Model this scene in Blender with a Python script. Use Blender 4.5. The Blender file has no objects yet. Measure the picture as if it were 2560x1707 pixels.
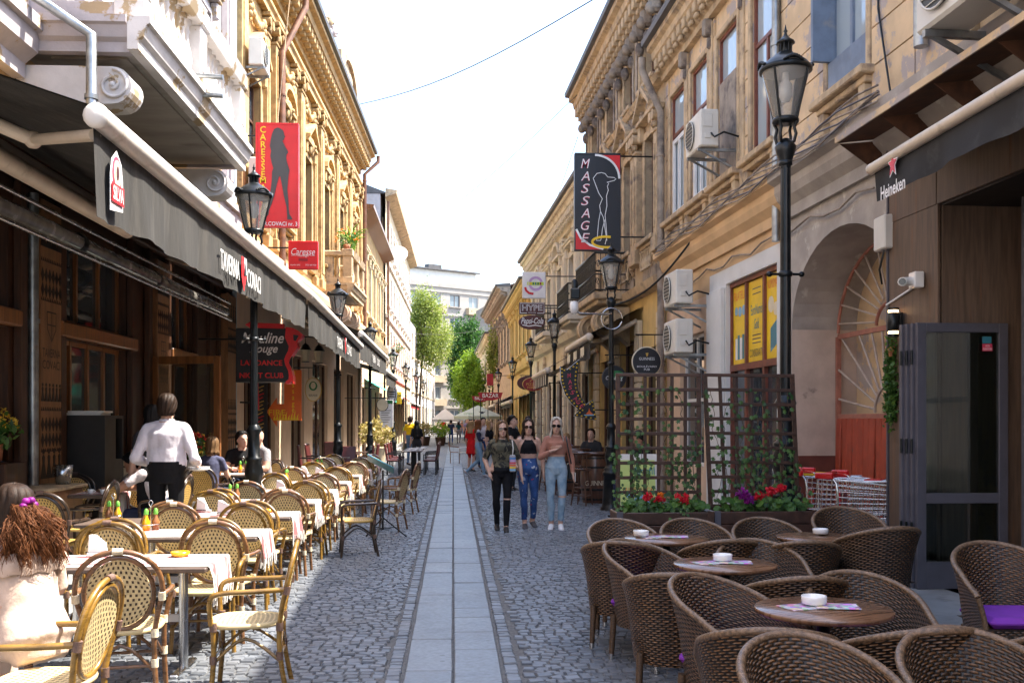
import bpy, math, random
import numpy as np
from mathutils import Vector, Matrix, noise as mnoise
rnd = random.Random(7)
R = math.radians
PI = math.pi
SC = bpy.context.scene
COL = SC.collection
# ------------------------------------------------------------ camera, sky, sun
FPX, U0, V0, CH = 2490.0, 1133.0, 1050.0, 1.73      # focal length in photo pixels, vanishing point, eye height
YAW = math.atan((1280 - U0) / FPX)
cam = bpy.data.cameras.new('camera'); camo = bpy.data.objects.new('camera', cam); COL.objects.link(camo)
camo.location = (0, 0, CH); camo.rotation_euler = (PI / 2, 0, -YAW)
cam.sensor_width = 36; cam.lens = FPX / 2560 * 36; cam.shift_y = (V0 - 853.5) / 2560
cam.clip_end = 2000; cam.clip_start = 0.05
SC.camera = camo
SUN = Vector((0.60, 0.08, 1.0)).normalized()
world = bpy.data.worlds.new('World'); SC.world = world; world.use_nodes = True
wn = world.node_tree.nodes; wl = world.node_tree.links
sky = wn.new('ShaderNodeTexSky'); sky.sky_type = 'NISHITA'; sky.sun_disc = False
sky.sun_elevation = math.asin(SUN.z); sky.sun_rotation = math.atan2(SUN.x, SUN.y)
sky.air_density = 1.0; sky.dust_density = 2.6; sky.ozone_density = 1.0
wl.new(sky.outputs[0], wn['Background'].inputs[0]); wn['Background'].inputs[1].default_value = 0.15
sl = bpy.data.lights.new('sun', 'SUN'); sl.energy = 3.9; sl.angle = R(0.53); sl.color = (1, 0.93, 0.82)
so = bpy.data.objects.new('sun', sl); COL.objects.link(so); so.location = (20, 5, 40)
so.rotation_euler = (-SUN).to_track_quat('-Z', 'Y').to_euler()
SC.view_settings.view_transform = 'Standard'; SC.view_settings.look = 'None'
SC.view_settings.exposure = 2.12; SC.view_settings.gamma = 1.0
SC.render.engine = 'CYCLES'; SC.cycles.use_denoising = True
SC.cycles.max_bounces = 8; SC.cycles.transparent_max_bounces = 16; SC.cycles.diffuse_bounces = 4
SC.cycles.caustics_reflective = False; SC.cycles.caustics_refractive = False
SC.cycles.sample_clamp_indirect = 6

def G(u, v, z=0.0):
    "photo pixel -> street point at height z (x across, y along the street)"
    Y = (CH - z) * FPX / (v - V0)
    return Vector(((u - U0) / FPX * Y, Y, z))
def XA(u, Y): return (u - U0) / FPX * Y
def ZA(v, Y): return CH + (V0 - v) / FPX * Y

# ------------------------------------------------------------ mesh helpers
class MB:
    def __init__(s): s.v = []; s.f = []; s.s = []; s.uv = None
    def add(s, vs, fs, sm=False):
        b = len(s.v); s.v += [tuple(p) for p in vs]
        for q in fs: s.f.append([i + b for i in q]); s.s.append(sm)
    def box(s, x0, x1, y0, y1, z0, z1, bev=0.0, M=None):
        if x0 > x1: x0, x1 = x1, x0
        if y0 > y1: y0, y1 = y1, y0
        if z0 > z1: z0, z1 = z1, z0
        if bev <= 0:
            vs = [(x, y, z) for z in (z0, z1) for y in (y0, y1) for x in (x0, x1)]
            fs = [(0, 2, 3, 1), (4, 5, 7, 6), (0, 1, 5, 4), (2, 6, 7, 3), (0, 4, 6, 2), (1, 3, 7, 5)]
        else:
            b = min(bev, (x1 - x0) * .45, (y1 - y0) * .45, (z1 - z0) * .45)
            vs = []
            for z, i in ((z0, 1), (z0 + b, 0), (z1 - b, 0), (z1, 1)):
                k = b if i else 0
                vs += [(x0 + k + (b if not i else 0) * 0, y0 + b, z)] if False else []
                if i: vs += [(x0 + b, y0 + b, z), (x1 - b, y0 + b, z), (x1 - b, y1 - b, z), (x0 + b, y1 - b, z)]
                else: vs += [(x0 + b, y0, z), (x1 - b, y0, z), (x1, y0 + b, z), (x1, y1 - b, z), (x1 - b, y1, z), (x0 + b, y1, z), (x0, y1 - b, z), (x0, y0 + b, z)]
            fs = [(3, 2, 1, 0), (16 + 4, 17 + 4, 18 + 4, 19 + 4)]
            L, U = 4, 12
            for k in range(8):
                n = (k + 1) % 8
                fs.append((L + k, L + n, U + n, U + k))
            e = [(0, 0, 1), (1, 2, 3), (2, 4, 5), (3, 6, 7)]
            for c in range(4):
                a, b2 = 2 * c, 2 * c + 1
                fs.append((c, (c + 1) % 4, L + b2, L + a)); fs.append((U + a, U + b2, 20 + (c + 1) % 4, 20 + c))
                fs.append(((c + 1) % 4, L + (2 * c + 2) % 8, L + b2)); fs.append((U + b2, U + (2 * c + 2) % 8, 20 + (c + 1) % 4))
        if M is not None: vs = [M @ Vector(p) for p in vs]
        s.add(vs, fs)
    def bar(s, p0, p1, w, h, up=(0, 0, 1), bev=0):
        p0, p1 = Vector(p0), Vector(p1); d = p1 - p0; L = d.length
        if L < 1e-6: return
        x = d / L; upv = Vector(up)
        y = upv.cross(x)
        if y.length < 1e-4: y = Vector((1, 0, 0)).cross(x)
        y.normalize(); z = x.cross(y)
        M = Matrix(((x.x, y.x, z.x, p0.x), (x.y, y.y, z.y, p0.y), (x.z, y.z, z.z, p0.z), (0, 0, 0, 1)))
        s.box(0, L, -w / 2, w / 2, -h / 2, h / 2, bev, M)
    def tube(s, pts, r, n=8, closed=False, caps=True, flat=1.0):
        pts = [Vector(p) for p in pts]; m = len(pts)
        rs = r if isinstance(r, (list, tuple)) else [r] * m
        up = None; vs = []
        for i in range(m):
            a = pts[i - 1] if (i > 0 or closed) else pts[i]
            b = pts[(i + 1) % m] if (i < m - 1 or closed) else pts[i]
            t = (b - a)
            if t.length < 1e-9: t = Vector((0, 0, 1))
            t.normalize()
            if up is None:
                up = Vector((0, 0, 1)) if abs(t.z) < .9 else Vector((1, 0, 0))
            y = up - t * up.dot(t)
            if y.length < 1e-6: y = t.orthogonal()
            y.normalize(); up = y; x = y.cross(t)
            for k in range(n):
                an = 2 * PI * k / n
                vs.append(pts[i] + (x * math.cos(an) + y * math.sin(an) * flat) * rs[i])
        fs = []
        for i in range(m if closed else m - 1):
            j = (i + 1) % m
            for k in range(n):
                l = (k + 1) % n
                fs.append((i * n + k, j * n + k, j * n + l, i * n + l))
        s.add(vs, fs, True)
        if caps and not closed:
            s.add(vs[:n], [tuple(range(n))]); s.add(vs[-n:], [tuple(range(n - 1, -1, -1))])
    def cyl(s, p0, p1, r0, r1=None, n=12, caps=True): s.tube([p0, p1], [r0, r0 if r1 is None else r1], n, caps=caps)
    def lathe(s, prof, n=16, c=(0, 0, 0), sm=True, M=None, ell=1.0):
        vs = []; c = Vector(c)
        for r, z in prof:
            for k in range(n):
                a = 2 * PI * k / n
                vs.append(c + Vector((r * math.cos(a), r * math.sin(a) * ell, z)))
        if M is not None: vs = [M @ p for p in vs]
        fs = []
        for i in range(len(prof) - 1):
            for k in range(n):
                l = (k + 1) % n
                fs.append((i * n + k, i * n + l, (i + 1) * n + l, (i + 1) * n + k))
        s.add(vs, fs, sm)
        if prof[0][0] > 1e-5: s.add(vs[:n], [tuple(range(n - 1, -1, -1))])
        if prof[-1][0] > 1e-5: s.add(vs[-n:], [tuple(range(n))])
    def prism(s, poly, fn, d0, d1, sm=False):
        "poly: 2D points; fn(a,b,d) -> xyz; extruded from d0 to d1"
        n = len(poly)
        A = [fn(a, b, d0) for a, b in poly]; B = [fn(a, b, d1) for a, b in poly]
        s.add(A, [tuple(range(n))]); s.add(B, [tuple(range(n - 1, -1, -1))])
        for i in range(n):
            j = (i + 1) % n
            s.add([A[i], A[j], B[j], B[i]], [(0, 1, 2, 3)], sm)
    def loft(s, rings, caps=True, closed=True, sm=True):
        n = len(rings[0]); vs = [p for r in rings for p in r]; fs = []
        for i in range(len(rings) - 1):
            for k in range(n if closed else n - 1):
                l = (k + 1) % n
                fs.append((i * n + k, i * n + l, (i + 1) * n + l, (i + 1) * n + k))
        if caps: fs.append(tuple(range(n - 1, -1, -1))); fs.append(tuple(range((len(rings) - 1) * n, len(rings) * n)))
        s.add(vs, fs, sm)
    def ball(s, c, rx, ry=None, rz=None, n=10, m=6):
        ry = rx if ry is None else ry; rz = rx if rz is None else rz
        c = Vector(c); rings = []
        for i in range(1, m):
            t = PI * i / m
            rings.append([c + Vector((rx * math.sin(t) * math.cos(2 * PI * k / n), ry * math.sin(t) * math.sin(2 * PI * k / n), -rz * math.cos(t))) for k in range(n)])
        s.loft(rings)
    def mesh(s, name):
        me = bpy.data.meshes.new(name); me.from_pydata(s.v, [], s.f)
        me.polygons.foreach_set('use_smooth', s.s)
        return me
    def build(s, name, mat, parent=None, loc=None, rot=None, recalc=True):
        me = s.mesh(name)
        if recalc: fixn(me)
        return obj(name, me, mat, parent, loc, rot)
import bmesh
def fixn(me):
    b = bmesh.new(); b.from_mesh(me); bmesh.ops.recalc_face_normals(b, faces=b.faces); b.to_mesh(me); b.free()
def obj(name, me, mat=None, parent=None, loc=None, rot=None):
    o = bpy.data.objects.new(name, me); COL.objects.link(o)
    if mat is not None and not me.materials: me.materials.append(M[mat] if isinstance(mat, str) else mat)
    if parent is not None: o.parent = parent
    if loc is not None: o.location = loc
    if rot is not None: o.rotation_euler = rot if hasattr(rot, '__len__') else (0, 0, rot)
    return o
def tag(o, label=None, cat=None, group=None, kind=None):
    if label: o['label'] = label
    if cat: o['category'] = cat
    if group: o['group'] = group
    if kind: o['kind'] = kind
    return o
def thing(name, label, cat, loc=(0, 0, 0), rz=0, group=None):
    o = bpy.data.objects.new(name, None); COL.objects.link(o); o.empty_display_size = .2
    o.location = loc; o.rotation_euler = (0, 0, rz)
    return tag(o, label, cat, group)
def copy_tree(o, parent=None, loc=None, rz=None, label=None):
    c = o.copy(); COL.objects.link(c); c.parent = parent
    if loc is not None: c.location = loc
    if rz is not None: c.rotation_euler = (c.rotation_euler[0], c.rotation_euler[1], rz)
    if label: c['label'] = label
    for ch in o.children: copy_tree(ch, c)
    return c
def smooth_pts(pts, n=6, closed=False):
    "Catmull-Rom"
    P = [Vector(p) for p in pts]; out = []; m = len(P)
    for i in range(m if closed else m - 1):
        if closed: a, b, c, d = P[i - 1], P[i], P[(i + 1) % m], P[(i + 2) % m]
        else: a, b, c, d = P[max(i - 1, 0)], P[i], P[i + 1], P[min(i + 2, m - 1)]
        for k in range(n):
            t = k / n
            out.append(.5 * ((2 * b) + (c - a) * t + (2 * a - 5 * b + 4 * c - d) * t * t + (3 * b - a - 3 * c + d) * t ** 3))
    if not closed: out.append(P[-1])
    return out
def frame(o, x, y):
    "4x4 with x right, y up and their cross product as normal"
    o, x, y = Vector(o), Vector(x).normalized(), Vector(y).normalized(); z = x.cross(y)
    return Matrix(((x.x, y.x, z.x, o.x), (x.y, y.y, z.y, o.y), (x.z, y.z, z.z, o.z), (0, 0, 0, 1)))
FCAM = lambda o: frame(o, (1, 0, 0), (0, 0, 1))           # a face turned down the street towards the viewer
FLEFT = lambda o: frame(o, (0, 1, 0), (0, 0, 1))          # left side of the street, turned to +x
FRIGHT = lambda o: frame(o, (0, -1, 0), (0, 0, 1))        # right side, turned to -x
def text(parent, s, w, h, Mx, mat, shear=0.0, bold=0.0, name='lettering', depth=0.004, spacing=1.0, vert=False):
    cu = bpy.data.curves.new('t', 'FONT'); cu.body = s; cu.align_x = 'CENTER'; cu.align_y = 'CENTER'
    cu.shear = shear; cu.offset = bold; cu.extrude = 0; cu.resolution_u = 3; cu.space_character = spacing
    if vert: cu.space_line = .82
    o = bpy.data.objects.new('t', cu); COL.objects.link(o)
    me = bpy.data.meshes.new_from_object(o)
    bpy.data.objects.remove(o); bpy.data.curves.remove(cu)
    n = len(me.vertices); co = np.empty(n * 3); me.vertices.foreach_get('co', co); co = co.reshape(n, 3)
    mn, mx = co.min(0), co.max(0); sz = np.maximum(mx - mn, 1e-6)
    co = co - (mn + mx) / 2
    kx = w / sz[0] if w else None; ky = h / sz[1] if h else None
    kx = kx or ky; ky = ky or kx
    co[:, 0] *= kx; co[:, 1] *= ky; co[:, 2] = depth
    A = np.array(Mx); co = co @ A[:3, :3].T + A[:3, 3]
    me.vertices.foreach_set('co', co.ravel()); me.update(); me.name = name
    me.materials.clear()
    return obj(name, me, mat, parent)
def plate(parent, name, poly, Mx, mat, depth=0.0, thick=0.004):
    "a flat shape on a sign: outline in the sign's own plane"
    mb = MB(); mb.prism(poly, lambda a, b, d: Mx @ Vector((a, b, d)), depth - thick, depth)
    return mb.build(name, mat, parent)
def ellipse(rx, ry, n=28, cx=0, cy=0): return [(cx + rx * math.cos(2 * PI * k / n), cy + ry * math.sin(2 * PI * k / n)) for k in range(n)]
def rect(x0, x1, y0, y1): return [(x0, y0), (x1, y0), (x1, y1), (x0, y1)]
def ribbon(pts, w):
    "closed outline of a stroke of width w along 2D points"
    L = []; Rr = []
    for i in range(len(pts)):
        a = Vector(pts[max(i - 1, 0)]); b = Vector(pts[min(i + 1, len(pts) - 1)]); t = (b - a).normalized(); n = Vector((-t.y, t.x)) * w / 2
        p = Vector(pts[i]); L.append(tuple(p + n)); Rr.append(tuple(p - n))
    return L + Rr[::-1]
def stroke(parent, name, pts, w, Mx, mat, depth):
    mb = MB(); o = ribbon(pts, w); n = len(pts)
    vs = [Mx @ Vector((a, b, depth)) for a, b in o]
    fs = [(i, i + 1, 2 * n - 2 - i, 2 * n - 1 - i) for i in range(n - 1)]
    mb.add(vs, fs); return mb.build(name, mat, parent, recalc=False)

# ------------------------------------------------------------ materials
M = {}
class NT:
    def __init__(s, name):
        s.mt = bpy.data.materials.new(name); s.mt.use_nodes = True
        s.n = s.mt.node_tree.nodes; s.l = s.mt.node_tree.links; s.b = s.n['Principled BSDF']; s.out = s.n['Material Output']
        M[name] = s.mt
    def node(s, t, **k):
        n = s.n.new(t)
        for a, b in k.items(): setattr(n, a, b)
        return n
    def put(s, sock, v):
        if hasattr(v, 'node'): s.l.new(v, sock)
        else: sock.default_value = v
    def m(s, op, a, b=None, c=None):
        n = s.node('ShaderNodeMath', operation=op); s.put(n.inputs[0], a)
        if b is not None: s.put(n.inputs[1], b)
        if c is not None: s.put(n.inputs[2], c)
        return n.outputs[0]
    def mix(s, f, a, b, blend='MIX'):
        n = s.node('ShaderNodeMix', data_type='RGBA', blend_type=blend); s.put(n.inputs[0], f)
        s.put(n.inputs[6], a if hasattr(a, 'node') else (*a[:3], 1)); s.put(n.inputs[7], b if hasattr(b, 'node') else (*b[:3], 1))
        return n.outputs[2]
    def co(s, kind='Object', scale=(1, 1, 1)):
        t = s.node('ShaderNodeTexCoord').outputs[kind]
        if tuple(scale) != (1, 1, 1):
            mp = s.node('ShaderNodeMapping'); s.l.new(t, mp.inputs[0]); mp.inputs[3].default_value = scale; return mp.outputs[0]
        return t
    def noise(s, vec, sc, detail=4, rough=.55, out=0, dist=0):
        n = s.node('ShaderNodeTexNoise'); s.l.new(vec, n.inputs['Vector']); n.inputs['Scale'].default_value = sc
        n.inputs['Detail'].default_value = detail; n.inputs['Roughness'].default_value = rough; n.inputs['Distortion'].default_value = dist
        return n.outputs[out]
    def ramp(s, f, lo, hi):
        n = s.node('ShaderNodeMapRange', clamp=True); n.interpolation_type = 'SMOOTHSTEP'
        s.l.new(f, n.inputs[0]); n.inputs[1].default_value = lo; n.inputs[2].default_value = hi
        return n.outputs[0]
    def sep(s, v):
        n = s.node('ShaderNodeSeparateXYZ'); s.l.new(v, n.inputs[0]); return n.outputs
    def bump(s, h, st, dist=.01):
        n = s.node('ShaderNodeBump'); n.inputs['Strength'].default_value = st; n.inputs['Distance'].default_value = dist
        s.l.new(h, n.inputs['Height']); s.l.new(n.outputs[0], s.b.inputs['Normal']); return n
    def base(s, c, rough=.6, metal=0, spec=.5, coat=0):
        s.put(s.b.inputs['Base Color'], c if hasattr(c, 'node') else (*c[:3], 1)); s.put(s.b.inputs['Roughness'], rough)
        s.b.inputs['Metallic'].default_value = metal; s.b.inputs['Specular IOR Level'].default_value = spec; s.b.inputs['Coat Weight'].default_value = coat
def mul(c, k): return tuple(min(1, max(0, x * k)) for x in c)
def mat(name, c, rough=.6, var=.18, sc=5, metal=0, bump=0, bsc=30, dirt=None, dsc=1.3, dlo=.52, dhi=.72, stretch=(1, 1, 1), spec=.5, coat=0, objvar=0, dist=.01, emit=0):
    t = NT(name); v = t.co('Object', stretch)
    f = t.noise(v, sc, 5)
    col = t.mix(t.ramp(f, .3, .7), mul(c, 1 - var), mul(c, 1 + var))
    if dirt is not None:
        d = t.noise(v, dsc, 8, .65)
        col = t.mix(t.ramp(d, dlo, dhi), col, dirt)
    if objvar:
        oi = t.node('ShaderNodeObjectInfo').outputs['Random']
        hs = t.node('ShaderNodeHueSaturation'); t.put(hs.inputs['Value'], t.m('MULTIPLY_ADD', oi, objvar, 1 - objvar / 2)); t.l.new(col, hs.inputs['Color']); col = hs.outputs[0]
    rr = t.m('MULTIPLY_ADD', f, .2, rough - .1)
    t.base(col, rr, metal, spec, coat)
    if bump: t.bump(t.noise(v, bsc, 6, .6), bump, dist)
    if emit: t.b.inputs['Emission Color'].default_value = (*c, 1); t.b.inputs['Emission Strength'].default_value = emit
    return t.mt
# plaster, stone
mat('plaster_lilac', (.44, .40, .41), .8, .12, 3, bump=.3, dirt=(.36, .26, .15), dsc=1.7, dlo=.565, dhi=.60)
mat('plaster_white', (.64, .61, .59), .8, .1, 3, bump=.25, dirt=(.40, .30, .18), dsc=1.9, dlo=.565, dhi=.60)
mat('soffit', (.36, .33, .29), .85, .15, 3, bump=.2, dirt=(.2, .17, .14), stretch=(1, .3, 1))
mat('plaster_ochre_old', (.48, .33, .16), .85, .25, 2.5, bump=.5, dirt=(.25, .19, .13), dsc=2)
mat('plaster_yellow', (.43, .275, .11), .8, .2, 2.2, bump=.35, dirt=(.26, .165, .08), dsc=1.6, dlo=.52, dhi=.6)
mat('stone_yellow', (.47, .315, .14), .8, .25, 6, bump=.55, bsc=18, dirt=(.20, .125, .055), dsc=3, dlo=.5, dhi=.7)
mat('plaster_peach', (.66, .47, .32), .85, .08, 2, bump=.15, dirt=(.5, .37, .26), dsc=1, dlo=.6, dhi=.8)
mat('plaster_orange', (.62, .42, .23), .85, .10, 2, bump=.2, dirt=(.42, .27, .15), dsc=1.4, dlo=.6, dhi=.8)
mat('plaster_beige', (.62, .455, .275), .85, .12, 2.5, bump=.3, dirt=(.40, .34, .31), dsc=2.0, dlo=.52, dhi=.57)
mat('trim_beige', (.49, .365, .225), .85, .18, 5, bump=.45, dirt=(.22, .17, .13), dsc=3, dlo=.5, dhi=.68)
mat('trim_dark', (.30, .25, .20), .85, .22, 4, bump=.5, dirt=(.12, .10, .09), dsc=2.4, dlo=.48, dhi=.66)
mat('plaster_brown', (.48, .37, .24), .85, .2, 2.2, bump=.45, dirt=(.24, .18, .13), dsc=2.2, dlo=.47, dhi=.66)
mat('plaster_dirty', (.36, .32, .28), .88, .15, 2.5, bump=.35, dirt=(.50, .46, .40), dsc=2.3, dlo=.58, dhi=.66)
mat('plaster_cream', (.60, .49, .33), .8, .08, 2, bump=.15, dirt=(.45, .36, .25), dsc=1.0)
mat('plaster_ivory', (.66, .60, .48), .8, .08, 2, bump=.15, dirt=(.50, .43, .32), dsc=1.4, dlo=.54, dhi=.62)
mat('plaster_gold', (.58, .40, .15), .8, .12, 2, bump=.2, dirt=(.46, .29, .10), dsc=1.2)
mat('plaster_grey', (.36, .35, .35), .85, .12, 1.5, bump=.25, dirt=(.26, .24, .22), dsc=1)
mat('plaster_greyside', (.44, .42, .42), .85, .1, 1.5, bump=.25, dirt=(.30, .25, .22), dsc=.8)
mat('white_wall', (.64, .64, .62), .7, .06, 2, bump=.12, dirt=(.45, .42, .38), dsc=1.2, dlo=.6, dhi=.8)
mat('pink_wall', (.52, .41, .33), .85, .12, 3, bump=.3, dirt=(.20, .16, .14), dsc=1.7, dlo=.6, dhi=.7)
mat('oxblood', (.13, .035, .022), .7, .2, 3, bump=.2)
mat('brick_red', (.26, .12, .07), .9, .3, 6, bump=.5, objvar=.5)
mat('concrete_flat', (.33, .31, .285), .9, .08, 1, dirt=(.4, .36, .31), dsc=.4)
mat('concrete_panel', (.48, .38, .26), .9, .1, 2)
mat('roof_metal', (.10, .095, .095), .5, .2, 3, metal=.3, bump=.1)
mat('roof_tile', (.26, .09, .06), .8, .3, 9, bump=.4)
mat('zinc', (.30, .32, .33), .35, .25, 6, metal=.8, dirt=(.25, .16, .10), dsc=3, dlo=.6, dhi=.75)
mat('pipe_brown', (.16, .075, .045), .6, .3, 6, metal=.2, dirt=(.25, .11, .04), dsc=5)
mat('pipe_blue', (.36, .45, .52), .5, .1, 4)
mat('pipe_yellow', (.75, .47, .02), .45, .1, 5)
# wood, metal, cloth
mat('wood_dark', (.05, .019, .008), .5, .4, 7, stretch=(3, 3, .35), bump=.15, bsc=18, coat=.08)
mat('wood_mid', (.22, .09, .03), .4, .3, 6, stretch=(3, 3, .3), bump=.12, coat=.3)
mat('wood_carved', (.24, .12, .055), .5, .25, 6, stretch=(2, 2, .4), bump=.15)
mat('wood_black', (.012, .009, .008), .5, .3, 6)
mat('wood_trellis', (.05, .021, .012), .5, .3, 9, stretch=(2, 2, 2), bump=.2, coat=.15, objvar=.35)
mat('wood_stool', (.085, .035, .018), .35, .3, 8, stretch=(2, 2, .5), bump=.1, coat=.4)
mat('wood_table', (.17, .085, .045), .28, .35, 4, stretch=(1, 9, 1), bump=.04, coat=.35)
mat('table_edge', (.10, .07, .055), .5, .2, 8)
mat('clad_brown', (.115, .075, .05), .62, .25, 5, stretch=(6, 6, .5), bump=.2, dirt=(.20, .078, .028), dsc=1.3, dlo=.55, dhi=.75)
mat('rust', (.085, .035, .016), .8, .35, 6, bump=.3)
mat('iron_black', (.012, .015, .017), .32, .3, 10, metal=.4, bump=.08, bsc=40)
mat('iron_white_top', (.38, .40, .41), .35, .15, 6, metal=.6)
mat('steel', (.55, .56, .57), .25, .1, 10, metal=1)
mat('chrome', (.72, .74, .76), .16, .06, 10, metal=1)
mat('cream_metal', (.60, .51, .40), .45, .08, 4, dirt=(.40, .33, .24), dsc=3, dlo=.56, dhi=.7)
mat('white_metal', (.68, .65, .60), .42, .06, 4, dirt=(.45, .40, .33), dsc=2.5, dlo=.56, dhi=.72)
mat('white_gloss', (.78, .78, .77), .2, .03, 4, coat=.5)
mat('ac_white', (.64, .62, .56), .5, .06, 3, dirt=(.42, .37, .29), dsc=2, dlo=.62, dhi=.8)
mat('ac_dark', (.035, .04, .042), .5, .2, 5)
mat('frame_grey', (.085, .082, .10), .45, .1, 6)
mat('frame_red', (.17, .05, .03), .5, .25, 8, bump=.1)
mat('frame_white', (.72, .72, .71), .4, .05, 4)
mat('frame_brown', (.10, .045, .025), .5, .3, 7, bump=.1)
mat('paint_blue', (.15, .20, .28), .6, .15, 5, dirt=(.28, .27, .26), dsc=3)
mat('gate_red', (.34, .055, .026), .5, .16, 6, bump=.15, dirt=(.10, .06, .05), dsc=2.2, dlo=.66, dhi=.72)
mat('gate_rail', (.33, .13, .09), .55, .2, 8)
mat('gate_bar', (.40, .33, .28), .5, .15, 8)
mat('canvas_grey', (.027, .0255, .023), .9, .25, 3, bump=.5, bsc=9, dist=.03, stretch=(1, 1, .25), dirt=(.050, .046, .040), dsc=2.4, dlo=.48, dhi=.66)
mat('canvas_black', (.018, .018, .019), .85, .25, 3, bump=.1, bsc=90, dirt=(.045, .045, .045), dsc=2)
mat('canvas_under', (.020, .016, .014), .9, .2, 3)
mat('canvas_red', (.32, .02, .03), .8, .15, 3)
mat('canvas_cream', (.66, .63, .54), .85, .06, 2)
mat('canvas_sage', (.42, .46, .38), .85, .08, 2)
mat('canvas_green', (.05, .42, .30), .8, .1, 2)
mat('canvas_brown', (.16, .05, .035), .8, .15, 3)
mat('plastic_clear', (.22, .21, .19), .25, .3, 5, coat=.6)
mat('leather_maroon', (.085, .016, .016), .38, .2, 6, bump=.1, coat=.1)
mat('cushion_purple', (.19, .03, .36), .75, .12, 8, bump=.1, bsc=60)
mat('cloth_white', (.64, .61, .56), .9, .05, 6, bump=.15, bsc=60)
mat('cloth_red', (.55, .03, .05), .9, .1, 6)
mat('porcelain', (.80, .80, .79), .15, .03, 4, coat=.6)
mat('paper_white', (.80, .79, .76), .8, .04, 5)
mat('oil_yellow', (.75, .38, .01), .12, .15, 6, coat=.7)
mat('plastic_yellow', (.85, .42, .01), .25, .06, 5, coat=.4)
mat('plastic_green', (.14, .45, .06), .4, .15, 6)
mat('plastic_red', (.62, .018, .02), .3, .08, 5, coat=.3)
mat('rattan_gold', (.20, .108, .018), .28, .35, 7, stretch=(1, 1, 3), bump=.1, coat=.4, objvar=.3)
mat('rattan_brown', (.15, .070, .028), .28, .4, 7, stretch=(1, 1, 3), bump=.1, coat=.4, objvar=.3)
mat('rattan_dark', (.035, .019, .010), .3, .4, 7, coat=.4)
mat('rattan_wrap', (.66, .57, .40), .6, .2, 40, bump=.4, bsc=120)
mat('rattan_wrap_dark', (.13, .075, .055), .6, .2, 40, bump=.4, bsc=120)
# sign colours
for nm, c in dict(red=(.66, .014, .018), black=(.010, .011, .016), white=(.78, .78, .78), yellow=(.80, .52, .015), orange=(.70, .13, .02), pinkred=(.60, .05, .10), grey=(.055, .05, .05), maroon=(.085, .018, .018),
                  lilac=(.50, .33, .60), lime=(.55, .72, .05), teal=(.03, .18, .24), blue=(.05, .22, .55), gold=(.55, .33, .06), green=(.02, .16, .05), cream=(.66, .58, .42), darkred=(.25, .012, .02), palegreen=(.50, .60, .18), flesh=(.6, .33, .2), skyblue=(.2, .42, .6)).items():
    mat('s_' + nm, c, .42, .10, 2.5, coat=.1)
mat('asphalt_bed', (.11, .11, .11), .95, .3, 30, bump=.5, bsc=80)
mat('pavement', (.24, .24, .235), .85, .15, 3, bump=.2, dirt=(.13, .125, .12), dsc=2)
# skin, hair, clothes
mat('skin', (.56, .34, .25), .5, .08, 10, spec=.4); mat('skin_tan', (.40, .20, .12), .5, .08, 10, spec=.4)
mat('lips', (.42, .17, .14), .4, .05, 10)
for nm, c, st in (('hair_black', (.008, .007, .007), 1), ('hair_brown', (.024, .013, .008), 1), ('hair_auburn', (.13, .045, .014), 1), ('hair_blonde', (.30, .18, .08), 1), ('hair_ash', (.46, .42, .36), 1), ('hair_bronde', (.15, .085, .04), 1)):
    mat(nm, c, .55, .4, 22, stretch=(4, 4, .4), bump=.3, bsc=60, spec=.2)
for nm, c in dict(black=(.010, .010, .012), shirt_white=(.66, .63, .68), shirt_blue=(.15, .24, .42), navy=(.018, .025, .055), denim_dark=(.022, .055, .16), denim_light=(.22, .34, .45), denim_mid=(.10, .16, .26), pink=(.40, .185, .13), yellow=(.78, .47, .01), red=(.60, .012, .014), grey=(.26, .25, .26), heather=(.36, .35, .37), slate=(.07, .075, .13), lavender=(.30, .25, .42), cream_dress=(.55, .42, .34), tee_white=(.55, .50, .52), olive=(.07, .065, .045), charcoal=(.03, .03, .033), teal=(.02, .09, .10), maroon=(.12, .02, .03)).items():
    mat('c_' + nm, c, .85, .12, 7, bump=.35, bsc=11, spec=.2, dist=.03)
mat('shoe_black', (.012, .012, .013), .4, .2, 10); mat('shoe_white', (.70, .70, .71), .6, .06, 10); mat('shoe_grey', (.055, .055, .065), .6, .3, 20); mat('sole', (.65, .22, .10), .7, .1, 10)
mat('lens_black', (.006, .006, .007), .06, .1, 5, coat=.8)
# ------------------------------------------------------------ special materials
def pane_mat(name, c, rough=.04, ior=1.7):
    t = NT(name); t.base(c, rough); t.b.inputs['IOR'].default_value = ior
    t.bump(t.noise(t.co(), 1.2, 2), .03, .05)
pane_mat('pane', (.035, .045, .055)); pane_mat('pane_dark', (.008, .008, .008), .05, 1.5); pane_mat('pane_painted_sky', (.36, .43, .47), .05, 2.0)  # last one: pale sky reflection put into its base colour
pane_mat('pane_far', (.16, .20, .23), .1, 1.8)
def glass_mat(name, tint, mixf, rough=.02):
    t = NT(name); tr = t.node('ShaderNodeBsdfTransparent'); tr.inputs[0].default_value = (*tint, 1)
    gl = t.node('ShaderNodeBsdfGlossy'); gl.inputs['Roughness'].default_value = rough
    df = t.node('ShaderNodeBsdfDiffuse'); df.inputs[0].default_value = (.6, .58, .52, 1)
    m0 = t.node('ShaderNodeMixShader'); m0.inputs[0].default_value = mixf; t.l.new(tr.outputs[0], m0.inputs[1]); t.l.new(df.outputs[0], m0.inputs[2])
    fr = t.node('ShaderNodeFresnel'); fr.inputs[0].default_value = 1.5 if mixf else 1.9
    ms = t.node('ShaderNodeMixShader'); t.l.new(fr.outputs[0], ms.inputs[0]); t.l.new(m0.outputs[0], ms.inputs[1]); t.l.new(gl.outputs[0], ms.inputs[2])
    t.l.new(ms.outputs[0], t.out.inputs[0])
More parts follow.
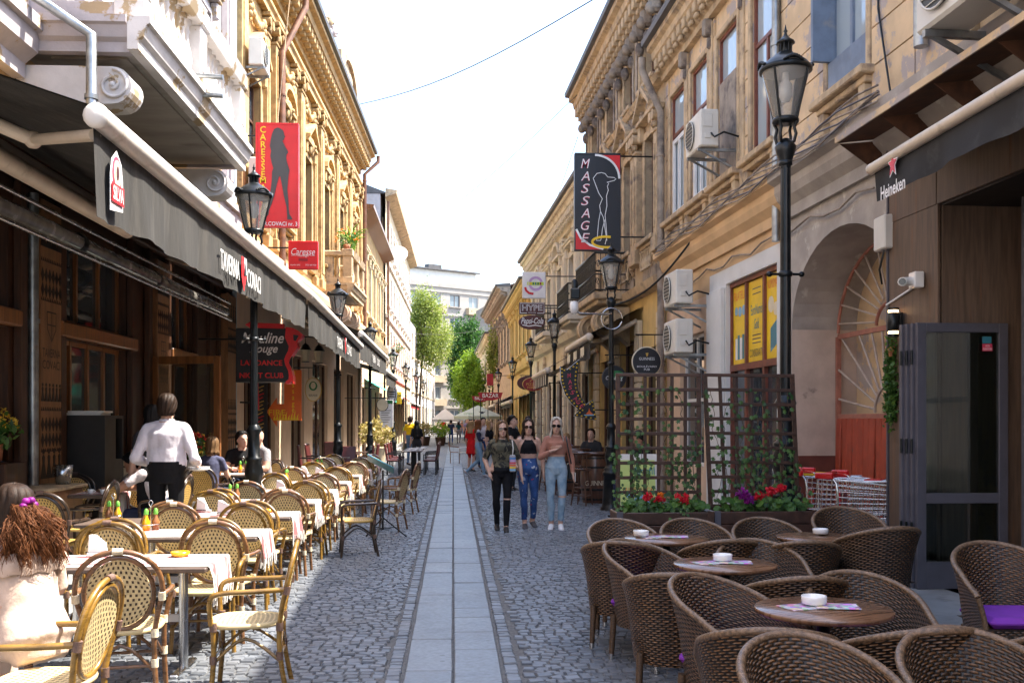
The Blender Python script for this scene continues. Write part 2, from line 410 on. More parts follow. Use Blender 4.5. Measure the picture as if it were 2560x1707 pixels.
glass_mat('glass_lantern', (.97, .97, .96), .34, .05); glass_mat('glass_door', (.78, .83, .81), .0); glass_mat('glass_bottle', (.8, .82, .78), .1)  # lantern glass: whitish diffuse share stands in for reflected bright sky
def leaf_mat(name, a, b, trans=.35):
    t = NT(name); oi = t.node('ShaderNodeNewGeometry').outputs['Random Per Island']
    c = t.mix(oi, a, b); t.base(c, .5, 0, .4)
    ts = t.node('ShaderNodeBsdfTranslucent'); t.l.new(t.mix(oi, mul(a, 1.6), mul(b, 1.6)), ts.inputs[0])
    ms = t.node('ShaderNodeMixShader'); ms.inputs[0].default_value = trans; t.l.new(t.b.outputs[0], ms.inputs[1]); t.l.new(ts.outputs[0], ms.inputs[2]); t.l.new(ms.outputs[0], t.out.inputs[0])
leaf_mat('leaf_light', (.13, .19, .025), (.26, .30, .06)); leaf_mat('leaf_dark', (.018, .065, .012), (.06, .15, .02)); leaf_mat('leaf_bright', (.11, .22, .015), (.25, .36, .03))
leaf_mat('leaf_ivy', (.016, .060, .018), (.075, .15, .03), .2); leaf_mat('leaf_ger', (.03, .09, .02), (.09, .19, .03), .2); leaf_mat('leaf_straw', (.30, .22, .06), (.36, .32, .12))
leaf_mat('petal_red', (.55, .01, .03), (.70, .03, .05), .3); leaf_mat('petal_purple', (.20, .01, .20), (.32, .02, .28), .3); leaf_mat('petal_orange', (.70, .16, .02), (.75, .30, .03), .3); leaf_mat('petal_yellow', (.70, .45, .03), (.75, .55, .10), .3)
mat('bark', (.09, .065, .045), .9, .3, 8, bump=.5); mat('soil', (.035, .022, .015), .95, .3, 20, bump=.5); mat('terracotta', (.36, .13, .06), .8, .15, 6, bump=.2)
# woven cane of the bistro chairs (UV in metres)
def weave(name, c1, c2, cell=.033):
    t = NT(name); uv = t.sep(t.co('UV')); u = t.m('DIVIDE', uv[0], cell); v = t.m('DIVIDE', uv[1], cell * .9)
    row = t.m('FLOOR', v); off = t.m('MULTIPLY', t.m('FLOORED_MODULO', row, 2.0), .5)
    fu = t.m('ABSOLUTE', t.m('SUBTRACT', t.m('FRACT', t.m('ADD', u, off)), .5)); fv = t.m('ABSOLUTE', t.m('SUBTRACT', t.m('FRACT', v), .5))
    dot = t.m('MULTIPLY', t.m('LESS_THAN', fu, .21), t.m('LESS_THAN', fv, .30))
    f2 = t.noise(t.co('UV'), 25, 3)
    base = t.mix(t.ramp(f2, .3, .7), mul(c1, .8), mul(c1, 1.1))
    t.base(t.mix(dot, base, c2), .45, 0, .4)
    strand = t.m('SINE', t.m('MULTIPLY', u, 2 * PI * 2)); t.bump(t.m('SUBTRACT', t.m('MULTIPLY', strand, .3), dot), .5, .004)
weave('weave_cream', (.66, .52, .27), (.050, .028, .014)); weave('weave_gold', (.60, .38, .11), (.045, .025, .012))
# wicker tubs: brown flat strands over upright stakes
t = NT('wicker'); vv = t.co('UV'); uv = t.sep(vv); u = t.m('DIVIDE', uv[0], .024); v = t.m('DIVIDE', uv[1], .0145)
par = t.m('FLOORED_MODULO', t.m('FLOOR', v), 2.0)
wv = t.m('COSINE', t.m('MULTIPLY', t.m('ADD', u, par), PI)); hv = t.m('SINE', t.m('MULTIPLY', t.m('FRACT', v), PI))
hh = t.m('MULTIPLY', t.m('MULTIPLY_ADD', wv, .5, .5), hv)
rw = t.node('ShaderNodeTexWhiteNoise', noise_dimensions='1D'); t.l.new(t.m('FLOOR', v), rw.inputs[1])
n1 = t.noise(t.co('UV', (14, 90, 1)), 1.0, 3)
c = t.mix(t.ramp(n1, .35, .68), (.05, .022, .009), (.25, .112, .036)); c = t.mix(t.m('MULTIPLY', rw.outputs[0], .45), c, (.16, .082, .034))
c = t.mix(t.ramp(hh, .04, .42), (.006, .004, .003), c)
oi = t.node('ShaderNodeObjectInfo').outputs['Random']; hs = t.node('ShaderNodeHueSaturation'); t.put(hs.inputs['Value'], t.m('MULTIPLY_ADD', oi, .4, .8)); t.put(hs.inputs['Saturation'], t.m('MULTIPLY_ADD', t.noise(t.co(), 3, 3), .6, .65)); t.l.new(c, hs.inputs['Color'])
t.base(hs.outputs[0], .42, 0, .5, .08); t.bump(hh, 1.0, .012)
mat('wicker_rim', (.15, .092, .052), .38, .5, 60, bump=.6, bsc=90, coat=.15)
mat('wicker_leg', (.085, .046, .022), .42, .4, 60, stretch=(1, 1, 2), bump=.5, bsc=120, coat=.1)
# paving: each sett its own tone
def sett_mat(name, a, b, w):
    t = NT(name); at = t.node('ShaderNodeAttribute', attribute_name='rnd').outputs['Fac']
    oi = t.node('ShaderNodeObjectInfo').outputs['Random']; r = t.m('FRACT', t.m('ADD', at, oi))
    g = t.node('ShaderNodeNewGeometry').outputs['Position']
    col = t.mix(r, a, b); n = t.noise(g, 26, 5); col = t.mix(t.m('MULTIPLY', t.ramp(n, .35, .7), .5), col, w)
    big = t.noise(g, .8, 4); col = t.mix(t.m('MULTIPLY', t.ramp(big, .45, .7), .35), col, (.10, .095, .09))
    st = t.noise(g, 2.6, 6, .7); col = t.mix(t.m('MULTIPLY', t.ramp(st, .52, .64), .4), col, mul(a, .55))
    vo = t.node('ShaderNodeTexVoronoi'); t.l.new(g, vo.inputs['Vector']); vo.inputs['Scale'].default_value = 3.2; col = t.mix(t.m('MULTIPLY', t.m('LESS_THAN', vo.outputs['Distance'], .06), .6), col, (.05, .05, .05))
    t.base(col, t.m('MULTIPLY_ADD', n, .35, .28), 0, .5); t.bump(t.noise(g, 60, 5), .35, .006)
sett_mat('sett', (.072, .082, .098), (.155, .170, .195), (.19, .198, .205))
sett_mat('slab', (.14, .162, .19), (.195, .215, .24), (.16, .165, .165))
# far paving where single setts can no longer be told apart
t = NT('paving_far'); br = t.node('ShaderNodeTexBrick'); t.l.new(t.node('ShaderNodeNewGeometry').outputs['Position'], br.inputs['Vector'])
br.inputs['Color1'].default_value = (.11, .108, .108, 1); br.inputs['Color2'].default_value = (.19, .185, .18, 1); br.inputs['Mortar'].default_value = (.04, .038, .035, 1)
br.inputs['Scale'].default_value = 1; br.inputs['Brick Width'].default_value = .12; br.inputs['Row Height'].default_value = .1; br.inputs['Mortar Size'].default_value = .01
t.base(br.outputs[0], .55); t.bump(br.outputs[1], -.4, .02)
# printed and patched clothes
t = NT('camo'); v = t.co(); n1 = t.noise(v, 9, 2, .5, 0, .6); n2 = t.noise(t.co('Object', (1, 1.3, .8)), 13, 2, .5, 0, .8)
c = t.mix(t.ramp(n1, .49, .51), (.075, .070, .045), (.017, .016, .014)); c = t.mix(t.ramp(n2, .55, .57), c, (.12, .105, .065)); t.base(c, .9)
t.bump(t.noise(v, 11, 3), .3, .03)
t = NT('denim_patched'); v = t.co(); n1 = t.noise(v, 12, 3, .5, 0, .4); n2 = t.noise(t.co('Object', (1, 1, .9)), 17, 1)
c = t.mix(t.ramp(t.noise(v, 5, 3), .35, .65), (.016, .045, .15), (.04, .10, .27)); c = t.mix(t.ramp(n1, .63, .65), c, (.42, .45, .50)); c = t.mix(t.ramp(n2, .72, .73), c, (.5, .02, .05)); t.base(c, .9)
t.bump(t.noise(v, 14, 3), .35, .03)
t = NT('denim_worn'); v = t.co(); c = t.mix(t.ramp(t.noise(v, 6, 4), .3, .7), (.16, .27, .37), (.36, .47, .55)); t.base(c, .9); t.bump(t.noise(t.co('Object', (1, 1, .7)), 16, 3), .45, .03)
# striped runner of the terrace tables
t = NT('runner'); uv = t.sep(t.co('Object')); s = t.m('ABSOLUTE', t.m('SUBTRACT', t.m('ABSOLUTE', uv[1]), .17)); st = t.m('MAXIMUM', t.m('LESS_THAN', s, .035), t.m('MULTIPLY', t.m('LESS_THAN', t.m('ABSOLUTE', t.m('SUBTRACT', s, .06)), .008), 1.0))
n = t.noise(t.co(), 60, 2); c = t.mix(t.m('MULTIPLY', st, t.m('MULTIPLY_ADD', n, .3, .7)), (.52, .49, .46), (.32, .04, .05)); t.base(c, .9)
# glossy print of the table cards
t = NT('print'); v = t.co(); vo = t.node('ShaderNodeTexVoronoi'); t.l.new(v, vo.inputs['Vector']); vo.inputs['Scale'].default_value = 30
hs = t.node('ShaderNodeHueSaturation'); hs.inputs['Saturation'].default_value = .8; t.l.new(vo.outputs['Color'], hs.inputs['Color'])
c = t.mix(.35, hs.outputs[0], (.55, .35, .6)); t.base(c, .3)
t = NT('wall_lamp_glow'); t.b.inputs['Emission Color'].default_value = (1, .62, .28, 1); t.b.inputs['Emission Strength'].default_value = 3
# ------------------------------------------------------------ street
street = MB(); street.add([(-14, -20, .009), (14, -20, .009), (14, 36, .009), (-14, 36, .009)], [(0, 1, 2, 3)])
street = tag(street.build('street', 'asphalt_bed', recalc=False), kind='structure')
fs_ = MB(); fs_.add([(-400, 35.9, .012), (400, 35.9, .012), (400, 900, .012), (-400, 900, .012)], [(0, 1, 2, 3)])
tag(fs_.build('far_street', 'paving_far', recalc=False), kind='structure')
gr_ = MB(); gr_.add([(-500, -300, -.01), (500, -300, -.01), (500, 1000, -.01), (-500, 1000, -.01)], [(0, 1, 2, 3)])
tag(gr_.build('ground', 'pavement', recalc=False), kind='structure')
def sett_mesh(w, l, h, bev, tilt=0):
    mb = MB(); x, y = w / 2, l / 2
    j = lambda: rnd.uniform(-.006, .006)
    o = [(-x + j(), -y + j()), (x + j(), -y + j()), (x + j(), y + j()), (-x + j(), y + j())]
    r = [[(a, b, 0) for a, b in o], [(a * .97, b * .97, h * .6) for a, b in o], [(a * (1 - bev), b * (1 - bev), h + rnd.uniform(-.003, .003)) for a, b in o]]
    vs = sum(r, []); fs = []
    for i in range(2):
        for k in range(4): fs.append((i * 4 + k, i * 4 + (k + 1) % 4, i * 4 + 4 + (k + 1) % 4, i * 4 + 4 + k))
    fs.append((8, 9, 10, 11)); mb.add(vs, fs, False); me = mb.mesh('cobblestone')
    a = me.attributes.new('rnd', 'FLOAT', 'FACE'); a.data.foreach_set('value', [0.0] * len(fs)); me.materials.append(M['sett']); return me
SETTS = [sett_mesh(.108, .086, .024, .16) for _ in range(8)]
# rows run across the street; two border courses run beside the slabs
SL = .335
spots = []
y = 5.6; row = 0
while y < 36:
    dy = rnd.uniform(.076, .094)
    for x0, x1 in ((-3.05, -SL - .125), (SL + .125, 3.1)):
        x = x0 + rnd.uniform(0, .06) + (.055 if row % 2 else 0)
        while x < x1 - .03:
            w = rnd.uniform(.078, .118); w = min(w, x1 - x)
            if w > .05: spots.append((x + w / 2, y + dy / 2 + .02 * math.sin(x * 2.1 + y * .35) + rnd.uniform(-.007, .007), w - .010, dy - .011, rnd.uniform(-.10, .10), rnd.uniform(-.006, .005)))
            x += w
    y += dy; row += 1
for s in (-1, 1):
    for c in range(1):
        y = 5.6
        while y < 36:
            d = rnd.uniform(.075, .12); spots.append((s * (SL + .064 + c * .115), y + d / 2, .096, d - .013, rnd.uniform(-.07, .07), rnd.uniform(-.004, .006))); y += d
spots.sort(key=lambda p: p[1] + (0 if abs(p[0]) < 1.4 else .0))
near = [p for p in spots if p[1] > 6.35 and -1.35 < p[0] < 1.25][:300]; ns = set(near)
for i, (x, yy, w, l, a, dz) in enumerate(near):
    o = bpy.data.objects.new('cobblestone', SETTS[i % 8]); COL.objects.link(o); o.parent = street; o.location = (x, yy, dz); o.rotation_euler = (rnd.uniform(-.03, .03), rnd.uniform(-.03, .03), a)
    o.scale = (w / .108, l / .086, 1)
rest = [p for p in spots if p not in ns]
V = []; F = []; AT = []
for (x, yy, w, l, a, dz) in rest:
    ca, sa = math.cos(a), math.sin(a); h = .024 + dz; b = len(V)
    tx, ty = rnd.uniform(-.05, .05), rnd.uniform(-.05, .05)
    j = [(rnd.uniform(-.006, .006), rnd.uniform(-.006, .006)) for _ in range(4)]
    cs = [(-w / 2 + j[0][0], -l / 2 + j[0][1]), (w / 2 + j[1][0], -l / 2 + j[1][1]), (w / 2 + j[2][0], l / 2 + j[2][1]), (-w / 2 + j[3][0], l / 2 + j[3][1])]
    lev = ((1, -.004), (.97, h * .6), (.83, h)) if yy < 18 else ((1, -.004), (.84, h))
    for k, hz in lev:
        for p, q in cs: V.append((x + (p * ca - q * sa) * k, yy + (p * sa + q * ca) * k, hz + (p * tx + q * ty if hz > 0 else 0)))
    n = len(lev)
    for i in range(n - 1):
        for k in range(4): F.append((b + i * 4 + k, b + i * 4 + (k + 1) % 4, b + i * 4 + 4 + (k + 1) % 4, b + i * 4 + 4 + k))
    F.append((b + n * 4 - 4, b + n * 4 - 3, b + n * 4 - 2, b + n * 4 - 1)); AT += [rnd.random()] * ((n - 1) * 4 + 1)
me = bpy.data.meshes.new('cobblestones'); me.from_pydata(V, [], F); a = me.attributes.new('rnd', 'FLOAT', 'FACE'); a.data.foreach_set('value', AT)
tag(obj('cobblestones', me, 'sett', street), kind='stuff')
# the slab path: two courses of long slabs
slab_me = []
for L in (.42, .6, .78, .98):
    mb = MB(); mb.box(-.158, .158, -L / 2 + .004, L / 2 - .004, 0, .028, .006); m_ = mb.mesh('slab'); fixn(m_)
    a = m_.attributes.new('rnd', 'FLOAT', 'FACE'); a.data.foreach_set('value', [0.0] * len(m_.polygons)); m_.materials.append(M['slab']); slab_me.append((L, m_))
for s in (-1, 1):
    y = 5.4
    while y < 62:
        L, m_ = rnd.choice(slab_me); o = bpy.data.objects.new('slab', m_); COL.objects.link(o); o.parent = street
        o.location = (s * .166, y + L / 2, rnd.uniform(-.004, .005) + (.013 if y > 35.5 else 0)); o.rotation_euler = (rnd.uniform(-.006, .006), rnd.uniform(-.008, .008), rnd.uniform(-.006, .006)); y += L
# raised pavements along both fronts, with kerb stones
for nm, x0, x1, y0, y1, z in (('left_pavement', -7, -3.06, -3, 140, .13), ('right_pavement', 3.12, 8, -3, 140, .11)):
    mb = MB(); mb.box(x0, x1, y0, y1, -.2, z); tag(mb.build(nm, 'pavement'), kind='structure')
LPZ, RPZ = .13, .11

# ------------------------------------------------------------ facades
class Fac:
    "a street front: s runs along the front away from the viewer, d stands out into the street, z up"
    def __init__(f, name, label, p0, p1, side, cat='building'):
        f.o = -1 if side == 'L' else 1
        f.L = math.dist(p0, p1); f.p0 = p0; f.p1 = p1
        f.e = thing(name, label, cat, (p0[0], p0[1], 0), math.atan2(p1[1] - p0[1], p1[0] - p0[0]))
        f.cache = {}
    def P(f, s, d, z): return Vector((s, f.o * d, z))
    def box(f, mb, s0, s1, d0, d1, z0, z1, bev=0): mb.box(s0, s1, f.o * d0, f.o * d1, z0, z1, bev)
    def part(f, name, m, *boxes, bev=0, parent=None):
        mb = MB()
        for b in boxes: f.box(mb, *b, bev=bev)
        return mb.build(name, m, parent or f.e)
    def run(f, name, m, prof, s0, s1, parent=None):
        "a moulding: profile of (d,z) points along s"
        mb = MB(); mb.prism(prof, lambda a, b, d: f.P(d, a, b), s0, s1); return mb.build(name, m, parent or f.e)
    def s_of(f, u):
        "where along the front photo column u falls"
        k = (u - U0) / FPX; (x0, y0), (x1, y1) = f.p0, f.p1
        t = (k * y0 - x0) / ((x1 - x0) - k * (y1 - y0)); return t * f.L
    def wpt(f, s, d=0, z=0): return f.e.matrix_basis @ f.P(s, d, z)
    def wall(f, m, z0, z1, holes=(), s0=0, s1=None, depth=.28, name='wall', d=0):
        s1 = f.L if s1 is None else s1
        ss = sorted(set([s0, s1] + [min(max(h[k], s0), s1) for h in holes for k in (0, 1)])); zs = sorted(set([z0, z1] + [min(max(h[k], z0), z1) for h in holes for k in (2, 3)]))
        mb = MB(); inh = lambda a, b: any(h[0] < a < h[1] and h[2] < b < h[3] for h in holes)
        for i in range(len(ss) - 1):
            for j in range(len(zs) - 1):
                if not inh((ss[i] + ss[i + 1]) / 2, (zs[j] + zs[j + 1]) / 2):
                    mb.add([f.P(ss[i], d, zs[j]), f.P(ss[i + 1], d, zs[j]), f.P(ss[i + 1], d, zs[j + 1]), f.P(ss[i], d, zs[j + 1])], [(0, 1, 2, 3)])
        for a, b, c, e in holes:
            c2 = max(c, z0); e2 = min(e, z1)
            for q in (((a, c2), (b, c2)), ((b, c2), (b, e2)), ((b, e2), (a, e2)), ((a, e2), (a, c2))):
                (p, r), (p2, r2) = q
                mb.add([f.P(p, d, r), f.P(p2, d, r2), f.P(p2, d - depth, r2), f.P(p, d - depth, r)], [(0, 1, 2, 3)])
        return mb.build(name, m, f.e, recalc=False)
    def shell(f, m, h, depth=8, inset=.29, rise=0, roofm='roof_metal', over=.0):
        "the body of the building behind the front, so that it shades what it should"
        f.part('back_wall', m, (0.01, f.L - .01, -depth, -inset, 0, h))
        if rise: f.run('roof', roofm, [(over, h + .02), (over, h + .1), (-depth * .5, h + rise), (-depth, h + .1), (-depth, h + .02)], -.02, f.L + .02)
    def window(f, s, z, w, h, style='plain', fm='frame_red', tm='trim_beige', pm='pane', z0=None, deep=.16, mull=True, transom=.68, sill=True, ped=None, surround=.12):
        key = (w, h, style, fm, tm, pm, deep, mull, transom, sill, ped, surround)
        if key not in f.cache:
            P = f.P; fr = MB(); t = .055
            for a, b, c, e in ((-w / 2, -w / 2 + t, 0, h), (w / 2 - t, w / 2, 0, h), (-w / 2 + t, w / 2 - t, 0, t), (-w / 2 + t, w / 2 - t, h - t, h)): f.box(fr, a, b, -deep - .05, -deep + .03, c, e)
            if transom: f.box(fr, -w / 2 + t, w / 2 - t, -deep - .04, -deep + .025, h * transom - .03, h * transom + .03)
            if mull:
                top = h * transom - .03 if transom else h - t
                f.box(fr, -.035, .035, -deep - .04, -deep + .02, t, top)
            me = fr.mesh('window'); fixn(me); me.materials.append(M[fm]); subs = []
            pn = MB(); pn.add([P(-w / 2 + .02, -deep - .01, .02), P(w / 2 - .02, -deep - .01, .02), P(w / 2 - .02, -deep - .01, h - .02), P(-w / 2 + .02, -deep - .01, h - .02)], [(0, 1, 2, 3)])
            m2 = pn.mesh('pane'); m2.materials.append(M[pm]); subs.append(('pane', m2))
            if surround:
                sr = MB(); g = surround
                for a, b, c, e in ((-w / 2 - g, -w / 2, -.02, h + g), (w / 2, w / 2 + g, -.02, h + g), (-w / 2, w / 2, h, h + g)): f.box(sr, a, b, 0.001, .05, c, e, .012)
                m3 = sr.mesh('surround'); fixn(m3); m3.materials.append(M[tm]); subs.append(('surround', m3))
            if sill:
                sb = MB(); f.box(sb, -w / 2 - .2, w / 2 + .2, .001, .20, -.12, -.02, .015); f.box(sb, -w / 2 - .14, w / 2 + .14, .001, .12, -.2, -.12, .012)
                if style == 'console':
                    for q in (-1, 1):
                        c = q * (w / 2 + .03); f.box(sb, c - .07, c + .07, .001, .12, -.48, -.2, .02); f.box(sb, c - .055, c + .055, .001, .075, -.6, -.48, .02)
                    f.box(sb, -w / 2 + .06, w / 2 - .06, .001, .03, -.5, -.24)
                m4 = sb.mesh('sill'); fixn(m4); m4.materials.append(M[tm]); subs.append(('sill', m4))
            if ped:
                pb = MB(); hw = w / 2 + .26; zb = h + surround + .16
                f.box(pb, -hw, hw, .001, .2, zb, zb + .09, .01)
                for q in (-1, 1): f.box(pb, q * (hw - .14) - .07, q * (hw - .14) + .07, .001, .16, zb - .34, zb, .03)
                if ped == 'tri':
                    ph = .52
                    for q in (-1, 1):
                        prof = [(q * hw, zb + .09), (q * hw, zb + .2), (0, zb + .2 + ph), (0, zb + .09 + ph)]
                        pb.prism(prof, lambda a, b, d: P(a, d, b), .001, .26)
                    pb.prism([(-hw, zb + .09), (hw, zb + .09), (0, zb + .09 + ph)], lambda a, b, d: P(a, d, b), .001, .06)
                    pb.ball(P(0, .07, zb + .27), .10, .06, .12)
                elif ped == 'seg':
                    n = 10; arc = [(hw * math.cos(PI * k / n), zb + .12 + hw * .62 * math.sin(PI * k / n)) for k in range(n + 1)]
                    inn = [(a * .84, zb + .09 + (b - zb - .12) * .80) for a, b in arc]
                    for k in range(n): pb.prism([arc[k], arc[k + 1], inn[k + 1], inn[k]], lambda a, b, d: P(a, d, b), .001, .22)
                    pb.ball(P(0, .06, zb + .3), .16, .07, .14)
                else:
                    f.box(pb, -hw - .03, hw + .03, .001, .24, zb + .09, zb + .15, .01)
                m5 = pb.mesh('pediment'); fixn(m5); m5.materials.append(M[tm]); subs.append(('pediment', m5))
            f.cache[key] = (me, subs)
        me, subs = f.cache[key]
        o = obj('window', me, None, f.e, (s, 0, z))
        for nm, m_ in subs: obj(nm, m_, None, o)
        return o
    def repeat(f, name, key, build, spots, m):
        if (name, key) not in f.cache:
            mb = MB(); build(mb); me = mb.mesh(name); fixn(me); me.materials.append(M[m]); f.cache[(name, key)] = me
        me = f.cache[(name, key)]
        for s, z in spots: obj(name, me, None, f.e, (s, 0, z))
    def cornice(f, z, m, out=.55, h=.7, step=.55, mod=True, s0=0, s1=None, modm=None, gut=True):
        s1 = f.L if s1 is None else s1
        f.run('cornice', m, [(.001, z), (.12, z), (.12, z + h * .18), (.2, z + h * .25), (.2, z + h * .5), (out * .75, z + h * .62), (out * .8, z + h * .8), (out, z + h * .86), (out, z + h), (.001, z + h)], s0, s1)
        if mod:
            n = int((s1 - s0) / step)
            f.repeat('modillion', (out, h), lambda mb: (f.box(mb, -.09, .09, .2, out * .72, -h * .30, -h * .02, .02), f.box(mb, -.08, .08, .2, .2 + (out - .2) * .35, -h * .44, -h * .30, .02)), [(s0 + (i + .5) * (s1 - s0) / n, z + h * .60) for i in range(n)], modm or m)
        if gut: f.run('gutter', 'roof_metal', [(out - .02, z + h + .003), (out + .10, z + h + .02), (out + .12, z + h + .12), (.0, z + h + .2), (.0, z + h + .003)], s0 - .03, s1 + .03)
    def pilaster(f, s, z0, z1, w, m, out=.14, cap=True):
        def b(mb):
            H = z1 - z0
            f.box(mb, -w / 2 - .05, w / 2 + .05, .001, out + .05, 0, .3, .015); f.box(mb, -w / 2, w / 2, .001, out, .3, H - (.55 if cap else .15), .012)
            f.box(mb, -w / 2 + .09, w / 2 - .09, out, out + .025, .5, H - .8)
            if cap:
                zc = H - .55
                f.box(mb, -w / 2 - .02, w / 2 + .02, .001, out + .03, zc, zc + .07, .015)
                for q in (-1, 1):
                    mb.cyl(f.P(q * (w / 2 - .01), .001, zc + .32), f.P(q * (w / 2 - .01), out + .09, zc + .32), .11, n=10)
                    mb.ball(f.P(q * w * .22, out, zc + .18), .07, .06, .11, 8, 5)
                mb.ball(f.P(0, out + .02, zc + .22), .07, .06, .15, 8, 5)
                f.box(mb, -w / 2 - .1, w / 2 + .1, .001, out + .1, zc + .44, zc + .55, .015)
        f.repeat('pilaster', (z0, z1, w, m), b, [(s, z0)], m)
    def pipe(f, s, z0, z1, m, r=.055, d=.1, kick=None, name='drainpipe'):
        mb = MB(); pts = [f.P(s, d, z0), f.P(s, d, z1)]
        if kick: pts += [f.P(s + kick[0], kick[1], z1 + kick[2]), f.P(s + kick[0], kick[1], z1 + kick[2] + .25)]
        mb.tube(pts, r, 10)
        z = z0 + .6
        while z < z1: mb.tube([f.P(s, d, z), f.P(s, d, z + .05)], r + .014, 10); z += 2.1
        return mb.build(name, m, f.e)
def volute(f, mb, s0, s1, d0, d1, zc, r):
    "scroll console seen from the side: arm, rolled end"
    n = 20; pts = []
    prof = [(d0, zc + r * 1.15), (d1 - r, zc + r * 1.15)] + [(d1 - r + r * 1.15 * math.sin(PI * k / 10), zc + r * 1.15 * math.cos(PI * k / 10)) for k in range(1, 11)] + [(d1 - r * 2.0, zc - r * 1.2), (d0 + (d1 - d0) * .35, zc - r * 1.0), (d0, zc - r * 1.9)]
    mb.prism(prof, lambda a, b, d: f.P(d, a, b), s0, s1)
    for sd, dirn in ((s0, -1), (s1, 1)):
        pts = []
        for k in range(34):
            a = k / 33 * 2.4 * 2 * PI / 1.0 * .5 * 1.0; rr = r * (1.0 - k / 33 * .86)
            pts.append(f.P(sd + dirn * .012, d1 - r + rr * math.sin(a * 1.35), zc + rr * math.cos(a * 1.35)))
        mb.tube(pts, r * .11, 6)
        mb.ball(f.P(sd, d1 - r, zc), .05, r * .22, r * .22)
def baluster(mb, c, h, r=.07):
    mb.lathe([(r * .9, 0), (r * .9, .06 * h), (r * .55, .1 * h), (r * .75, .2 * h), (r * 1.0, .32 * h), (r * .8, .45 * h), (r * .42, .62 * h), (r * .38, .76 * h), (r * .6, .8 * h), (r * .42, .84 * h), (r * .5, .92 * h), (r * .9, .94 * h), (r * .9, h)], 10, c)
# ============================================================ LEFT SIDE
A = Fac('tavern_building', 'lilac and white old house with stone balcony above the tavern awning', (-4.95, 3), (-4.75, 21.4), 'L')
A.shell('plaster_lilac', 12.6, rise=2)
zb = 4.75
doorA = (9.6, 12.0, .13, 2.75); tr = (9.6, 12.0, 2.95, 4.05); w2 = (14.0, 15.6, 1.0, 2.75); t2 = (14.0, 15.6, 2.95, 4.05); w0 = (4.6, 8.2, .9, 2.75); t0 = (4.6, 8.2, 2.95, 4.05)
A.wall('wood_dark', .0, zb, (doorA, tr, w2, t2, w0, t0), name='shopfront', depth=.3)
up = [(x, 6.75) for x in (4.2, 9.6, 12.2, 16.2)]
A.wall('plaster_white', 6.15, 12.6, [(s - .6, s + .6, z, z + 2.9) for s, z in up], name='upper_wall')
A.wall('plaster_ochre_old', zb, 6.15, name='frieze')
for s, z in up: A.window(s, z, 1.2, 2.9, 'console', 'frame_white', 'plaster_lilac', 'pane', ped='flat', sill=s not in (9.6, 12.2))
for s in (2.2, 6.6, 8.0, 14.0, 18.0): A.pilaster(s, 6.2, 11.4, .5, 'plaster_lilac')
A.run('string_course', 'plaster_lilac', [(.002, 5.5), (.14, 5.5), (.14, 5.66), (.28, 5.78), (.30, 5.98), (.36, 6.0), (.36, 6.14), (.002, 6.16)], 0, 8.3)
A.run('string_course', 'plaster_lilac', [(.002, 5.5), (.14, 5.5), (.14, 5.66), (.28, 5.78), (.30, 5.98), (.36, 6.0), (.36, 6.14), (.002, 6.16)], 13.5, A.L)
A.run('string_course', 'plaster_ochre_old', [(.002, 4.8), (.10, 4.82), (.22, 5.0), (.24, 5.1), (.002, 5.12)], 0, A.L)
A.cornice(11.5, 'plaster_lilac', .6, .9)
